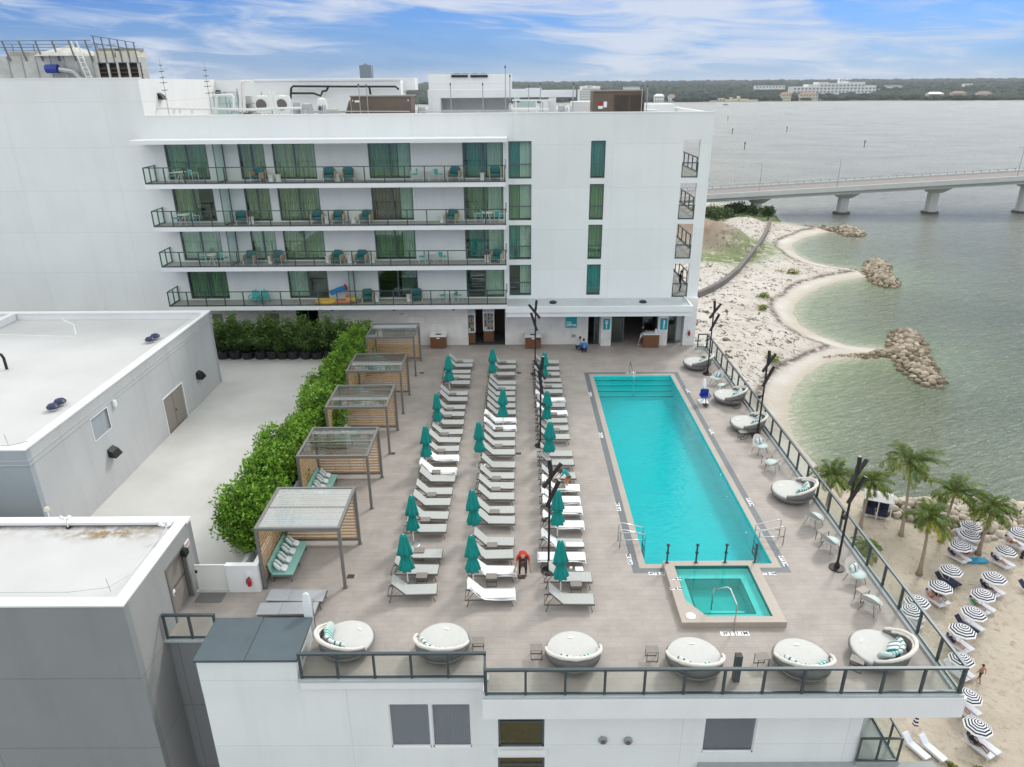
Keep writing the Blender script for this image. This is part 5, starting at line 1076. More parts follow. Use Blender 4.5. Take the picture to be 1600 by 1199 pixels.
# posts of the glass guard behind the spa
pp=thing('guard_post','','post'); MB().box(-.035,.035,-.02,.02,0,.98).build('post',M['rail'],pp); MB().box(-.09,.09,-.05,.05,0,.02).build('base_plate',M['rail'],pp); MB().box(-.07,.07,-.05,.05,.5,.55).box(-.07,.07,-.05,.05,.9,.95).build('clip',M['rail'],pp); ppp=Proto(pp)
for k,px in enumerate((1041,1086,1131,1177)): p=G(px,877-.6*k,ZS); ppp.put((p.x,sy1-.13,ZS),0,'dark guard post on the far edge of the hot tub, %s from the left'%ORD[k],'guard posts behind the hot tub')
# access rails at both near corners and far end
def ladder(x,y,s,label):
    ps=[]
    for dy in (0,.55):
        ps.append([(x-s*.95,y+dy,0),(x-s*.95,y+dy,.88),(x-s*.88,y+dy,.95),(x-s*.78,y+dy,.96),(x+s*.12,y+dy,.72),(x+s*.18,y+dy,.66),(x+s*.18,y+dy,-.9)]); ps.append([(x-s*.95,y+dy,.42),(x+s*.18,y+dy,.42)])
    t_=tubeset('pool_ladder_rail',label,'handrail',ps,.025,group='chrome rails at the near corners of the pool'); c=t_.location
    mb=MB()
    for z in (-.2,-.5,-.8): mb.box(s*.18+x-.03-c.x,s*.18+x+.03-c.x,y-c.y,y+.55-c.y,z,z+.04)
    mb.build('rung',M['rail'],t_)
ladder(px0,G(985,856).y+.0,1,'chrome ladder rails at the near left corner of the pool'); ladder(px1+.0,G(1215,853).y+.1,-1,'chrome ladder rails at the near right corner of the pool')
xr=G(990,600).x; tubeset('step_handrail','slim chrome handrail at the steps of the far pool end','handrail',[[(xr,pyf+.45,0),(xr,pyf+.45,.8),(xr,pyf+.35,.92),(xr+.03,pyf-1.3,.55),(xr+.03,pyf-1.4,.45),(xr+.03,pyf-1.4,-1.0)],[(xr,pyf+.45,0),(xr,pyf+.45,.01)]],.028)
# depth markers set in the deck
def marker(px,py,rz,body,label,z=.008,w=.62,h=.16,two=False):
    p=G(px,py,z); t_=thing('depth_marker',label,'depth marker',(p.x,p.y,z),rz,'depth markers set in the paving'); mb=MB()
    for k in range(2): mb.box(-w/2+k*(w/2+.03),-.03+k*(w/2+.03),-h/2,h/2,0,.004)
    mb.build('tile',M['letter_white'],t_); a,b_=body.split('|')
    text_mesh('numerals',a,h*.95,M['letter_black'],t_,(-w/4-.015,0,.006),(0,0,0),.001,bold=.006); text_mesh('numerals',b_,h*.95,M['letter_black'],t_,(w/4,0,.006),(0,0,0),.001,bold=.006)
D3='3FT|1.1M'; D4='4FT|1.2M'
marker(1148,990,0,'3FT|1.1M','depth marker tiles on the paving below the hot tub handrail',w=1.1,h=.24)
for px,py,rz,b_,l_ in ((922,616,PI/2,D3,'depth marker on the left of the pool, farthest away'),(939,680,PI/2,D3,'depth marker on the left of the pool, second from the far end'),(966,792,PI/2,D4,'depth marker on the left of the pool, second from the near end'),(983.5,874,PI/2,D4,'depth marker on the left of the pool by the near left corner'),
    (1075,611,-PI/2,D3,'depth marker on the right of the pool, farthest away'),(1112,675,-PI/2,D3,'depth marker on the right of the pool, second from the far end'),(1172,785,-PI/2,D4,'depth marker on the right of the pool, second from the near end'),(1224,877,-PI/2,D4,'depth marker beside the near right corner of the pool'),
    (1027,896.5,0,D4,'depth marker in front of the near left edge of the pool band'),(1199,896.5,0,D4,'depth marker in front of the near right edge of the pool band'),(985,583,PI,D3,'depth marker beyond the far edge of the pool')): marker(px,py,rz,b_,l_,w=.75,h=.2)
for py,l_ in ((904.5,'depth marker on the left coping of the hot tub, the farther one'),(920,'depth marker on the left coping of the hot tub, the nearer one')): marker(1056,py,0,'3FT|0.9M',l_,z=ZS+.002,w=.5,h=.15)
# drains
for px,py,l_ in ((548,901,'small dark drain grate beside the nearest pergola post'),(815,902,'small dark drain grate in front of the bending person in red'),(613,709,'small dark drain grate by the middle pergola post'),(810,709,'small dark drain grate between the middle and right lounger rows'),(659,583,'small dark drain grate by the farthest pergola'),(811,583,'small dark drain grate at the far end of the middle lounger row')):
    p=G(px,py,0); tag(MB().rbox(-.16,.16,-.14,.14,.002,.008,.02).build('floor_drain',M['stain'],loc=p),l_,'drain','drain grates in the paving')
# trench line behind the pool
a=G(926,570); b_=G(1044,569); tag(MB().box(a.x,b_.x,a.y-.03,a.y+.03,.002,.008).build('trench_drain',M['coping']),'thin pale trench drain line beyond the far end of the pool','drain')
# ---- railings round the deck
def railing(name,label,x0,y0,x1,y1,n,z=0,group=None,ks=1):
    t_=thing(name,label,'railing',(x0,y0,z),group=group); dx,dy=x1-x0,y1-y0; Lh=math.hypot(dx,dy); ux,uy=dx/Lh,dy/Lh; Mx=Matrix(((ux,-uy,0),(uy,ux,0),(0,0,1))).to_4x4()
    MB().box(-.12,Lh+.12,-.12,.14,-.01,.10,M=Mx).build('kerb',M['kerb'],t_)
    MB().box(-.05,Lh+.05,-.055,.055,1.16,1.24,M=Mx).build('top_rail',M['rail'],t_); MB().box(0,Lh,-.03,.03,.13,.19,M=Mx).build('bottom_rail',M['rail'],t_)
    for k in range(n+1): u=Lh*k/n; MB().box(u-.04,u+.04,-.045,.045,.101,1.16,M=Mx).build('post',M['rail'],t_)
    MB().box(.04,Lh-.04,-.007,.007,.19,1.16,M=Mx).build('glass_panel',M['rail_glass'],t_); return t_
railing('deck_railing','dark framed glass railing along the front right edge of the pool deck',SX+.08,18.7,15.2,18.7,12)
railing('deck_railing','dark framed glass railing along the front left edge, beside the metal roofed box',-7.6,PY-.02,SX+.02,PY-.02,5)
railing('deck_railing','long glass railing along the beach side of the pool deck',15.22,18.78,15.22,53.6,25)
railing('deck_railing','short glass railing section between hotel corner and beach side railing',14.5,53.7,15.2,53.7,1)
railing('deck_railing','short glass railing between the grey building and the metal roofed box',-13.25,21.5,-11.35,21.5,2)
tag(MB().box(SX,SX+.06,18.8,PY-.15,.12,1.2).build('return_panel',M['rail']),'short dark railing return where the front edge steps forward','railing')
# wall below short railing
grey=thing('grey_building','grey painted low building with a white parapet roof at bottom left','building',(0,0,0))
B2X=-13.35; B2Z=3.22
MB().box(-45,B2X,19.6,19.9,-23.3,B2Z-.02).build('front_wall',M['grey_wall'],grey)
# side wall with a door opening
dya=G(293,948).y-.1; dyb=dya+.0
mb=MB(); d0,d1=22.45,24.15
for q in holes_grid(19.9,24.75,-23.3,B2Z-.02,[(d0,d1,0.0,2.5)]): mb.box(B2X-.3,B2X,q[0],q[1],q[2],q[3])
mb.build('side_wall',M['grey_wall_y'],grey)
MB().box(-45,B2X,24.75,25.05,-3,B2Z-.02).build('back_wall',M['grey_wall'],grey)
MB().box(-45,B2X-.3,19.9,24.75,B2Z-.30,B2Z-.22).build('roof',M['roof_white'],grey)
MB().box(B2X-.33,B2X-.302,19.94,24.7,B2Z-.21,B2Z-.03).box(-45,B2X-.34,19.902,19.93,B2Z-.21,B2Z-.03).build('roof_upturn',M['white_trim'],grey)
mb=MB(); mb.box(-45,B2X+.04,19.56,20.0,B2Z-.02,B2Z+.05); mb.box(B2X-.4,B2X+.04,20.0,24.65,B2Z-.02,B2Z+.05); mb.box(-45,B2X+.04,24.65,25.08,B2Z-.12,B2Z+.0); mb.build('parapet_cap',M['white_trim'],grey)
o=MB().box(B2X-.22,B2X-.16,d0,d1,0,2.5).build('door',M['door_taupe'],grey); MB().box(B2X-.158,B2X-.15,d0+.1,d1-.1,1.15,1.25).build('door_rail',M['taupe'],o)
mb=MB(); mb.box(B2X-.12,B2X+.03,d0+.003,d0+.1,0,2.39); mb.box(B2X-.12,B2X+.03,d1-.1,d1-.003,0,2.39); mb.box(B2X-.12,B2X+.03,d0+.003,d1-.003,2.39,2.497); mb.build('door_frame',M['cab_frame'],grey)
mb=MB(); pts=[(-40,20.25),(-20,20.25),(-15.6,20.25),(-14.3,20.5),(-13.9,21.2),(-13.9,24.3)]
for a,b_ in zip(pts[:-1],pts[1:]): mb.tube([(a[0],a[1],B2Z+.06),(b_[0],b_[1],B2Z+.06)],.012,4)
mb.tube([(-14.15,20.35,B2Z),(-14.2,20.35,B2Z+.55)],.012,4); mb.build('lightning_cable',M['galv'],grey)
o=MB().add([(-20.0,23.6,B2Z-.213),(-17.5,23.9,B2Z-.213),(-15.0,24.55,B2Z-.213),(-20.4,24.6,B2Z-.213)],[(0,1,2,3)])
# brown dried puddle on that roof has a shape of its own
sm=bpy.data.materials.new('rust_stain'); sm.use_nodes=True; t=sm.node_tree; b=t.nodes['Principled BSDF']; setin(b,'Roughness',.8); b.inputs['Base Color'].default_value=(.30,.20,.09,1)
fac=mth(t,'MULTIPLY',mrange(t,nz(t,2.2,7,.7),.42,.62),attr(t,'mask')); t.links.new(fac,b.inputs['Alpha'])
X,Y,F=grid(-21,-13.8,23.0,24.7,.1); so=fastmesh('roof_stain',np.stack([X.ravel(),Y.ravel(),np.full(X.size,B2Z-.212)],-1),F,sm,parent=grey)
mk_=np.exp(-(((X+16.2)/1.4)**2+((Y-24.2)/.36)**2))*.85+np.exp(-((Y-24.68)/.12)**2)*.55+.12*np.clip((Y-23.2)/1.3,0,1); set_attr(so,'mask',np.clip(mk_,0,1).ravel())
def rooflamp(px,py,z,lab):
    p=G(px,py,z); t_=thing('roof_spotlight',lab,'spotlight',p,group='twin white spotlights on the roofs'); MB().lathe([(.09,0),(.09,.03),(.03,.04)],10).build('base',M['black'],t_); MB().tube([(0,0,.03),(0,0,.42)],.025,6).build('stem',M['white_metal'],t_)
    for s in (-1,1): MB().tube([(s*.05,0,.42),(s*.2,-.05,.55)],[.05,.08],8).build('lamp',M['letter_white'],t_)
rooflamp(107,825,B2Z-.2,'twin headed white spotlight on the roof near the brown stain'); rooflamp(262,836,B2Z-.1,'twin headed white spotlight on the parapet near the roof corner')
p=G(79,815,B2Z-.2); t_=thing('roof_beacon','cream dome light on a thin white stem beside the roof stain','light',p); MB().tube([(0,0,0),(0,0,.55)],.02,5).build('stem',M['white_metal'],t_); MB().lathe([(.10,.5),(.12,.58),(.08,.68),(.01,.70)],10).build('dome',M['cream_metal'],t_)
# fittings on the side wall
def xplane(px,py,x):
    d=_ray(px,py); k=x/d.x; return Vector((x,d.y*k,CH+d.z*k))
p=xplane(283,863,B2X); t_=thing('wall_lantern','black box shaped wall light beside the door of the grey building','light',p); MB().rbox(0,.26,-.14,.14,-.18,.16,.04).build('housing',M['black'],t_)
p=xplane(291,850,B2X); t_=thing('exit_sign','round edged red on white exit sign above the door of the grey building','sign',p); MB().rbox(.0,.04,-.22,.22,-.13,.13,.03).build('panel',M['letter_white'],t_); text_mesh('lettering','EXIT',.17,M['pink_sign'],t_,(.045,0,0),(PI/2,0,PI/2),bold=.008)
p=xplane(271,926,B2X); t_=thing('card_reader','small white card reader on the grey wall near the door','card reader',p); MB().rbox(0,.05,-.08,.08,-.13,.13,.02).build('case',M['letter_white'],t_); MB().box(.05,.055,-.05,.05,-.1,-.02).build('keypad',M['black'],t_)
MB().box(-13.34,-11.24,21.62,21.8,-23.3,-.02).build('link_wall',M['grey_wall'],podium)
# ---- service building with white roof
sv=thing('service_building','pale grey service building with a wide white roof on the left','building',(0,0,0)); SXX=-20.9; SZ=5.2; SY0,SY1=27.15,47.1
g_d=(xplane(258,690,SXX),xplane(298,600,SXX)); 
ya,yb_=xplane(268,680,SXX).y,xplane(296,650,SXX).y; wy0,wy1=xplane(150,690,SXX).y,xplane(170,640,SXX).y
yd0=G(267.5,680,0).y; yd1=G(297,651,0).y; zd=xplane(258,622,SXX).z
yw0=xplane(149,689,SXX).y; yw1=xplane(174,670,SXX).y; zw0=xplane(149,689,SXX).z; zw1=xplane(141,657,SXX).z
mb=MB()
for q in holes_grid(SY0+.3,SY1,0,SZ,[(yd0,yd1,0,zd),(yw0,yw1,zw0,zw1)]): mb.box(SXX-.3,SXX,q[0],q[1],q[2],q[3])
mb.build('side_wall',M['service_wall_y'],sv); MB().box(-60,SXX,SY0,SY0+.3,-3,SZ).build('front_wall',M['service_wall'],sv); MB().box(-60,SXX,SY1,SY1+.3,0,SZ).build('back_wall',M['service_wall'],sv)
xl=G(36,486,SZ).x; MB().box(-60,SXX-.3,SY0+.3,SY1,SZ-.5,SZ-.42).build('roof',M['roof_white'],sv)
MB().box(SXX-.33,SXX-.302,SY0+.34,SY1-.04,SZ-.42,SZ-.002).box(-60,SXX-.34,SY0+.302,SY0+.33,SZ-.42,SZ-.002).box(-60,SXX-.34,SY1-.03,SY1-.002,SZ-.42,SZ-.002).build('roof_upturn',M['white_trim'],sv)
mb=MB(); mb.box(-60,SXX+.05,SY0-.05,SY0+.4,SZ,SZ+.08); mb.box(SXX-.42,SXX+.05,SY0+.4,SY1-.1,SZ,SZ+.08); mb.box(-60,SXX+.05,SY1-.1,SY1+.35,SZ,SZ+.08); mb.box(xl-.4,xl,SY0+.4,SY1-.1,SZ-.4,SZ+.06); mb.build('parapet_cap',M['white_trim'],sv)
mb=MB(); 
for z in (SZ-.5,SZ-.72): mb.box(SXX-.001,SXX+.025,SY0-.02,SY1,z-.02,z+.02); mb.box(-60,SXX+.025,SY0-.025,SY0-.001,z-.02,z+.02)
mb.build('moulding',M['service_wall_y'],sv)
mb=MB(); mb.box(SXX-.12,SXX-.06,yd0,yd1,0,zd); o=mb.build('double_door',M['door_taupe'],sv); ym=(yd0+yd1)/2; MB().box(SXX-.059,SXX-.05,ym-.015,ym+.015,0,zd).box(SXX-.06,SXX-.0,ym+.1,ym+.16,1.0,1.1).build('door_seam',M['taupe'],o)
MB().box(SXX+.002,SXX+.04,yd0-.08,yd0,0,zd+.08).box(SXX+.002,SXX+.04,yd1,yd1+.08,0,zd+.08).box(SXX+.002,SXX+.04,yd0,yd1,zd+.002,zd+.08).build('door_frame',M['white_trim'],sv)
o=MB().box(SXX-.12,SXX-.08,yw0,yw1,zw0,zw1).build('wall_vent',M['service_wall'],sv); MB().box(SXX-.04,SXX+.02,yw0-.05,yw0,zw0-.05,zw1+.05).box(SXX-.04,SXX+.02,yw1,yw1+.05,zw0-.05,zw1+.05).box(SXX-.04,SXX+.02,yw0,yw1,zw0-.05,zw0).box(SXX-.04,SXX+.02,yw0,yw1,zw1,zw1+.05).build('vent_frame',M['white_trim'],o)
mb=MB(); pts=[(-50,SY0+.25),(SXX-.8,SY0+.3),(SXX-.3,SY0+.7),(SXX-.28,SY1-.5)]
for a,b_ in zip(pts[:-1],pts[1:]): mb.tube([(a[0],a[1],SZ+.1),(b_[0],b_[1],SZ+.1)],.015,4)
mb.tube([(SXX-.9,SY0+.35,SZ),(SXX-.95,SY0+.35,SZ+.6)],.014,4); mb.build('lightning_cable',M['galv'],sv)
MB().tube([G(0,523,SZ-.42),G(115,526,SZ-.42)],.02,5).tube([G(98,500,SZ-.42),G(116,508,SZ-.42),G(119,524,SZ-.42)],.05,6).build('roof_seam',M['white_trim'],sv)
MB().tube([G(166,489,SZ-.4),G(166,489,SZ-.4)+Vector((0,0,.9))],.05,6).build('roof_vent_stub',M['white_trim'],sv)
for i,(px,py) in enumerate(((235,535),(243,530),(84,641),(95,633))):
    p=G(px,py,SZ-.4); t_=thing('roof_vent_cap','small navy vent cap on the white roof, %s one of the %s pair'%(('left','right')[i%2],('far','near')[i//2]),'vent',p,group='navy vent caps on the service building roof'); MB().lathe([(.12,0),(.12,.15)],10).build('collar',M['white_trim'],t_); MB().lathe([(.28,.13),(.30,.2),(.2,.32),(.03,.37)],12).build('dome',M['blue_vent'],t_)
p=G(11,578,SZ-.42); t_=thing('gooseneck_vent','black hooked vent pipe at the left edge of the white roof','vent',p); MB().tube([(0,0,0),(0,0,.7),(-.08,0,.9),(-.25,0,.98),(-.42,0,.88),(-.45,0,.7)],.08,7).build('pipe',M['black'],t_); MB().lathe([(.16,0),(.16,.03)],10).build('flashing',M['cream_metal'],t_)
for px,py,lab in ((309,586,'dark wedge shaped light on the service building wall near its far end'),(173,706,'dark wedge shaped light on the service building wall below the square vent')):
    p=xplane(px,py,SXX); floodlight(p,PI/2,lab)
p=xplane(177,631,SXX); t_=thing('alarm_light','small white alarm light on the service building wall above the vent','light',p); MB().rbox(0,.15,-.12,.12,-.2,.2,.04).build('case',M['letter_white'],t_)
# ---- metal roofed box (stair bulkhead) at the front edge
bk=thing('roof_hatch_box','low white box with a dark two panel metal roof at the front deck edge','hatch',(0,0,0)); bx0,bx1,by0,by1,bzt=-11.24,-7.74,PY-.02,21.5,.90
MB().box(bx0,bx1,by0+.005,by1,-.6,bzt).build('wall',M['podium_wall'],bk)
r_=MB(); r_.box(bx0-.05,(bx0+bx1)/2-.02,by0-.08,by1+.08,bzt,bzt+.10); r_.box((bx0+bx1)/2+.02,bx1+.08,by0-.08,by1+.08,bzt,bzt+.10); r_.build('roof_panel',M['dark_roof'],bk)
MB().box((bx0+bx1)/2-.02,(bx0+bx1)/2+.02,by0-.07,by1+.07,bzt,bzt+.085).build('roof_seam',M['rail'],bk)
MB().box(bx1,bx1+.03,20.1,20.3,.35,.6).build('socket_cover',M['galv'],bk)
p=G(484,968); x_,y_=-7.86,21.75
t_=thing('shower_column','white rounded shower column with a steel pipe behind the metal roofed box','shower',(x_,y_,0)); MB().rbox(-.17,.17,-.07,.07,0,1.95,.06).build('column',M['letter_white'],t_); MB().tube([(.2,0,.1),(.2,0,1.5),(.28,0,1.65),(.2,-.02,1.75)],.02,6).build('pipe',M['chrome'],t_)
# ---- gate and planter end wall
gw=thing('planter_wall','white rendered end wall with a fire extinguisher, beside the gate','wall',(0,0,0)); MB().box(-11.93,-10.62,24.3,24.5,0,1.3).box(-10.8,-10.62,24.5,26.4,0,1.3).box(-11.93,-11.75,24.5,26.9,0,.35).build('wall',M['white_trim'],gw); MB().box(-11.95,-10.6,24.28,24.52,1.3,1.34).box(-10.82,-10.6,24.52,26.42,1.3,1.34).build('cap',M['white_trim'],gw)
extinguisher((-10.98,24.298,.42),0,'fire extinguisher on the white planter end wall by the gate')
gt=thing('service_gate','white gate with fine horizontal slats between the grey building and the planter wall','gate',(-12.6,24.4,0)); s_=MB()
for k in range(24): z=.12+k*.048; s_.box(-.56,.56,-.012,.012,z,z+.034)
s_.build('slats',M['white_metal'],gt); MB().box(-.63,-.56,-.03,.03,.05,1.32).box(.56,.63,-.03,.03,.05,1.32).box(-.56,.56,-.03,.03,.05,.12).box(-.56,.56,-.03,.03,1.26,1.32).build('gate_frame',M['white_metal'],gt); MB().box(-.62,-.54,-.08,-.03,.95,1.08).build('latch',M['black'],gt)
p=G(338,932); tag(MB().rbox(-.55,.55,-.3,.3,.004,.02,.03).build('floor_mat',M['mat_grey'],loc=(-12.6,23.95,0)),'grey door mat in front of the white gate','mat')
# planter trough under the hedge
tag(MB().box(-12.75,-10.95,26.9,53.2,.0,.42).build('hedge_planter',M['lane']),'long low white planter holding the hedge behind the pergolas','planter')
tag(MB().box(-10.92,-10.84,26.5,53.4,0,1.25).build('hedge_screen_wall',M['service_wall_y']),'thin grey low wall between the hedge and the pergolas','wall')
# ================================================================ vegetation
def leaf_cloud(name,centers,size,mat,parent=None,seed=1,tone=None,up=0.35,aspect=0.5,fold=True):
    """small pointed leaves (two triangles each) at the given points with random tilt"""
    r=np.random.default_rng(seed); n=len(centers); c=np.asarray(centers)
    th=r.uniform(0,2*np.pi,n); el=np.arcsin(np.clip(r.normal(up,0.45,n),-0.95,0.98)); d=np.stack([np.cos(th)*np.cos(el),np.sin(th)*np.cos(el),np.sin(el)],-1)
    rr=r.normal(size=(n,3)); s=np.cross(d,rr); s/=np.linalg.norm(s,axis=1,keepdims=True)+1e-9
    L_=size*r.uniform(0.6,1.3,n)[:,None]; Wd=L_*aspect
    V=np.stack([c,c+d*L_*0.5+s*Wd*0.5,c+d*L_,c+d*L_*0.5-s*Wd*0.5],1).reshape(-1,3)
    F=np.arange(4*n).reshape(n,4); o=fastmesh(name,V,F,mat,parent)
    tn=r.random(n) if tone is None else np.clip(tone+r.normal(0,0.16,n),0,1); set_attr(o,'tone',np.repeat(tn,4)); return o
# hedge: rounded heads of leaves over branches
r=np.random.default_rng(3); pts=[]; tones=[]; heads=[]
y=26.9
while y<53.2:
    t_=(y-26.9)/26.3; hx_=-11.85+r.normal(0,.34); hz=r.uniform(1.3,2.25); heads.append((hx_,y,hz,r.uniform(.6,1.0)))
    if r.random()<.6: heads.append((hx_+r.choice([-.5,.45]),y+r.uniform(-.3,.3),r.uniform(1.0,1.6),r.uniform(.55,.8)))
    y+=r.uniform(.55,.8)
heads[0]=(-12.15,27.0,1.6,1.0); heads.insert(1,(-11.7,26.9,1.15,.85)); heads.insert(2,(-12.3,27.5,2.2,.9))
for (x,y,z,rad) in heads:
    n=int(2300*rad**2*(1.25 if y<36 else .85)); v=r.normal(size=(n,3)); v/=np.linalg.norm(v,axis=1,keepdims=True); rr=rad*(0.55+0.5*r.random(n)**0.5)*(1+0.26*np.sin(v[:,0]*5+x*3)*np.cos(v[:,2]*6+y*2)+0.18*np.sin(v[:,1]*9+z*4))
    p=np.stack([x+v[:,0]*rr*1.05,y+v[:,1]*rr*.95,z+v[:,2]*rr*1.0],-1); p=p[p[:,2]>.35]; pts.append(p)
    q=(p-np.array([x,y,z])); tones.append(np.clip(.30+.75*(np.linalg.norm(q,axis=1)/rad-.6)+.25*np.sin(q[:,0]*7+x)*np.sin(q[:,1]*6+y)+.15*np.sin(p[:,2]*9),0,1))  # leaves darker deep in each head: inner shade painted as tone
hedge=thing('hedge','long bright green broad-leaved hedge running behind the five pergolas','hedge',(0,0,0))
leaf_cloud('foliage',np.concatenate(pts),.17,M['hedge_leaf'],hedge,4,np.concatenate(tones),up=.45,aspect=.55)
mb=MB()
for (x,y,z,rad) in heads:
    mb.tube([(-11.85,y,.3),((x-11.85)/2,y,z*.6),(x,y,z+rad*.4)],[.045,.035,.012],5)
    for k in range(3): a=r.uniform(0,6.28); mb.tube([(x,y,z*.75),(x+math.cos(a)*rad*.8,y+math.sin(a)*rad*.8,z+r.uniform(-.2,.6)*rad)],[.022,.008],4)
mb.build('branches',M['branch'],hedge)
# potted shrubs on the lane
def potted(seed):
    t_=thing('potted_shrub','','potted plant'); MB().lathe([(.32,0),(.40,.52),(.43,.55),(.40,.56),(.34,.5)],16).build('pot',M['pot'],t_)
    r=np.random.default_rng(seed); P=[]; T=[]; mb=MB()
    for k in range(26):
        a=r.uniform(0,6.28); e=r.uniform(.15,.95); L_=r.uniform(1.1,2.1); dx=math.cos(a)*(1-e)*.95; dy=math.sin(a)*(1-e)*.95
        pts_=[]; 
        for s in np.linspace(0,1,6): pts_.append((dx*L_*s,dy*L_*s,.5+L_*s*(.75+.35*e)-.35*s*s*(1-e)))
        mb.tube(pts_,[.018]*5+[.006],4)
        n=200; s=r.uniform(.2,1.05,n); base=np.stack([np.interp(s,np.linspace(0,1,6),[p[i] for p in pts_]) for i in range(3)],-1)+r.normal(0,.13,(n,3)); P.append(base); T.append(np.clip(.15+.55*s-.2+r.normal(0,.1,n)+.25*(base[:,2]>2.1),0,1))
    leaf_cloud('foliage',np.concatenate(P),.17,M['pot_leaf'],t_,seed,np.concatenate(T),up=.1,aspect=.35); mb.build('stems',M['branch'],t_); return t_
pr_=[Proto(potted(s)) for s in (21,22,23)]
for k,px in enumerate((347,366,386,406,424,441,456.5,477,494,514,533)):
    p=G(px,562.5,0); pr_[k%3].put((p.x,p.y+.42,.006),k*1.3,('leafy shrub in a black nursery pot, leftmost of the row by the service building wall','leafy shrub in a black nursery pot, second from the left of the row','leafy shrub in a black nursery pot, third from the left of the row','leafy shrub in a black nursery pot, fourth from the left of the row','leafy shrub in a black nursery pot, fifth from the left of the row','leafy shrub in a black nursery pot, fourth from the hedge end of the row','leafy shrub in a black nursery pot, third from the hedge end of the row','leafy shrub in a black nursery pot, last one whose pot shows whole','leafy shrub in a black nursery pot, its pot half hidden by the hedge','leafy shrub behind the hedge with its pot hidden, left of the farthest pergola','leafy shrub behind the hedge, closest to the farthest pergola')[k],'potted shrubs in a row below the hotel balconies',scale=(1.32,1.32,1.18+.12*math.sin(k*2.2)))
# palms
def palm(seed,h,lean=(0,0),nf=20,fl=2.5,droop=1.0):
    t_=thing('palm_tree','','palm tree'); r=np.random.default_rng(seed); tp=[]; 
    for s in np.linspace(0,1,9): tp.append((lean[0]*s*s,lean[1]*s*s,h*s-.15))
    MB().tube(tp,[.34,.2,.165,.15,.14,.13,.12,.12,.10],9).build('trunk',M['trunk'],t_,smooth=True)
    top=np.array(tp[-1]); V=[]; F=[]; T=[]; rach=MB(); wind=np.array([.55,-.1])
    for k in range(nf):
        a=2*np.pi*k/nf*2.4+r.normal(0,.4); e0=1.25-1.3*(k/nf)+r.normal(0,.16); L_=fl*r.uniform(.72,1.15); n=26; p=top.copy(); P=[p.copy()]; ang=e0
        for i in range(n):
            d=np.array([math.cos(a)*math.cos(ang)+wind[0]*i/n*.6,math.sin(a)*math.cos(ang)+wind[1]*i/n*.6,math.sin(ang)]); d/=np.linalg.norm(d); p=p+d*L_/n; P.append(p.copy()); ang-=(.058+.04*(i/n))*droop
        P=np.array(P); rach.tube([tuple(q) for q in P[::5]],[.035,.028,.02,.014,.01,.006][:len(P[::5])],4)
        for i in range(3,n+1):
            t=P[i]-P[i-1]; t/=np.linalg.norm(t); side=np.cross(t,[0,0,1]); side/=np.linalg.norm(side)+1e-9; w=(.62+.09*fl)*math.sin(math.pi*min(1,(i/n)*.9+.12))**.7; 
            for s in (-1,1):
                for q in (0,.5):
                    b_=P[i-1]*(q)+P[i]*(1-q); ll=w*r.uniform(.8,1.15); tip=b_+side*s*ll*.72+t*ll*.55+np.array([0,0,-ll*.30+r.normal(0,.06)]); m_=b_+(tip-b_)*.5+np.array([0,0,.05]); u=t*.046
                    o=len(V); V+=[b_-u,m_-u,tip,m_+u]; F.append((o,o+1,o+2,o+3)); tn=np.clip(.35-.2*(e0>.6)+.6*(e0<.15)*(k/nf)+r.normal(0,.2),0,1); T+=[tn]*4
    o=fastmesh('fronds',V,F,M['palm_leaf'],t_); set_attr(o,'tone',T); rach.build('frond_stalks',M['bush_leaf'] if False else M['branch'],t_)
    mb=MB(); 
    for k in range(7): a=k*.9; mb.ell(top+np.array([math.cos(a)*.22,math.sin(a)*.22,-.12]),(.13,.13,.15),6,5)
    mb.build('coconuts',M['wood'],t_); return t_
palms=[((1407,838),(1424,722),6.4,1,'tallest palm in the middle, standing beside the white beach cabana'),((1436,897),(1453,806),6.0,2,'lone curved palm on the open sand in front of the others'),((1357,822),(1362,752),5.6,3,'palm immediately left of the white beach cabana'),((1545,842),(1552,792),5.2,4,'palm nearest the right edge behind the striped umbrellas'),((1480,822),(1493,768),5.6,5,'palm standing among the boulders between the tallest and the rightmost palm'),((1310,840),(1303,742),6.0,6,'palm cluster leader just behind the beach side railing and light pole'),((1345,870),(1352,853),2.2,7,'short low palm seen through the railing glass below the cabana')]
for (b_,c_,h,sd_,lab) in palms:
    crown=G(c_[0],c_[1],BZ+h); base=G(b_[0],b_[1],BZ) if sd_ in(1,2) else None
    if base is None: base=Vector((crown.x-.3,crown.y-.2,BZ))
    o=palm(30+sd_,h,((crown.x-base.x),(crown.y-base.y)),(24,22,20,23,21,24,15)[sd_-1],{1:3.7,2:2.75,3:2.7,4:2.9,5:2.9,6:3.0,7:1.8}[sd_]); o.location=(base.x,base.y,BZ); o['label']=lab; o['group']='palm trees on the beach'
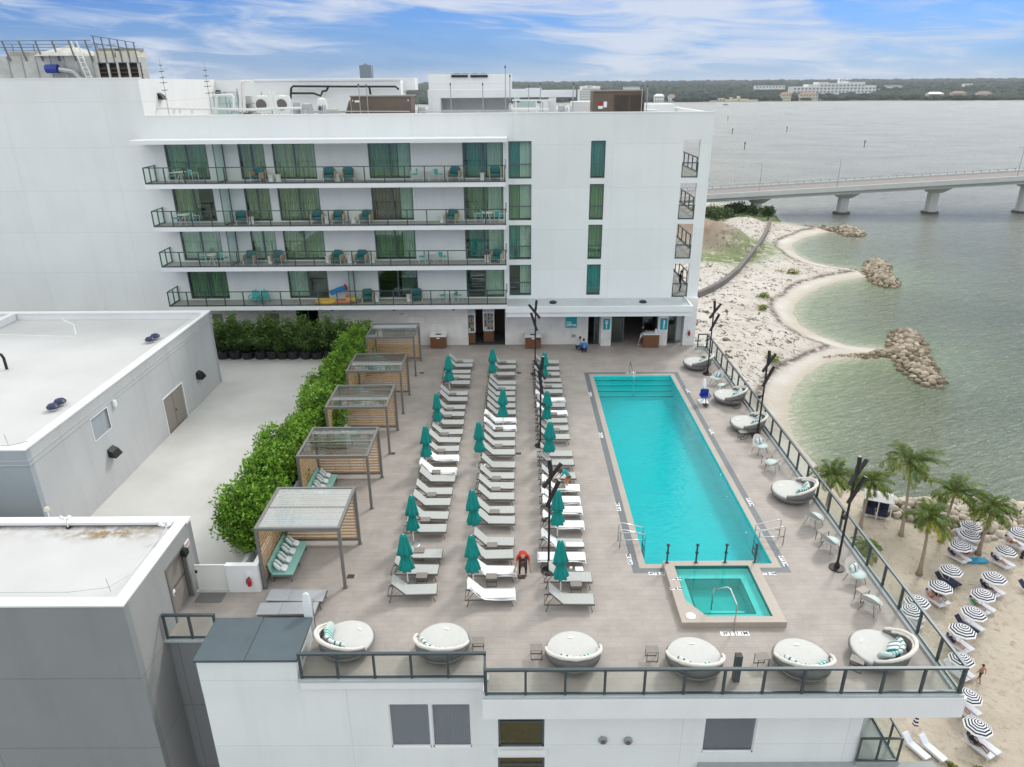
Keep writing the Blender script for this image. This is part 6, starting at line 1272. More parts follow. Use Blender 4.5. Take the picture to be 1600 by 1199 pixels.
# shrubs and trees by the building plot
def shrub(name,label,cat,loc,rad,h,n,seed,trunk=True,leaf=.5,mat='bush_leaf'):
    t_=thing(name,label,cat,loc); r=np.random.default_rng(seed); cs=[(r.normal(0,rad*.45),r.normal(0,rad*.45),h*r.uniform(.45,.85),rad*r.uniform(.35,.6)) for _ in range(9)]; P=[]; T=[]
    for (x,y,z,q) in cs:
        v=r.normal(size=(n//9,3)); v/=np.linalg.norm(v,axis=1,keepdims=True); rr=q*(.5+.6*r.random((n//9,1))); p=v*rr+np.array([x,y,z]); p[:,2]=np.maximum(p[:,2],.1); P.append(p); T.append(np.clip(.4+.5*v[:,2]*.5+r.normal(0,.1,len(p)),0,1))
    leaf_cloud('crown',np.concatenate(P),leaf,M[mat],t_,seed,np.concatenate(T),up=.2,aspect=.6); mb=MB(); mb.tube([(0,0,-.3),(0.1,0,h*.4),(0,.1,h*.7)],[.22,.15,.07],6)
    for (x,y,z,q) in cs[:5]: mb.tube([(0.1,0,h*.35),(x,y,z)],[.10,.03],5)
    mb.build('trunk',M['branch'],t_); return t_
for (px,py,rad,h,n,lab) in ((1200,344,2.2,4.2,1100,'dark round tree at the end of the low wall beside the water'),(1178,337,1.9,3.2,700,'dark bush under the bridge beside the first pier'),(1152,333,3.4,2.6,900,'dark bushy clump under the bridge'),(1137,334,1.6,3.6,600,'slender dark tree under the bridge, left of the bushy clump'),(1120,340,5.0,1.8,1200,'wide low bush under the bridge next to the hotel corner')):
    p=G(px,py,BZ); shrub('coastal_tree',lab,'tree',(p.x,p.y,BZ),rad,h,n,int(px),leaf=.8)
for (px,py,rad,lab) in ((1233,427,2.0,'yellow green grass tuft on the white sand between the first two coves'),(1193,464,1.4,'small tuft of grass in the middle of the white sand'),(1190,482,1.0,'brown dry tuft just below the grass tuft on the white sand'),(1205,563,1.2,'pale dry tuft on the sand by the second right hand light pole')):
    p=G(px,py,BZ); t_=shrub('beach_grass_tuft',lab,'grass tuft',(p.x,p.y,BZ),rad,.35,420,int(px)+5,leaf=.3,mat='palm_leaf')
# ================================================================ deck furniture
# sun lounger: foot towards +X, head towards -X, origin under the middle of the seat
def lounger_proto(raised=True,mat='sling',frame='taupe'):
    t_=thing('sun_lounger','','sun lounger'); z=.36; a=R(46); hx0=-.55; L1=.78; W_=.31
    mb=MB(); mb.box(-.56,.70,-W_,W_,z,z+.035); mb.build('seat',M[mat],t_)
    if raised:
        Mr=Matrix.Translation((hx0-.01,0,z+.01))@Matrix.Rotation(a,4,'Y'); MB().box(-L1,0,-W_,W_,0,.035,M=Mr).build('backrest',M[mat],t_)
    else: MB().box(hx0-L1-.03,hx0-.02,-W_,W_,z,z+.035).build('backrest',M[mat],t_)
    f=MB(); f.bar((-1.28,-W_-.01,z-.03),(.72,-W_-.01,z-.03),.03,.05); f.bar((-1.28,W_+.01,z-.03),(.72,W_+.01,z-.03),.03,.05); f.bar((.71,-W_,z-.03),(.71,W_,z-.03),.03,.05); f.bar((-1.28,-W_,z-.03),(-1.28,W_,z-.03),.03,.05)
    if raised:
        tipx=hx0-L1*math.cos(a); tipz=z+L1*math.sin(a)
        for s in (-1,1): f.bar((hx0,s*(W_+.012),z+.0),(tipx,s*(W_+.012),tipz),.025,.04); f.bar((tipx*.62+hx0*.38,s*(W_-.03),z+(tipz-z)*.62),(-1.18,s*(W_-.03),z-.04),.022)
        f.bar((tipx,-W_,tipz),(tipx,W_,tipz),.03,.03)
    f.build('frame',M[frame],t_)
    for s in (-1,1):
        for (x0,x1) in ((.55,.64),(-1.12,-1.22)): MB().bar((x0,s*W_,z-.05),(x1,s*(W_+.02),0),.028,.035).build('leg',M[frame],t_)
    return t_
LP=Proto(lounger_proto()); LPflat=Proto(lounger_proto(False))
def towel_mesh(seed,flat=False,half=False):
    r=random.Random(seed); a=R(46); z=.398; prof=[]   # path along the lounger from foot to head
    if flat:
        xs=[.76,.72,.2,-.3,-.8,-1.2,-1.36]; zs=[z-.16,z,z,z,z,z,z-.02]
    else:
        hx0=-.55; xs=[.77,.73,.35,-.1,-.50]; zs=[z-.15,z,z,z,z+.012]; 
        for k in (.2,.45,.7,.83): xs.append(hx0-k*math.cos(a)-.02); zs.append(z+k*math.sin(a)+.035)
        xs.append(hx0-.90*math.cos(a)-.02); zs.append(z+.55)
    n=len(xs); m=7; vs=[]; 
    for i in range(n):
        for j in range(m):
            y=(-.36+.72*j/(m-1)); ed=abs(j-3)/3; dz=r.uniform(-.008,.012)-(.10 if j in(0,6) and not(i==0) else 0)*r.uniform(.4,1.0); vs.append((xs[i]+r.uniform(-.012,.012),y+r.uniform(-.01,.01)*(1),zs[i]+dz+.006))
    fs=[(i*m+j,i*m+j+1,(i+1)*m+j+1,(i+1)*m+j) for i in range(n-1) for j in range(m-1)]
    return MB().add(vs,fs)
def put_towel(loc,rz,label,seed,flat=False,half=False):
    if half:
        b_=MB(); src=towel_mesh(seed).v; m=7; n=len(src)//m; b_.add(src[4*m:],[(i*m+j,i*m+j+1,(i+1)*m+j+1,(i+1)*m+j) for i in range(n-5) for j in range(m-1)])
        rr=random.Random(seed); b_.rbox(-.1,.72,-.37,-.05,.40,.47,.08)
        o=b_.build('beach_towel',M['towel'],smooth=True)
    else: o=towel_mesh(seed,flat).build('beach_towel',M['towel'],smooth=True)
    o.location=loc; o.rotation_euler=(0,0,rz); return tag(o,label,'towel','white towels on the sun loungers')
colA=[(740,567),(738.8,573.5),(735.6,583.6),(735,591.7),(734,600.7),(731,618),(731,627),(727.8,639.7),(726,650.5),(724.5,663.6),(723,679),(720,691.6),(717.5,705.6),(715.6,719.6,'t'),(711.8,740,'t'),(710.4,752.9),(706.9,773),(703.9,790),(699.9,811.4),(696.7,832),(690.3,872.4),(685,897.5),(681.4,929.4)]
colB=[(807,567.9),(807,576.3),(805,586.9),(806.7,601.2),(806.7,609.3),(806,618.2),(806,627.5),(806,637.2),(807.5,647.8),(806.7,660,'t'),(806.7,672,'t'),(806.6,683.7),(806.2,696.9),(806.2,710.9),(805.9,731),(805.4,748.5),(804.9,764.2),(805.7,780.9),(805.7,802.9),(805.7,818.9),(805,852.9),(804,873.5),(805.7,899,'t'),(805.5,936.2,'t')]
colC=[(874,568.2),(874.8,578.3),(874.8,587.2),(878,597.1),(879.7,606),(880.2,614.8),(882.6,627.5,'t'),(884.2,636.4),(886.7,648.3,'t'),(888,661),(889.1,673),(891,686.5),(895.5,713.5),(898.1,727.2),(901.3,748.5),(905.1,766.9,'t'),(906.3,786.3,'t'),(909.8,802.3,'t'),(912.4,825.7,'t'),(913.4,855.4,'h'),(917.3,876.7,'f'),(925.8,909.6),(929.8,944.7)]
LZ={}
for cn_,col,cname in (('A',colA,'left'),('B',colB,'middle'),('C',colC,'right')):
    n=len(col)
    for k,e in enumerate(col):
        p=G(e[0],e[1],.36); x=p.x-.72; y=p.y+.32; kind_=e[2] if len(e)>2 else ''
        x=x+ (0.0 if cn_!='B' else -.02); rank=n-1-k; pos=('nearest the camera' if rank==0 else ORD[rank]+' from the near end' if rank<12 else 'farthest from the camera' if k==0 else ORD[k]+' from the far end')
        if k>0: pos=pos
        jit=random.uniform(-.04,.04); x+=random.uniform(-.02,.02); state={'':'bare grey sling sun lounger','t':'towel covered sun lounger','h':'sun lounger with a half folded towel','f':'flat sun lounger fully covered by a towel'}[kind_]
        lab='%s in the %s row, %s'%(state.replace('flat sun lounger fully covered by a towel','flat towel covered lounger'),cname,pos)
        if kind_=='f': x-=.05; LPflat.put((x,y,0),jit,lab,'sun loungers of the three long rows'); put_towel((x,y,0),jit,'white towel on the flat lounger under the nearest right umbrella',50,flat=True)
        else:
            LP.put((x,y,0),jit,lab,'sun loungers of the three long rows')
            if kind_: put_towel((x,y,0),jit,'white towel draped over the %s row lounger %s'%(cname,pos),60+k,half=(kind_=='h'))
        LZ[(cn_,k)]=(x,y)
# two flat loungers by the gate
f2=Proto(lounger_proto(False,'sling_blue'))
for (px,py,lab,rz) in ((500,939,'flat grey-blue sun lounger at the foot of the nearest pergola bench',-.03),(487,959,'flat grey-blue sun lounger next to the metal roofed box',.02)):
    p=G(px,py,.36); f2.put((p.x-.66,p.y+.3,0),rz,lab,'flat sun loungers near the gate',scale=(1.12,1.12,1))
# small side tables between loungers
sp=thing('side_table','','side table'); MB().box(-.23,.23,-.18,.18,.42,.45).build('table_top',M['slat_table'],sp); MB().bar((-.2,-.15,.42),(-.2,-.15,0),.022).bar((.2,-.15,.42),(.2,-.15,0),.022).bar((-.2,.15,.42),(-.2,.15,0),.022).bar((.2,.15,.42),(.2,.15,0),.022).bar((-.2,-.15,.02),(.2,-.15,.02),.022).bar((-.2,.15,.02),(.2,.15,.02),.022).build('table_frame',M['taupe'],sp); STB=Proto(sp)
tabs=[('left',[(718.5,565),(712.3,591),(707.4,616),(703.4,639),(700,650),(695,678),(689,704),(681.5,737),(674.5,772.5),(664.8,811.9),(655,860),(659,899.5)]),('middle',[(786.3,566),(784,607.5),(780,669.7),(779,696.4),(776,747),(775,764),(773,799.5),(769,851.6),(768,900.7)]),('right',[(855.8,585),(857,604),(864.7,646.7),(868.8,671.7),(871,735),(876,760),(900,912.5)])]
for nm,l_ in tabs:
    for k,(px,py) in enumerate(l_): p=G(px,py,.43); STB.put((p.x,p.y,0),0,'small taupe side table in the %s lounger row, %s from the far end'%(nm,ORD[k]),'side tables between the loungers')
for (px,py,rz,lab) in ((838,1012,0,'small taupe side table left of the middle front daybed'),(1019,1015,0,'small taupe side table between the third and fourth front daybeds'),(1191,1026,.1,'small taupe side table left of the fifth front daybed'),(747,1001,0,'small taupe side table right of the second front daybed'),(1340,1031,-.6,'tilted taupe side table under the corner daybed'),(1150,628,.2,'small taupe side table in front of the second beach side daybed'),(1161,675,.2,'small taupe side table in front of the third beach side daybed')):
    p=G(px,py,.43); STB.put((p.x,p.y,0),rz,lab,'side tables beside the daybeds',scale=(1,1,1))
# closed umbrellas
def fold(a,z): return 1+.20*math.cos(7*a+z*1.2)+.06*math.cos(13*a)
up_=thing('closed_umbrella','','umbrella'); MB().tube([(0,0,0),(0,0,2.62)],.026,8).build('pole',M['white_metal'],up_); 
MB().lathe([(.04,2.62),(.10,2.58),(.13,2.45),(.17,2.2),(.24,1.85),(.285,1.64),(.20,1.62)],36,mod=fold,cap=False).build('upper_canopy',M['teal_cloth'],up_,smooth=True)
MB().lathe([(.12,1.66),(.11,1.60),(.16,1.45),(.22,1.2),(.285,.92),(.26,.88),(.1,.95)],36,mod=fold,cap=False).build('lower_canopy',M['teal_cloth'],up_,smooth=True); MB().lathe([(.125,1.56),(.13,1.60)],16).build('tie_strap',M['teal_cloth'],up_); MB().lathe([(.30,0),(.30,.03),(.27,.045),(.05,.05),(.04,.22)],20).build('base',M['galv'],up_); UP=Proto(up_)
um=[('left',[(700,557.5),(682,615.5),(663,667),(641,775),(632,834)]),('middle',[(769.5,545),(785,609),(748.5,660),(739.5,766),(737.5,836)]),('right',[(849.5,551.5),(855.5,612.5),(858.5,660.5),(872.5,767),(878,847)])]
for nm,l_ in um:
    for k,(px,py) in enumerate(l_):
        p=G(px,py,2.60); uo=UP.put((p.x,p.y,0),k*.83+len(nm),'closed teal umbrella of the %s lounger row, %s'%(nm,('farthest away','second farthest','middle one of its row','second nearest','nearest the camera')[k]),'closed teal umbrellas between the loungers',scale=(random.uniform(.9,1.12),random.uniform(.9,1.12),random.uniform(.985,1.015))); uo.rotation_euler=(random.uniform(-.02,.02),random.uniform(-.02,.02),uo.rotation_euler.z)
# light poles
def lamp_pole(loc,rz,label):
    t_=thing('light_pole',label,'light pole',loc,rz,'dark poles with crossed spotlight tubes'); MB().tube([(0,0,0),(0,0,5.1)],.052,8).build('pole',M['bronze'],t_); MB().lathe([(.32,0),(.32,.05),(.12,.07),(.09,.3)],20).build('base',M['bronze'],t_)
    for (c,d,l_) in (((.09,-.02,4.75),(.62,.1,.78),1.25),((-.02,-.10,5.15),(-.10,.0,1),.8),((.12,-.1,3.95),(.35,-.1,.93),1.35)):
        d=Vector(d).normalized(); c=Vector(c); o=MB().tube([c-d*l_/2,c+d*l_/2],.088,10).build('spotlight',M['bronze'],t_); MB().tube([c+d*(l_/2-.002),c+d*(l_/2+.006)],.075,10).build('lens',M['win_dark'],o)
    o=MB().tube([(-.05,0,2.75),(-.3,-.1,2.7)],[.03,.11],8).build('small_spotlight',M['bronze'],t_); return t_
for (px,py,rz,lab) in ((836,585,2.9,'dark light pole nearest the hotel wall, in the right lounger row'),(844,697,2.3,'dark light pole halfway along the right lounger row'),(857,893,.2,'dark light pole near the near end of the right lounger row'),(1105,585,.1,'dark light pole by the farthest beach side daybed'),(1183,684,.25,'dark light pole by the third beach side daybed'),(1307,888,.3,'dark light pole standing before the palms at the beach side railing')):
    p=G(px,py); lamp_pole((p.x,p.y,0),rz,lab)
# pergolas with benches
def pergola(x0,x1,y0,y1,label,k,slats):
    t_=thing('pergola',label,'pergola',(x0,y0,0),group='pergolas along the hedge'); w=x1-x0; d=y1-y0; H_=3.0; s=.12
    for (a,b_) in ((0,0),(w,0),(0,d),(w,d)):
        MB().box(a-s/2,a+s/2,b_-s/2,b_+s/2,0,H_-.14).box(a-.1,a+.1,b_-.1,b_+.1,0,.015).build('post',M['cab_frame'],t_)
    f=MB(); f.box(-s/2,w+s/2,-s/2,s/2,H_-.14,H_); f.box(-s/2,w+s/2,d-s/2,d+s/2,H_-.14,H_); f.box(-s/2,s/2,s/2,d-s/2,H_-.14,H_); f.box(w-s/2,w+s/2,s/2,d-s/2,H_-.14,H_); f.box(s/2,w-s/2,d/2-.03,d/2+.03,H_-.10,H_-.02)
    f.build('roof_frame',M['cab_frame'],t_)
    sl=MB(); n=19
    for q in range(n):
        y=.12+(d-.24)*q/(n-1)
        if slats: sl.box(s/2,w-s/2,y-.035,y+.02,H_-.06,H_-.045)
        elif q%3==0: sl.box(s/2,w-s/2,y-.03,y+.03,H_-.075,H_-.05)
    if slats:
        for xx in (w*.33,w*.66): sl.box(xx-.02,xx+.02,.06,d-.06,H_-.09,H_-.062)
    sl.build('roof_louvres',M['louvre_roof'],t_); MB().box(s/2,w-s/2,s/2,d-s/2,H_-.03,H_-.022).build('roof_panel',M['roof_glass'],t_)
    # far screen (slatted) and left screen
    for nm,M4,Lw in (('far',Matrix.Translation((0,d,0)),w),('left',Matrix.Translation((0,0,0))@Matrix.Rotation(PI/2,4,'Z'),d)):
        sc=MB(); z=.32
        while z<H_-.25: sc.box(s/2+.01,Lw-s/2-.01,-.014,.014,z,z+.085,M=M4); z+=.165
        o=sc.build('slat_screen',M['wood'],t_); v=MB()
        for q in range(5): u=s/2+.03+(Lw-s-.1)*q/4; v.box(u,u+.035,.016,.045,.32,H_-.25,M=M4)
        v.build('screen_batten',M['wood'],o); MB().box(s/2,Lw-s/2,-.04,.04,.2,.3,M=M4).build('bottom_rail',M['cab_frame'],t_)
    return t_
near=[24.5,30.6,36.3,41.75,48.2]; farY=[27.7,33.75,39.45,44.85,51.35]; names=['nearest pergola with fine roof louvres and a mint bench full of pillows','second pergola from the camera with a reflective glass roof','middle one of the five glass roofed pergolas','fourth pergola from the camera with a glass roof','farthest pergola, standing against the hotel stone wall']
for k in range(5):
    y0,y1=near[k]+.06,farY[k]-.02; x0,x1=-10.52,-7.16; pergola(x0,x1,y0,y1,names[k],k,k==0)
    bn=thing('bench_sofa',('mint bench with striped pillows under the %s pergola'%('nearest','second','middle','fourth','farthest')[k]),'bench',(x0+.12,y0+.35,0),group='mint benches under the pergolas'); Lb=(y1-y0)-.75
    MB().box(0,.95,0,Lb,.30,.36).build('bench_frame',M['cab_frame'],bn); MB().rbox(.06,.98,.0,Lb,.36,.46,.05).build('seat_cushion',M['mint'],bn); Mr=Matrix.Translation((.04,0,.42))@Matrix.Rotation(R(-14),4,'Y'); MB().rbox(0,.08,0,Lb,0,.5,.03,M=Mr).build('back_cushion',M['mint'],bn)
    for yy in (.06,Lb/2,Lb-.06):
        for xx in (.08,.88): MB().box(xx-.03,xx+.03,yy-.03,yy+.03,0,.30).build('leg',M['cab_frame'],bn)
    npil=4 if k<2 else 2
    for q in range(npil):
        yy=Lb*(q+.55)/4+(0 if npil==4 else 1.0); Mp=Matrix.Translation((x0+.12+.16,y0+.35+yy-.08,.47))@Matrix.Rotation(R(-22),4,'Y')@Matrix.Rotation(R(-8),4,'X')
        o=MB().rbox(-.21,.21,-.07,.07,-.24,.24,.06).build('throw_pillow',M['pillow'],smooth=True); o.matrix_world=Matrix.Translation((x0+.12+.30,y0+.35+yy,.66))@Matrix.Rotation(R(90),4,'Z')@Matrix.Rotation(R(-38),4,'X'); tag(o,'striped throw pillow on the bench of the %s pergola, %s from the near end'%(('nearest','second','middle','fourth','farthest')[k],ORD[q]),'pillow','striped pillows on the pergola benches')
        o=MB().rbox(-.19,.19,-.05,.05,-.13,.13,.05).build('throw_pillow',M['white_cloth'],smooth=True); o.matrix_world=Matrix.Translation((x0+.12+.56,y0+.35+yy-.04,.55))@Matrix.Rotation(R(90),4,'Z')@Matrix.Rotation(R(-66),4,'X'); tag(o,'small pale pillow on the bench of the %s pergola, %s from the near end'%(('nearest','second','middle','fourth','farthest')[k],ORD[q]),'pillow','pale pillows on the pergola benches')
# round daybeds
def daybed(loc,rz,label,pil,closed=False,seed=0):
    t_=thing('round_daybed',label,'daybed',loc,rz,'round wicker daybeds'); t_.scale=(.88,.88,.92); MB().lathe([(.78,.03),(.88,.10),(1.05,.24),(1.15,.38),(1.16,.43),(1.08,.45)],40).build('base',M['wicker'],t_,smooth=True)
    MB().lathe([(1.08,.44),(1.10,.48),(1.09,.535),(1.02,.56),(.5,.57),(.01,.572)],40,cap=False).build('mattress',M['cushion'],t_,smooth=True)
    MB().rbox(-.11,.11,.62,.72,.575,.60,.03).build('towel_tag',M['letter_white'],t_)
    # hood: wicker back wall rising towards -Y, cream fabric folded on its rim
    n=32; a0,a1=R(178),R(362); rimh=lambda u:.60+.66*math.sin(math.pi*u)**1.1; vs=[]; rim=[]
    for i in range(n+1):
        u=i/n; a=a0+(a1-a0)*u; h=rimh(u)*.78; rr=1.13+.15*math.sin(math.pi*u)
        for (r_,z) in ((1.13,.40),(rr,h+.20),(rr-.05,h+.20),(1.07,.42)): vs.append((r_*math.cos(a),r_*math.sin(a),z))
        rim.append((( rr-.02)*math.cos(a),(rr-.02)*math.sin(a),h+.22))
    MB().add(vs,[(i*4+j,i*4+(j+1)%4,(i+1)*4+(j+1)%4,(i+1)*4+j) for i in range(n) for j in range(4)]).build('backrest',M['wicker'],t_,smooth=True)
    rr_=random.Random(seed); MB().tube(rim,[.04+.04*math.sin(math.pi*i/n)**.6+.012*rr_.random()+.008*math.sin(i*1.3) for i in range(n+1)],9).build('folded_hood',M['hood'],t_,smooth=True)
    rim2=[(x*.93,y*.93,z-.09) for x,y,z in rim[3:-3]]; MB().tube(rim2,[.045+.03*rr_.random() for _ in rim2],7).build('hood_fold',M['hood'],t_,smooth=True)
    M0=Matrix.Translation(loc)@Matrix.Rotation(rz,4,'Z')
    for i,(ang,d,tilt,mt) in enumerate(pil):
        a=R(ang); o=MB().rbox(-.29,.29,-.075,.075,-.2,.2,.07).build('scatter_pillow',M[mt],smooth=True); o.matrix_world=M0@Matrix.Translation((d*.80*math.cos(a),d*.80*math.sin(a),.75))@Matrix.Rotation(a+PI/2,4,'Z')@Matrix.Rotation(R(-tilt),4,'X')@Matrix.Rotation(R(rr_.uniform(-12,12)),4,'Y')
        tag(o,'%s pillow, %s from the left on the %s'%('striped' if mt=='pillow' else 'teal' if mt=='pillow_teal' else 'pale mint',ORD[i],label.split(',')[0].split(' piled')[0].split(' near the')[0].split(' from the')[0].split(' behind a')[0]),'pillow','scatter pillows on the daybeds')
    return t_
P4=[(205,.86,-25,'pale_mint'),(232,.80,-30,'pillow_teal'),(262,.82,-28,'pillow'),(292,.80,-30,'pillow')]
P2=[(248,.88,-40,'pillow'),(288,.90,-40,'pillow_teal')]
db=[((543,1002),-.70,'leftmost front daybed, beside the metal roofed box',P4),((692,1006),-.18,'second front daybed, curtain folded on its near rim',[(225,.86,-35,'pillow'),(255,.88,-40,'pillow'),(280,.9,-42,'pillow')]),((895,1020),.06,'third front daybed, straight below the right lounger row',P2),((1084,1030),-.08,'fourth front daybed, left of the dark bollard',[(235,.88,-38,'pillow'),(285,.9,-42,'pillow_teal')]),((1252,1032),-.04,'fifth front daybed, right of the dark bollard',[(222,.88,-38,'pillow'),(262,.88,-40,'pillow_teal'),(300,.9,-42,'pillow_teal')]),
    ((1372,1017),.98,'corner daybed piled with striped pillows by the railing corner',P4+[(272,.55,-55,'pillow')]),((1089,568),1.0,'farthest beach side daybed near the hotel',P4[1:]),((1139,620),1.05,'second beach side daybed from the hotel',P4[1:]),((1167,663),1.1,'third beach side daybed behind a light pole',P4[1:]),((1237,769),1.0,'nearest beach side daybed, opposite the middle of the pool',P4[1:])]
for k,((px,py),rz,lab,pl) in enumerate(db): p=G(px,py,.35); daybed((p.x,p.y,0),rz,lab,pl,seed=k)
# bollard
p=G(1149,1063); t_=thing('bollard','slim dark rectangular bollard between the fourth and fifth front daybeds','bollard',p); MB().box(-.11,.11,-.11,.11,0,1.12).build('body',M['rail'],t_); MB().box(-.115,.115,-.115,.115,1.12,1.15).build('cap',M['bronze'],t_)
# shell chairs
ch=thing('shell_chair','','chair'); vs=[]; n=18; m_=6
for i in range(m_+1):
    for j in range(n):
        a=2*PI*j/n; s=.12+.88*i/m_; back=max(0,math.sin(a)); r_=.42*s; vs.append((r_*math.cos(a)*(1+.12*back*s),r_*math.sin(a)*.95+.12*back*s*s,.36+.10*s*s+.50*back**1.3*s**2.2))
MB().add(vs,[(i*n+j,i*n+(j+1)%n,(i+1)*n+(j+1)%n,(i+1)*n+j) for i in range(m_) for j in range(n)]+[tuple(range(n))]).build('shell',M['shell'],ch,smooth=True)
MB().lathe([(.30,.41),(.33,.45),(.31,.50),(.01,.52)],20,c=(0,-.05,0),cap=False).build('seat_cushion',M['pale_mint'],ch,smooth=True)
for (x,y) in ((-.26,-.24),(.26,-.24),(-.24,.26),(.24,.26)): MB().tube([(x*.8,y*.8,.42),(x*1.25,y*1.25,0)],.014,6).build('leg',M['taupe'],ch)
CH_=Proto(ch)
for (px,py,rz,pil,lab) in ((1119,594,-.9,1,'shell chair beside the farthest beach side light pole'),(1130,606,-2.4,0,'shell chair facing away beside the second beach side daybed'),(1188,700,.3,1,'shell chair with a striped pillow below the third beach side daybed'),(1207,727,-2.3,0,'shell chair turned away, just above the nearest beach side daybed'),(1272,812,2.2,0,'shell chair just below the nearest beach side daybed'),(1297,850,2.1,0,'shell chair left of the nearest beach side light pole'),(1337,901,.5,1,'shell chair with a pillow right of the nearest light pole'),(1360,944,2.35,0,'nearest shell chair, turned away above the corner daybed')):
    p=G(px,py,.3); CH_.put((p.x,p.y,0),rz,lab,'cream shell chairs along the beach side railing')
    if pil:
        o=MB().rbox(-.22,.22,-.07,.07,-.15,.15,.06).build('chair_pillow',M['pillow'],smooth=True); o.matrix_world=Matrix.Translation((p.x,p.y,.0))@Matrix.Rotation(rz,4,'Z')@Matrix.Translation((0,.14,.66))@Matrix.Rotation(R(-22),4,'X'); tag(o,'striped pillow on the '+lab.replace(' with a striped pillow','').replace(' with a pillow',''),'pillow','pillows on the shell chairs')
tbp=thing('chair_table','','side table'); MB().box(-.24,.24,-.17,.17,.46,.48).build('table_top',M['taupe'],tbp); MB().bar((-.22,-.15,.46),(-.22,-.15,0),.025).bar((.22,-.15,.46),(.22,-.15,0),.025).bar((-.22,.15,.46),(-.22,.15,0),.025).bar((.22,.15,.46),(.22,.15,0),.025).bar((-.22,-.15,.02),(.22,-.15,.02),.025).build('table_frame',M['taupe'],tbp); TB=Proto(tbp)
for (px,py,lab) in ((1199,713,'dark side table between the two shell chairs above the nearest beach side daybed'),(1286,830,'dark side table between the two shell chairs by the nearest light pole'),(1348,922,'dark side table between the two nearest shell chairs')): p=G(px,py,.46); TB.put((p.x,p.y,0),.5,lab,'dark side tables between the shell chairs')
# pool lift
p=G(1101,633); t_=thing('pool_lift','white pool lift with a bright blue seat at the far right side of the pool','pool lift',(p.x,p.y+.4,0)); MB().rbox(-.3,.3,-.3,.35,0,.10,.08).build('base',M['letter_white'],t_); MB().rbox(-.13,.13,.05,.3,.1,1.55,.06).build('mast',M['letter_white'],t_); MB().rbox(-.28,.28,-.5,-.1,.50,.58,.06).rbox(-.28,.28,-.12,-.02,.55,1.0,.04).build('seat',M['blue_plastic'],t_); MB().rbox(-.36,-.29,-.5,-.05,.6,.68,.03).rbox(.29,.36,-.5,-.05,.6,.68,.03).build('armrest',M['blue_plastic'],t_); MB().rbox(-.18,.18,-.85,-.45,.1,.15,.05).bar((0,-.48,.52),(0,-.7,.14),.05).build('footrest',M['bronze'],t_); MB().bar((0,.15,1.5),(0,-.05,.95),.07).build('arm',M['letter_white'],t_)
# ================================================================ balcony furniture
ac=thing('armchair','','armchair'); MB().rbox(-.36,.36,-.35,.3,.30,.46,.08).rbox(-.36,.36,.22,.38,.42,.95,.06).build('cushion',M['teal_seat'],ac,smooth=True); MB().rbox(-.45,-.37,-.36,.4,.24,.68,.03).rbox(.37,.45,-.36,.4,.24,.68,.03).rbox(-.45,.45,.39,.45,.24,.86,.03).build('wicker_sides',M['tan_wicker'],ac)
for s in(-1,1):
    for y in (-.32,.36): MB().tube([(s*.38,y,.3),(s*.42,y,0)],.02,5).build('leg',M['white_metal'],ac)
AC=Proto(ac)
dc=thing('dining_chair','','chair'); MB().rbox(-.23,.23,-.22,.22,.42,.48,.05).rbox(-.22,.22,.19,.25,.52,.84,.04).build('seat_pad',M['light_teal'],dc)
mb=MB()
for s in(-1,1): mb.tube([(s*.25,.24,.86),(s*.27,.24,.0)],.018,5).tube([(s*.25,-.23,.65),(s*.27,-.24,0)],.018,5).tube([(s*.25,.24,.67),(s*.25,-.23,.65)],.018,5)
mb.tube([(-.25,.24,.86),(.25,.24,.86)],.018,5).build('chair_frame',M['white_metal'],dc); DC=Proto(dc)
dt=thing('dining_table','','table'); MB().lathe([(.42,.72),(.43,.74),(.42,.76)],20).build('table_top',M['white_metal'],dt); mb=MB()
for k in range(4): a=k*PI/2+.4; mb.tube([(math.cos(a)*.05,math.sin(a)*.05,.72),(math.cos(a)*.36,math.sin(a)*.36,0)],.022,5)
mb.build('table_legs',M['white_metal'],dt); DT=Proto(dt)
st_=thing('drum_table','','side table'); MB().lathe([(.20,0),(.17,.25),(.22,.5)],14).build('drum',M['white_metal'],st_); ST=Proto(st_)
BAL=[[('set',(268,284,302)),('a',403),('s',422),('s',434),('a',515),('s',527),('a',545),('set',(647,667,685)),('a',710),('s',754),('a',774)],
     [('set',(275,290,304)),('a',378),('s',392),('a',496),('s',510),('a',529),('s',552),('a',572),('s',691),('a',706),('set',(747,762,780))],
     [('set',(316,334,352)),('a',391),('s',422),('a',434),('s',512),('a',527),('s',546),('a',565),('s',581),('set',(659,675,692)),('s',761),('a',776)],
     [('a',575),('s',588),('s',639),('a',652),('set',(691,704,716))]]
bn_=['topmost','second','third','lowest']
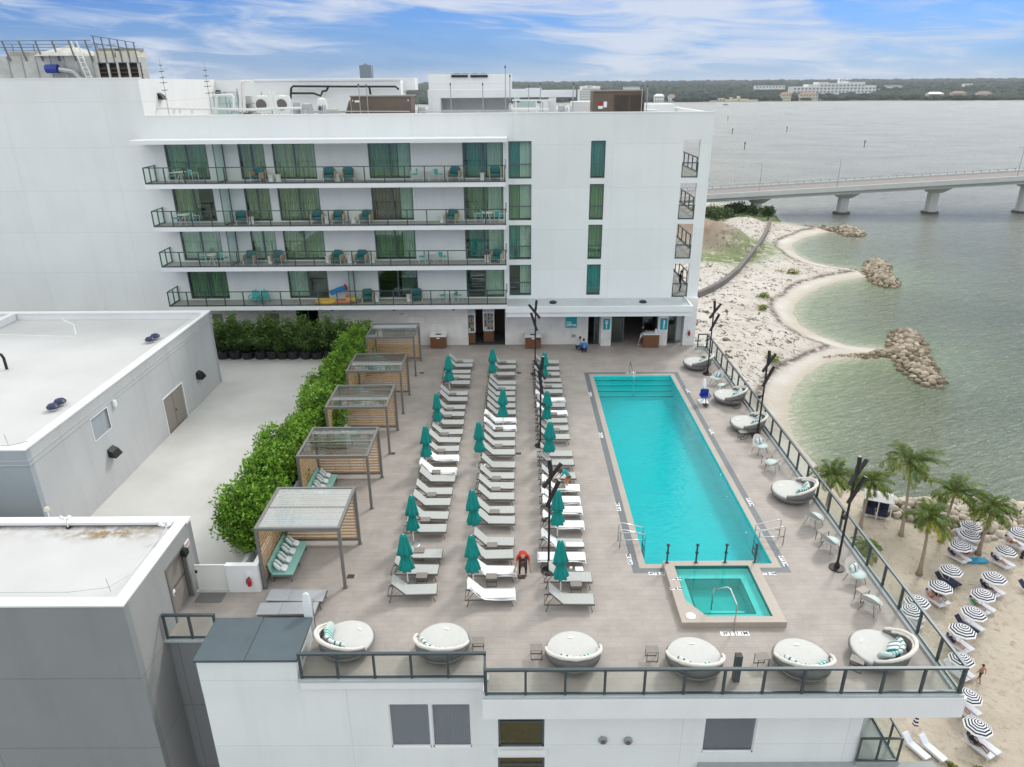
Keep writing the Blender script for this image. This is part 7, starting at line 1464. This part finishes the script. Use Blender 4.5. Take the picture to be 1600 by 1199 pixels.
for i,row in enumerate(BAL):
    z=FZ[i]+.006; cnt={'a':0,'s':0,'set':0}; yb=HY-.75; py_=(276,344,406,470)[i]
    for kd,v in row:
        if kd=='set':
            xs=[WY(q,py_,yb).x for q in v]; k=cnt['set']; w=('left','right')[k] if i<3 else 'only'
            DC.put((xs[0],yb+.05,z),-PI/2+.3+PI*0,'white dining chair with teal seat on the %s balcony, left of the %s table'%(bn_[i],w),'dining chairs on the balconies'); DC.put((xs[2],yb+.05,z),PI/2+.9+PI*0,'white dining chair with teal seat on the %s balcony, right of the %s table'%(bn_[i],w),'dining chairs on the balconies'); DT.put((xs[1],yb-.1,z),.2,'white splay legged dining table on the %s balcony, the %s one'%(bn_[i],w),'dining tables on the balconies')
        else:
            x=WY(v,py_,yb).x; k=cnt[kd]
            if kd=='a': AC.put((x,yb-.05,z),random.uniform(-.35,.35),'teal cushioned armchair on the %s balcony, %s from the left'%(bn_[i],ORD[k]),'armchairs on the balconies')
            else: ST.put((x,yb+.1,z),0,'white drum side table on the %s balcony, %s from the left'%(bn_[i],ORD[k]),'drum tables on the balconies')
        cnt[kd]+=1
for px,lab in ((399,'left one of two bright teal slatted beach chairs on the lowest balcony'),(413,'right one of two bright teal slatted beach chairs on the lowest balcony')):
    x=WY(px,468,HY-.9).x; t_=thing('slatted_chair',lab,'chair',(x,HY-.9,FZ[3]+.006)); mb=MB()
    for q in range(5): u=-.24+.12*q; mb.rbox(u-.05,u+.05,.24,.28,.3,1.0-.06*abs(q-2),.015)
    mb.build('back_slats',M['light_teal'],t_); MB().rbox(-.3,.3,-.35,.25,.33,.38,.03).rbox(-.42,-.3,-.4,.25,.58,.61,.02).rbox(.3,.42,-.4,.25,.58,.61,.02).build('seat',M['light_teal'],t_); MB().bar((-.36,-.35,.58),(-.36,-.35,0),.05).bar((.36,-.35,.58),(.36,-.35,0),.05).bar((-.3,.25,.4),(-.3,.35,0),.05).bar((.3,.25,.4),(.3,.35,0),.05).build('legs',M['light_teal'],t_)
zf=FZ[3]+.006; x=WY(510,478,53.6).x; t_=thing('inflatable_ring','deflated yellow pool inflatable on the lowest balcony','inflatable',(x,53.7,zf)); mb=MB(); mb.tube([(.75*math.cos(a),.4*math.sin(a),.16) for a in np.linspace(0,2*PI,15)],.16,8).build('ring',M['toy_yellow'],t_,smooth=True); MB().rbox(-.55,.55,-.25,.25,.02,.12,.1).build('floor_skin',M['toy_yellow'],t_)
x=WY(540,474,53.7).x; t_=thing('inflatable_float','orange and yellow inflatable float on the lowest balcony','inflatable',(x,53.7,zf)); MB().rbox(-.9,.5,-.3,.3,0,.28,.12).build('body',M['toy_orange'],t_,smooth=True); MB().rbox(.1,.9,-.25,.25,.1,.5,.14).build('cushion',M['toy_yellow'],t_,smooth=True); MB().rbox(.05,.5,-.1,.2,.45,.8,.1).build('top_pillow',M['toy_orange'],t_,smooth=True)
a=WY(516,458,54.6); b_=WY(540,449,54.6); t_=thing('body_board','bright blue board with red tip leaning on the lowest balcony wall','board',((a.x+b_.x)/2,54.5,(a.z+b_.z)/2)); an=-math.atan2(b_.z-a.z,b_.x-a.x); L_=(b_-a).length/2; MB().rbox(-L_,L_,-.05,.05,-.2,.2,.05,M=Matrix.Rotation(an,4,'Y')).build('board',M['toy_blue'],t_); MB().rbox(L_-.05,L_+.15,-.06,.06,-.22,.26,.05,M=Matrix.Rotation(an,4,'Y')).build('tip',M['red'],t_); MB().tube([(-.3,0,-.15),(-.3,-.1,a.z*0-1.1)],.015,5).tube([(0,0,-.1),(0,-.1,-1.2)],.015,5).tube([(.3,0,.0),(.3,-.1,-1.2)],.015,5).build('stand',M['white_metal'],t_)
p=xplane(1063,455,13.0); ST.put((13.0,57.5,FZ[2]+.0),0,'white drum table on the third corner balcony at the right end of the hotel','drum tables on the balconies')

for (px,py,lab) in ((905,889,'small folded white towel beside the pole on the right row lounger nearest but one'),(892,888.5,'tiny white cup on the right row lounger next to the folded towel')):
    p=G(px,py,.43); w=.17 if px>900 else .06; tag(MB().rbox(-w,w,-w*.8,w*.8,0,.05 if px>900 else .12,.03).build('folded_towel' if px>900 else 'cup',M['towel'],loc=(p.x,p.y,.40)),lab,'towel' if px>900 else 'cup')
# ================================================================ people
SK=PM('skin',(0.48,0.28,0.19),0.6); SKD=PM('dark_skin',(0.16,0.085,0.055),0.6)
HAIRB=PM('dark_hair',(0.02,0.012,0.01),0.6,bump=.4,bs=80); HAIRR=PM('auburn_hair',(0.13,0.03,0.015),0.6,bump=.4,bs=80)
def cm(n,c): return PM(n,c,.85,var=.08,vs=6)
def V3(*a): return Vector(a)
def limb(a,b,l1,l2,pole):
    """middle joint of a two bone limb from a to b, bending towards pole"""
    a=Vector(a); b=Vector(b); d=b-a; L_=min(d.length,(l1+l2)*.999); d.normalize(); x=(l1*l1-l2*l2+L_*L_)/(2*L_); h=math.sqrt(max(l1*l1-x*x,0)); p=Vector(pole); p=(p-d*p.dot(d)).normalized(); return a+d*x+p*h
def person(label,loc,rz,J,mats,hair='short',haircol=None,group=None,fingers=True,scale=1.0,sleeve=0.5,legs_mat=3,leg_cut=0.45):
    """J: pelvis, chest, neck, head directions and hand/foot targets. faces +Y"""
    pel=Vector(J['pelvis']); ch=Vector(J['chest']); nk=Vector(J['neck']); hd=Vector(J['head'])
    right=Vector(J.get('right',(1,0,0))).normalized(); V=[]; E=[]; Rr=[]; Mt=[]
    def v(p,r,m): V.append(Vector(p)); Rr.append(r); Mt.append(m); return len(V)-1
    def e(a,b): E.append((a,b))
    # materials: 0 skin 1 shirt 2 trousers 3 shoes
    p0=v(pel,(.155,.115),2); p1=v(pel.lerp(ch,.5),(.135,.10),1); p2=v(ch,(.165,.115),1); p3=v(ch.lerp(nk,.65),(.12,.085),1); p4=v(nk,(.055,.055),0); up=(hd-nk).normalized(); p5=v(nk+up*.06,(.06,.07),0); p6=v(hd,(.078,.095),0); p7=v(hd+up*.085,(.06,.072),0)
    for a,b in ((p0,p1),(p1,p2),(p2,p3),(p3,p4),(p4,p5),(p5,p6),(p6,p7)): e(a,b)
    for s,side in ((1,'R'),(-1,'L')):
        sh=ch.lerp(nk,.55)+right*s*.175; hand=Vector(J['hand'+side]); el=limb(sh,hand,.29,.27,J.get('elbow'+side,(s*.5,-1,-.3)))
        a=v(sh,(.062,.062),1); b_=v(sh.lerp(el,.5),(.05,.05),1 if sleeve>.3 else 0); c=v(el,(.038,.038),1 if sleeve>.8 else 0); d=v(el.lerp(hand,.55),(.034,.034),1 if sleeve>.9 else 0); w=v(hand,(.024,.03),0); e(p3,a); e(a,b_); e(b_,c); e(c,d); e(d,w)
        fd=(hand-el).normalized(); fd=(fd+Vector(J.get('hdir'+side,(0,0,0)))).normalized(); palm=hand+fd*.075; pm=v(palm,(.018,.038),0); e(w,pm); sd_=fd.cross(right if abs(fd.dot(right))<.9 else Vector((0,1,0))).normalized(); cr=right if abs(fd.dot(right))<.8 else Vector((0,1,0))
        if fingers:
            for q,ln in enumerate((.075,.085,.08,.06)):
                o=cr*(.030-.020*q); f1=v(palm+o*1.1+fd*.022,(.009,.009),0); f2=v(palm+o*1.2+fd*(ln*.6+.02)+sd_*.008,(.008,.008),0); f3=v(palm+o*1.2+fd*(ln+.015)+sd_*.03,(.006,.006),0); e(pm,f1); e(f1,f2); e(f2,f3)
            th=v(hand+fd*.035+cr*.045,(.011,.011),0); t2=v(hand+fd*.075+cr*.065+sd_*.01,(.009,.009),0); e(w,th); e(th,t2)
        hp=pel+right*s*.095-Vector((0,0,.03)); ft=Vector(J['foot'+side]); an=ft+Vector((0,0,.075)); kn=limb(hp,an,.44,.43,J.get('knee'+side,(0,1,.1))); pm_=2; sk=(2 if leg_cut>.8 else 0)
        a=v(hp,(.095,.10),2); b_=v(hp.lerp(kn,.5),(.078,.08),2 if leg_cut>.3 else 0); c=v(kn,(.056,.058),2 if leg_cut>.6 else 0); d=v(kn.lerp(an,.4),(.052,.056),sk); f=v(an,(.034,.036),sk); fdir=Vector(J.get('toe'+side,(0,1,0))).normalized(); g=v(ft+fdir*.07+Vector((0,0,.035)),(.036,.03),3); h=v(ft+fdir*.17+Vector((0,0,.025)),(.034,.022),3); hl=v(ft-fdir*.05+Vector((0,0,.04)),(.03,.03),3)
        for x,y in ((p0,a),(a,b_),(b_,c),(c,d),(d,f),(f,g),(g,h),(f,hl)): e(x,y)
    me=bpy.data.meshes.new('tmp'); me.from_pydata([tuple(q) for q in V],E,[]); o=bpy.data.objects.new('tmp',me); C.objects.link(o); bpy.context.view_layer.objects.active=o
    sk_=o.modifiers.new('s','SKIN'); sk_.use_smooth_shade=True
    for i,sv_ in enumerate(me.skin_vertices[0].data): sv_.radius=Rr[i]; sv_.use_root=(i==0)
    sub=o.modifiers.new('d','SUBSURF'); sub.levels=1; sub.render_levels=1
    dg=bpy.context.evaluated_depsgraph_get(); body=bpy.data.meshes.new_from_object(o.evaluated_get(dg)); bpy.data.objects.remove(o)
    body.materials.clear(); 
    for m in mats: body.materials.append(m)
    A=np.array([tuple(q) for q in V]); Ea=np.array(E); P=np.array([tuple(p.center) for p in body.polygons])
    a=A[Ea[:,0]]; b_=A[Ea[:,1]]; d=b_-a; tt=np.clip(np.einsum('pek,ek->pe',P[:,None]-a[None],d)/((d*d).sum(1)+1e-9),0,1); q=a[None]+tt[...,None]*d[None]; D=np.linalg.norm(P[:,None]-q,axis=2); ie=D.argmin(1); tb=tt[np.arange(len(P)),ie]; Mt=np.array(Mt)
    mi=np.where(tb<.5,Mt[Ea[ie,0]],Mt[Ea[ie,1]]); body.polygons.foreach_set('material_index',mi.astype(np.int32)); body.polygons.foreach_set('use_smooth',[True]*len(body.polygons))
    body.name='person_body'; t_=thing('person',label,'person',loc,rz,group); t_.scale=(scale,)*3; bo=bpy.data.objects.new('body',body); C.objects.link(bo); bo.parent=t_
    face=Vector(J.get('face',(0,1,0))).normalized(); face=(face-up*face.dot(up)).normalized(); sidev=up.cross(face).normalized(); B=Matrix((sidev,face,up)).transposed()
    hc=hd+up*.02; hm=MB(); hm.ell(hc-face*.022+up*.025,(.098,.112,.105),12,8,M=B)
    if hair=='long':
        for k in range(7): aa=(k-3)*.42; o_=sidev*math.sin(aa)*.085-face*math.cos(aa)*.085; hm.tube([hc+o_+up*.05,hc+o_*1.25-up*.10,hc+o_*1.2+Vector((0,0,-.26))],[.035,.04,.015],6)
    hm.build('hair',haircol or HAIRB,t_,smooth=True)
    fm=MB(); fm.add([tuple(hc+face*.090+up*.02),tuple(hc+face*.092-up*.035+sidev*.018),tuple(hc+face*.118-up*.03),tuple(hc+face*.092-up*.035-sidev*.018)],[(0,1,2),(0,2,3),(1,3,2)]); fm.ell(hc+sidev*.085-up*.01,(.014,.02,.03),6,5,M=B); fm.ell(hc-sidev*.085-up*.01,(.014,.02,.03),6,5,M=B); fm.build('nose_and_ears',mats[0],t_)
    em=MB(); em.ell(hc+face*.086+sidev*.032,(.012,.008,.008),6,5,M=B); em.ell(hc+face*.086-sidev*.032,(.012,.008,.008),6,5,M=B); em.build('eyes',M['black'],t_); MB().ell(hc+face*.088-up*.062,(.025,.008,.007),6,4,M=B).build('mouth',PM('lips',(.35,.10,.09),.5) if 'lips' not in M else M['lips'],t_)
    return t_
M['lips']=PM('lips',(.35,.10,.09),.5)
def stand(hx=.22,hz=.85,hy=.05,dx=.1): return dict(pelvis=(0,0,.95),chest=(0,.02,1.27),neck=(0,.0,1.46),head=(0,.03,1.60),handR=(hx,hy,hz),handL=(-hx,hy,hz),footR=(dx,0,0),footL=(-dx,.02,0))
# woman in red bending over towards the ground
J=dict(pelvis=(0,-.10,.94),chest=(0,.24,1.18),neck=(0,.42,1.12),head=(0,.50,1.0),face=(0,.5,-1),handR=(.30,.46,.60),handL=(-.28,.44,.56),elbowR=(1,0,.2),elbowL=(-1,0,.2),footR=(.13,.02,0),footL=(-.12,-.02,0))
p=G(817,899); person('person in a red top and black leggings bending far forward beside the middle lounger row',(p.x,p.y+.05,0),PI,J,[SK,cm('red_top',(.48,.035,.02)),cm('black_leggings',(.012,.012,.015)),cm('tan_sandals',(.25,.13,.08))],'long',PM('brown_hair',(.09,.045,.025),.6),leg_cut=.9,sleeve=.6,scale=1.12)
# woman in teal leaning over a lounger
J=dict(pelvis=(0,-.1,.93),chest=(0,.16,1.16),neck=(0,.30,1.24),head=(0,.40,1.26),face=(0,1,-.8),handR=(.18,.62,.72),handL=(-.16,.60,.68),footR=(.11,0,0),footL=(-.11,-.1,0))
p=G(883,771); person('person in a teal shirt and tan shorts leaning over a white towelled lounger',(p.x+.1,p.y+.25,0),PI/2+.2,J,[SK,cm('teal_shirt',(.0,.30,.33)),cm('tan_shorts',(.42,.22,.10)),cm('sandals',(.3,.2,.12))],'long',HAIRR,leg_cut=.5)
# two workers crouching by the wall
J=dict(pelvis=(0,-.12,.34),chest=(0,.08,.64),neck=(0,.16,.82),head=(0,.22,.95),face=(0,1,-.7),handR=(.16,.48,.35),handL=(-.16,.48,.35),footR=(.15,.05,0),footL=(-.15,.0,0),kneeR=(.3,1,.5),kneeL=(-.3,1,.5))
p=G(903,548); person('person in a pale blue shirt and dark trousers squatting against the stone wall',(p.x,p.y+.1,0),-.9,J,[SK,cm('pale_blue_shirt',(.42,.50,.62)),cm('navy_trousers',(.02,.03,.07)),M['black']],'short',HAIRB,leg_cut=.9,sleeve=.9)
p=G(912,551); person('person in a bright blue tunic squatting with back to the pool near the stone wall',(p.x+.05,p.y-.05,0),.25,J,[SK,cm('bright_blue_tunic',(.01,.22,.62)),cm('dark_trousers',(.015,.02,.05)),M['black']],'short',HAIRB,leg_cut=.9,sleeve=.8)
# woman at the host stand
J=stand(); J.update(handR=(.12,.42,1.14),handL=(-.18,.38,1.16),head=(0,.06,1.59),face=(0,1,-.6),footL=(-.1,-.28,0))
p=G(1001,542); person('person in a black top and white shorts standing at the dark host stand',(p.x+.12,p.y+.35,0),-PI/2+.25,J,[SK,cm('black_top',(.012,.012,.014)),cm('white_shorts',(.72,.74,.78)),M['letter_white']],'short',HAIRB,leg_cut=.5,sleeve=.5)
# man on the corner balcony
J=stand(); J.update(handR=(.15,.42,1.12),handL=(-.15,.42,1.12),head=(0,.08,1.6)); q=xplane(1056,440,13.2)
person('person in dark clothes leaning at the rail of the lowest corner balcony',(13.35,56.6,FZ[3]-.03),-PI/2,J,[SK,cm('dark_shirt',(.02,.02,.03)),cm('blue_jeans',(.03,.05,.12)),M['black']],'short',HAIRB,leg_cut=.9,sleeve=.5,fingers=False)
# ================================================================ beach
HD=Vector((.42,-.907,0)).normalized()      # umbrellas and chairs face this way (feet direction)
def umb_proto():
    t_=thing('beach_umbrella','','beach umbrella'); mb=MB(); n=8; rings=[.015,.10,.19,.28,.37,.46,.55,.64,.73,.82,.91,1.0]; R_=1.04; vs=[]
    for i,r_ in enumerate(rings):
        for j in range(n): a=2*PI*j/n; vs.append((R_*r_*math.cos(a),R_*r_*math.sin(a),2.15-.42*r_*r_-.12*r_))
    mb.v=vs
    for i in range(len(rings)-1):
        for j in range(n): mb.f.append((i*n+j,i*n+(j+1)%n,(i+1)*n+(j+1)%n,(i+1)*n+j)); mb.m.append((i+1)%2)
    mb.f.append(tuple(range(n))); mb.m.append(1)
    mb.build('canopy',[M['navy_cloth'],M['white_cloth']],t_); v=MB(); 
    for j in range(n): 
        a=2*PI*j/n; b_=2*PI*(j+1)/n; r_=R_*1.0; z=2.15-.42-.12; v.add([(r_*math.cos(a),r_*math.sin(a),z),(r_*math.cos(b_),r_*math.sin(b_),z),(r_*math.cos(b_),r_*math.sin(b_),z-.06),(r_*math.cos(a),r_*math.sin(a),z-.06)],[(0,1,2,3)])
    v.build('valance',M['white_cloth'],t_); MB().tube([(0,0,-.3),(0,0,2.2)],.025,6).build('pole',M['white_metal'],t_); return t_
UB=Proto(umb_proto())
bl=thing('beach_lounger','','beach lounger'); MB().rbox(-.28,.28,-1.15,.35,.28,.38,.05).build('seat',M['beach_white'],bl); Mb=Matrix.Translation((0,.33,.3))@Matrix.Rotation(R(42),4,'X'); MB().rbox(-.28,.28,0,.68,0,.09,.05,M=Mb).build('backrest',M['beach_white'],bl); MB().bar((-.3,-1.1,.27),(-.3,.8,.27),.035).bar((.3,-1.1,.27),(.3,.8,.27),.035).bar((-.3,-1,.27),(-.3,-1,0),.03).bar((.3,-1,.27),(.3,-1,0),.03).bar((-.3,.6,.27),(-.3,.6,0),.03).bar((.3,.6,.27),(.3,.6,0),.03).build('frame',M['white_metal'],bl); BL=Proto(bl)
bn=thing('beach_lounger','','beach lounger'); MB().rbox(-.28,.28,-1.15,.35,.28,.38,.05).build('seat',M['navy_cloth'],bn); MB().rbox(-.28,.28,0,.68,0,.09,.05,M=Mb).build('backrest',M['navy_cloth'],bn); MB().bar((-.3,-1.1,.27),(-.3,.8,.27),.035).bar((.3,-1.1,.27),(.3,.8,.27),.035).bar((-.3,-1,.27),(-.3,-1,0),.03).bar((.3,-1,.27),(.3,-1,0),.03).build('frame',M['white_metal'],bn); BN=Proto(bn)
JL=dict(pelvis=(0,0,.12),chest=(0,.34,.22),neck=(0,.50,.34),head=(0,.60,.46),face=(0,-.6,.8),handR=(.26,.0,.1),handL=(-.26,.0,.1),elbowR=(1,0,0),elbowL=(-1,0,0),footR=(.1,-.80,.0),footL=(-.1,-.82,.0),toeR=(0,-.3,1),toeL=(0,-.3,1),kneeR=(0,0,1),kneeL=(0,0,1))
ubs=[(1517.6,817.5,'farthest of the striped umbrellas, next to the seawall boulders','bb',0),(1516,831,'striped umbrella just in front of the farthest one by the boulders','bb',0),(1504,848,'striped umbrella above the red and white floats','ww',1),(1488,885,'striped umbrella shading two navy loungers','nn',0),(1470,912.6,'striped umbrella right beside the lone curved palm','ww',2),(1436.7,936,'striped umbrella half behind the beach side top rail, the farther of two','w',0),(1426,949,'striped umbrella half behind the beach side railing, the nearer of two','ww',1),(1572,856,'striped umbrella below the rightmost palm','ww',1),(1593.5,828,'striped umbrella cut by the right edge of the photo','ww',1),(1556,898,'striped umbrella in the right column, third from the top','ww',1),(1540,924,'striped umbrella in the right column, fourth from the top','ww',1),(1522,952.6,'striped umbrella in the right column, fifth from the top','nw',0),(1506,982,'striped umbrella left of the sand hollow','ww',1),(1506.4,1023,'striped umbrella just above the deck railing corner','ww',0),(1515,1079,'striped umbrella just right of the deck railing corner','ww',1),(1529,1127,'nearest open striped umbrella over two long white loungers','ww',1),(1449,1203,'striped umbrella cut by the bottom edge of the photo','w',0)]
SHORT=['umbrella farthest away by the boulders','umbrella second nearest the boulders','umbrella above the red float','umbrella with navy loungers','umbrella beside the lone palm','umbrella behind the railing, farther one','umbrella behind the railing, nearer one','umbrella below the rightmost palm','umbrella cut by the right edge','third umbrella of the right column','fourth umbrella of the right column','fifth umbrella of the right column','umbrella left of the sand hollow','umbrella above the railing corner','umbrella right of the railing corner','nearest open umbrella','umbrella cut by the bottom edge']
def short(l): return SHORT[[u[2] for u in ubs].index(l)]
bt_cols=[cm('navy_swimwear',(.02,.03,.08)),cm('red_swimwear',(.45,.03,.03)),cm('black_swimwear',(.015,.015,.02)),cm('green_swimwear',(.03,.3,.08))]
rot0=math.atan2(HD.y,HD.x)+PI/2
seed_=0; protos_lie={}
for k,(px,py,lab,ch_,npeople) in enumerate(ubs):
    p=G(px,py,BZ+1.95); o=UB.put((p.x,p.y,BZ),k*.37,lab,'navy and white striped umbrellas on the sand',scale=(.90 if k>12 else .97)+.03*math.sin(k*1.7)); o.rotation_euler=(.05*math.sin(k*2.1),.05*math.cos(k*1.3),k*.37)
    side=Vector((HD.y,-HD.x,0)); base=Vector((p.x,p.y,BZ))
    for q,c_ in enumerate(ch_):
        if c_=='b': c_='w'
        off=(-.45+.9*q) if len(ch_)>1 else -.3; L_=base+side*(-off)*.8+HD*(.45 if k==15 else -.2); pr=BN if c_=='n' else BL; rz=rot0+random.uniform(-.08,.08)
        pr.put((L_.x,L_.y,BZ+.03),rz,'%s lounger, %s one under the %s'%('navy' if c_=='n' else 'white',('far','near')[q],short(lab)),'beach loungers under the umbrellas')
        if q<npeople:
            key=(seed_)%4; seed_+=1
            if key not in protos_lie:
                t_=person('',(0,0,0),0,JL,[SK if key!=2 else SKD,[SK,SK,SKD,SK][key] if key in(1,) else bt_cols[key],bt_cols[key],SK],'short' if key%2 else 'long',HAIRB,fingers=False,leg_cut=.2,sleeve=.0); protos_lie[key]=Proto(t_)
            protos_lie[key].put((L_.x,L_.y,BZ+.42),rz,'person in %s lying on the %s lounger under the %s'%(('navy','red','black','green')[key],('far','near')[q],short(lab)),'people lying on the beach')
for px,py,rz,lab in ((1427,1166,rot0,'single white beach lounger seen beside the lower corner balcony'),(1453,1169,rot0,'white beach lounger right of the closed striped umbrella')):
    p=G(px,py,BZ+.3); BL.put((p.x,p.y,BZ+.03),rz,lab,'beach loungers under the umbrellas')
# closed striped umbrella
p=G(1426,1146,BZ); t_=thing('closed_beach_umbrella','closed navy and white striped umbrella standing near the single loungers','beach umbrella',(p.x,p.y,BZ)); MB().tube([(0,0,-.2),(0,0,2.2)],.025,6).build('pole',M['white_metal'],t_); mb=MB()
zs=[2.2,2.0,1.85,1.7,1.55,1.4,1.25,1.1,.95,.85]; 
for i in range(len(zs)-1): mb.lathe([(.05+.012*i*1.3,zs[i]),(.05+.012*(i+1)*1.3,zs[i+1])],12,mi=i%2,mod=fold,cap=False)
mb.build('folded_canopy',[M['navy_cloth'],M['white_cloth']],t_)
# man walking, floats, mat, cabana
J=stand(); J.update(footR=(.1,.22,0),footL=(-.1,-.2,0),handR=(.24,-.12,.86),handL=(-.24,.2,.86)); p=G(1529,1066,BZ)
person('shirtless person in dark shorts walking on the sand beside the deck corner umbrellas',(p.x,p.y,BZ),.3,J,[PM('tanned_skin',(.36,.18,.11),.6),PM('tanned_skin_back',(.36,.18,.11),.6),cm('dark_shorts',(.03,.035,.05)),SK],'short',HAIRB,fingers=False,leg_cut=.5,sleeve=0)
p=G(1577,868,BZ); J=stand(); J.update(pelvis=(0,0,.45),chest=(0,.2,.72),neck=(0,.32,.85),head=(0,.4,.95),handR=(.2,.5,.4),handL=(-.2,.5,.4),footR=(.1,.35,0),footL=(-.1,.4,0),kneeR=(0,1,1),kneeL=(0,1,1)); person('person in black swimwear sitting forward beside the umbrella below the rightmost palm',(p.x+.4,p.y-1.0,BZ),-.9,J,[SK,cm('black_suit',(.02,.02,.02)),cm('black_suit_b',(.02,.02,.02)),SK],'long',HAIRB,fingers=False,leg_cut=.2,sleeve=0)
p=G(1524,877,BZ); tag(MB().rbox(-1.1,1.1,-.42,.42,.02,.10,.1).build('beach_mat',M['blue_towel'],loc=(p.x,p.y,BZ+.05)),'blue beach mat lying on the sand right of the red float','mat')
p=G(1509,865,BZ); t_=thing('red_float','round red inflatable float with black ears beside the blue mat','inflatable',(p.x,p.y,BZ)); MB().ell((0,0,.35),(.42,.3,.38),12,8).build('body',M['red'],t_,smooth=True); MB().ell((-.2,0,.76),(.12,.08,.13),8,6).ell((.2,0,.76),(.12,.08,.13),8,6).build('ear',M['black'],t_,smooth=True)
p=G(1599,925,BZ); BN.put((p.x+.3,p.y,BZ+.03),rot0,'navy beach lounger at the right edge of the photo','beach loungers under the umbrellas')
p=G(1372,809,BZ); t_=thing('beach_cabana','white roofed beach cabana with navy seats beside the tallest palm','cabana',(p.x,p.y+.6,BZ),-.42); mb=MB()
for (x,y) in ((-1.25,-1),(1.25,-1),(-1.25,1),(1.25,1),(0,-1),(0,1)): mb.box(x-.05,x+.05,y-.05,y+.05,0,2.2)
mb.bar((-1.25,-1,2.15),(1.25,-1,2.15),.08).bar((-1.25,1,2.15),(1.25,1,2.15),.08).bar((-1.25,-1,.3),(1.25,-1,.3),.05).build('frame',M['white_metal'],t_); MB().add([(-1.4,-1.15,2.22),(1.4,-1.15,2.22),(1.4,1.15,2.22),(-1.4,1.15,2.22),(-1.2,0,2.5),(1.2,0,2.5)],[(0,1,5,4),(1,2,5),(2,3,4,5),(3,0,4)]).build('roof',M['white_cloth'],t_); MB().rbox(-1.1,-.15,-.8,.8,.3,.6,.1).rbox(.15,1.1,-.8,.8,.3,.6,.1).rbox(-1.1,1.1,.6,.85,.5,1.1,.08).build('seats',M['navy_cloth'],t_); MB().box(-1.22,1.22,.96,1.0,.2,2.15).build('back_curtain',M['navy_cloth'],t_)
# small low plants at the foot of the building near the bottom edge
for (px,py,lab) in ((1490,1204,'low yellow green beach plant at the bottom edge, left one'),(1533,1206,'low yellow green beach plant at the bottom edge, right one')):
    p=G(px,py,BZ); shrub('beach_plant',lab,'plant',(p.x,p.y,BZ),.32,.3,200,int(px),leaf=.2,mat='palm_leaf')
bpy.context.view_layer.update()
# ================================================================ air
hz_=bpy.data.materials.new('haze_air'); hz_.use_nodes=True; t=hz_.node_tree; t.nodes.clear(); o=t.nodes.new('ShaderNodeOutputMaterial'); v=t.nodes.new('ShaderNodeVolumePrincipled'); v.inputs['Color'].default_value=(.82,.88,.95,1); v.inputs['Density'].default_value=0.00006; v.inputs['Anisotropy'].default_value=.2; t.links.new(v.outputs[0],o.inputs['Volume'])
tag(MB().box(-4600,9600,-760,9700,-30,78).build('haze',hz_),kind='stuff')
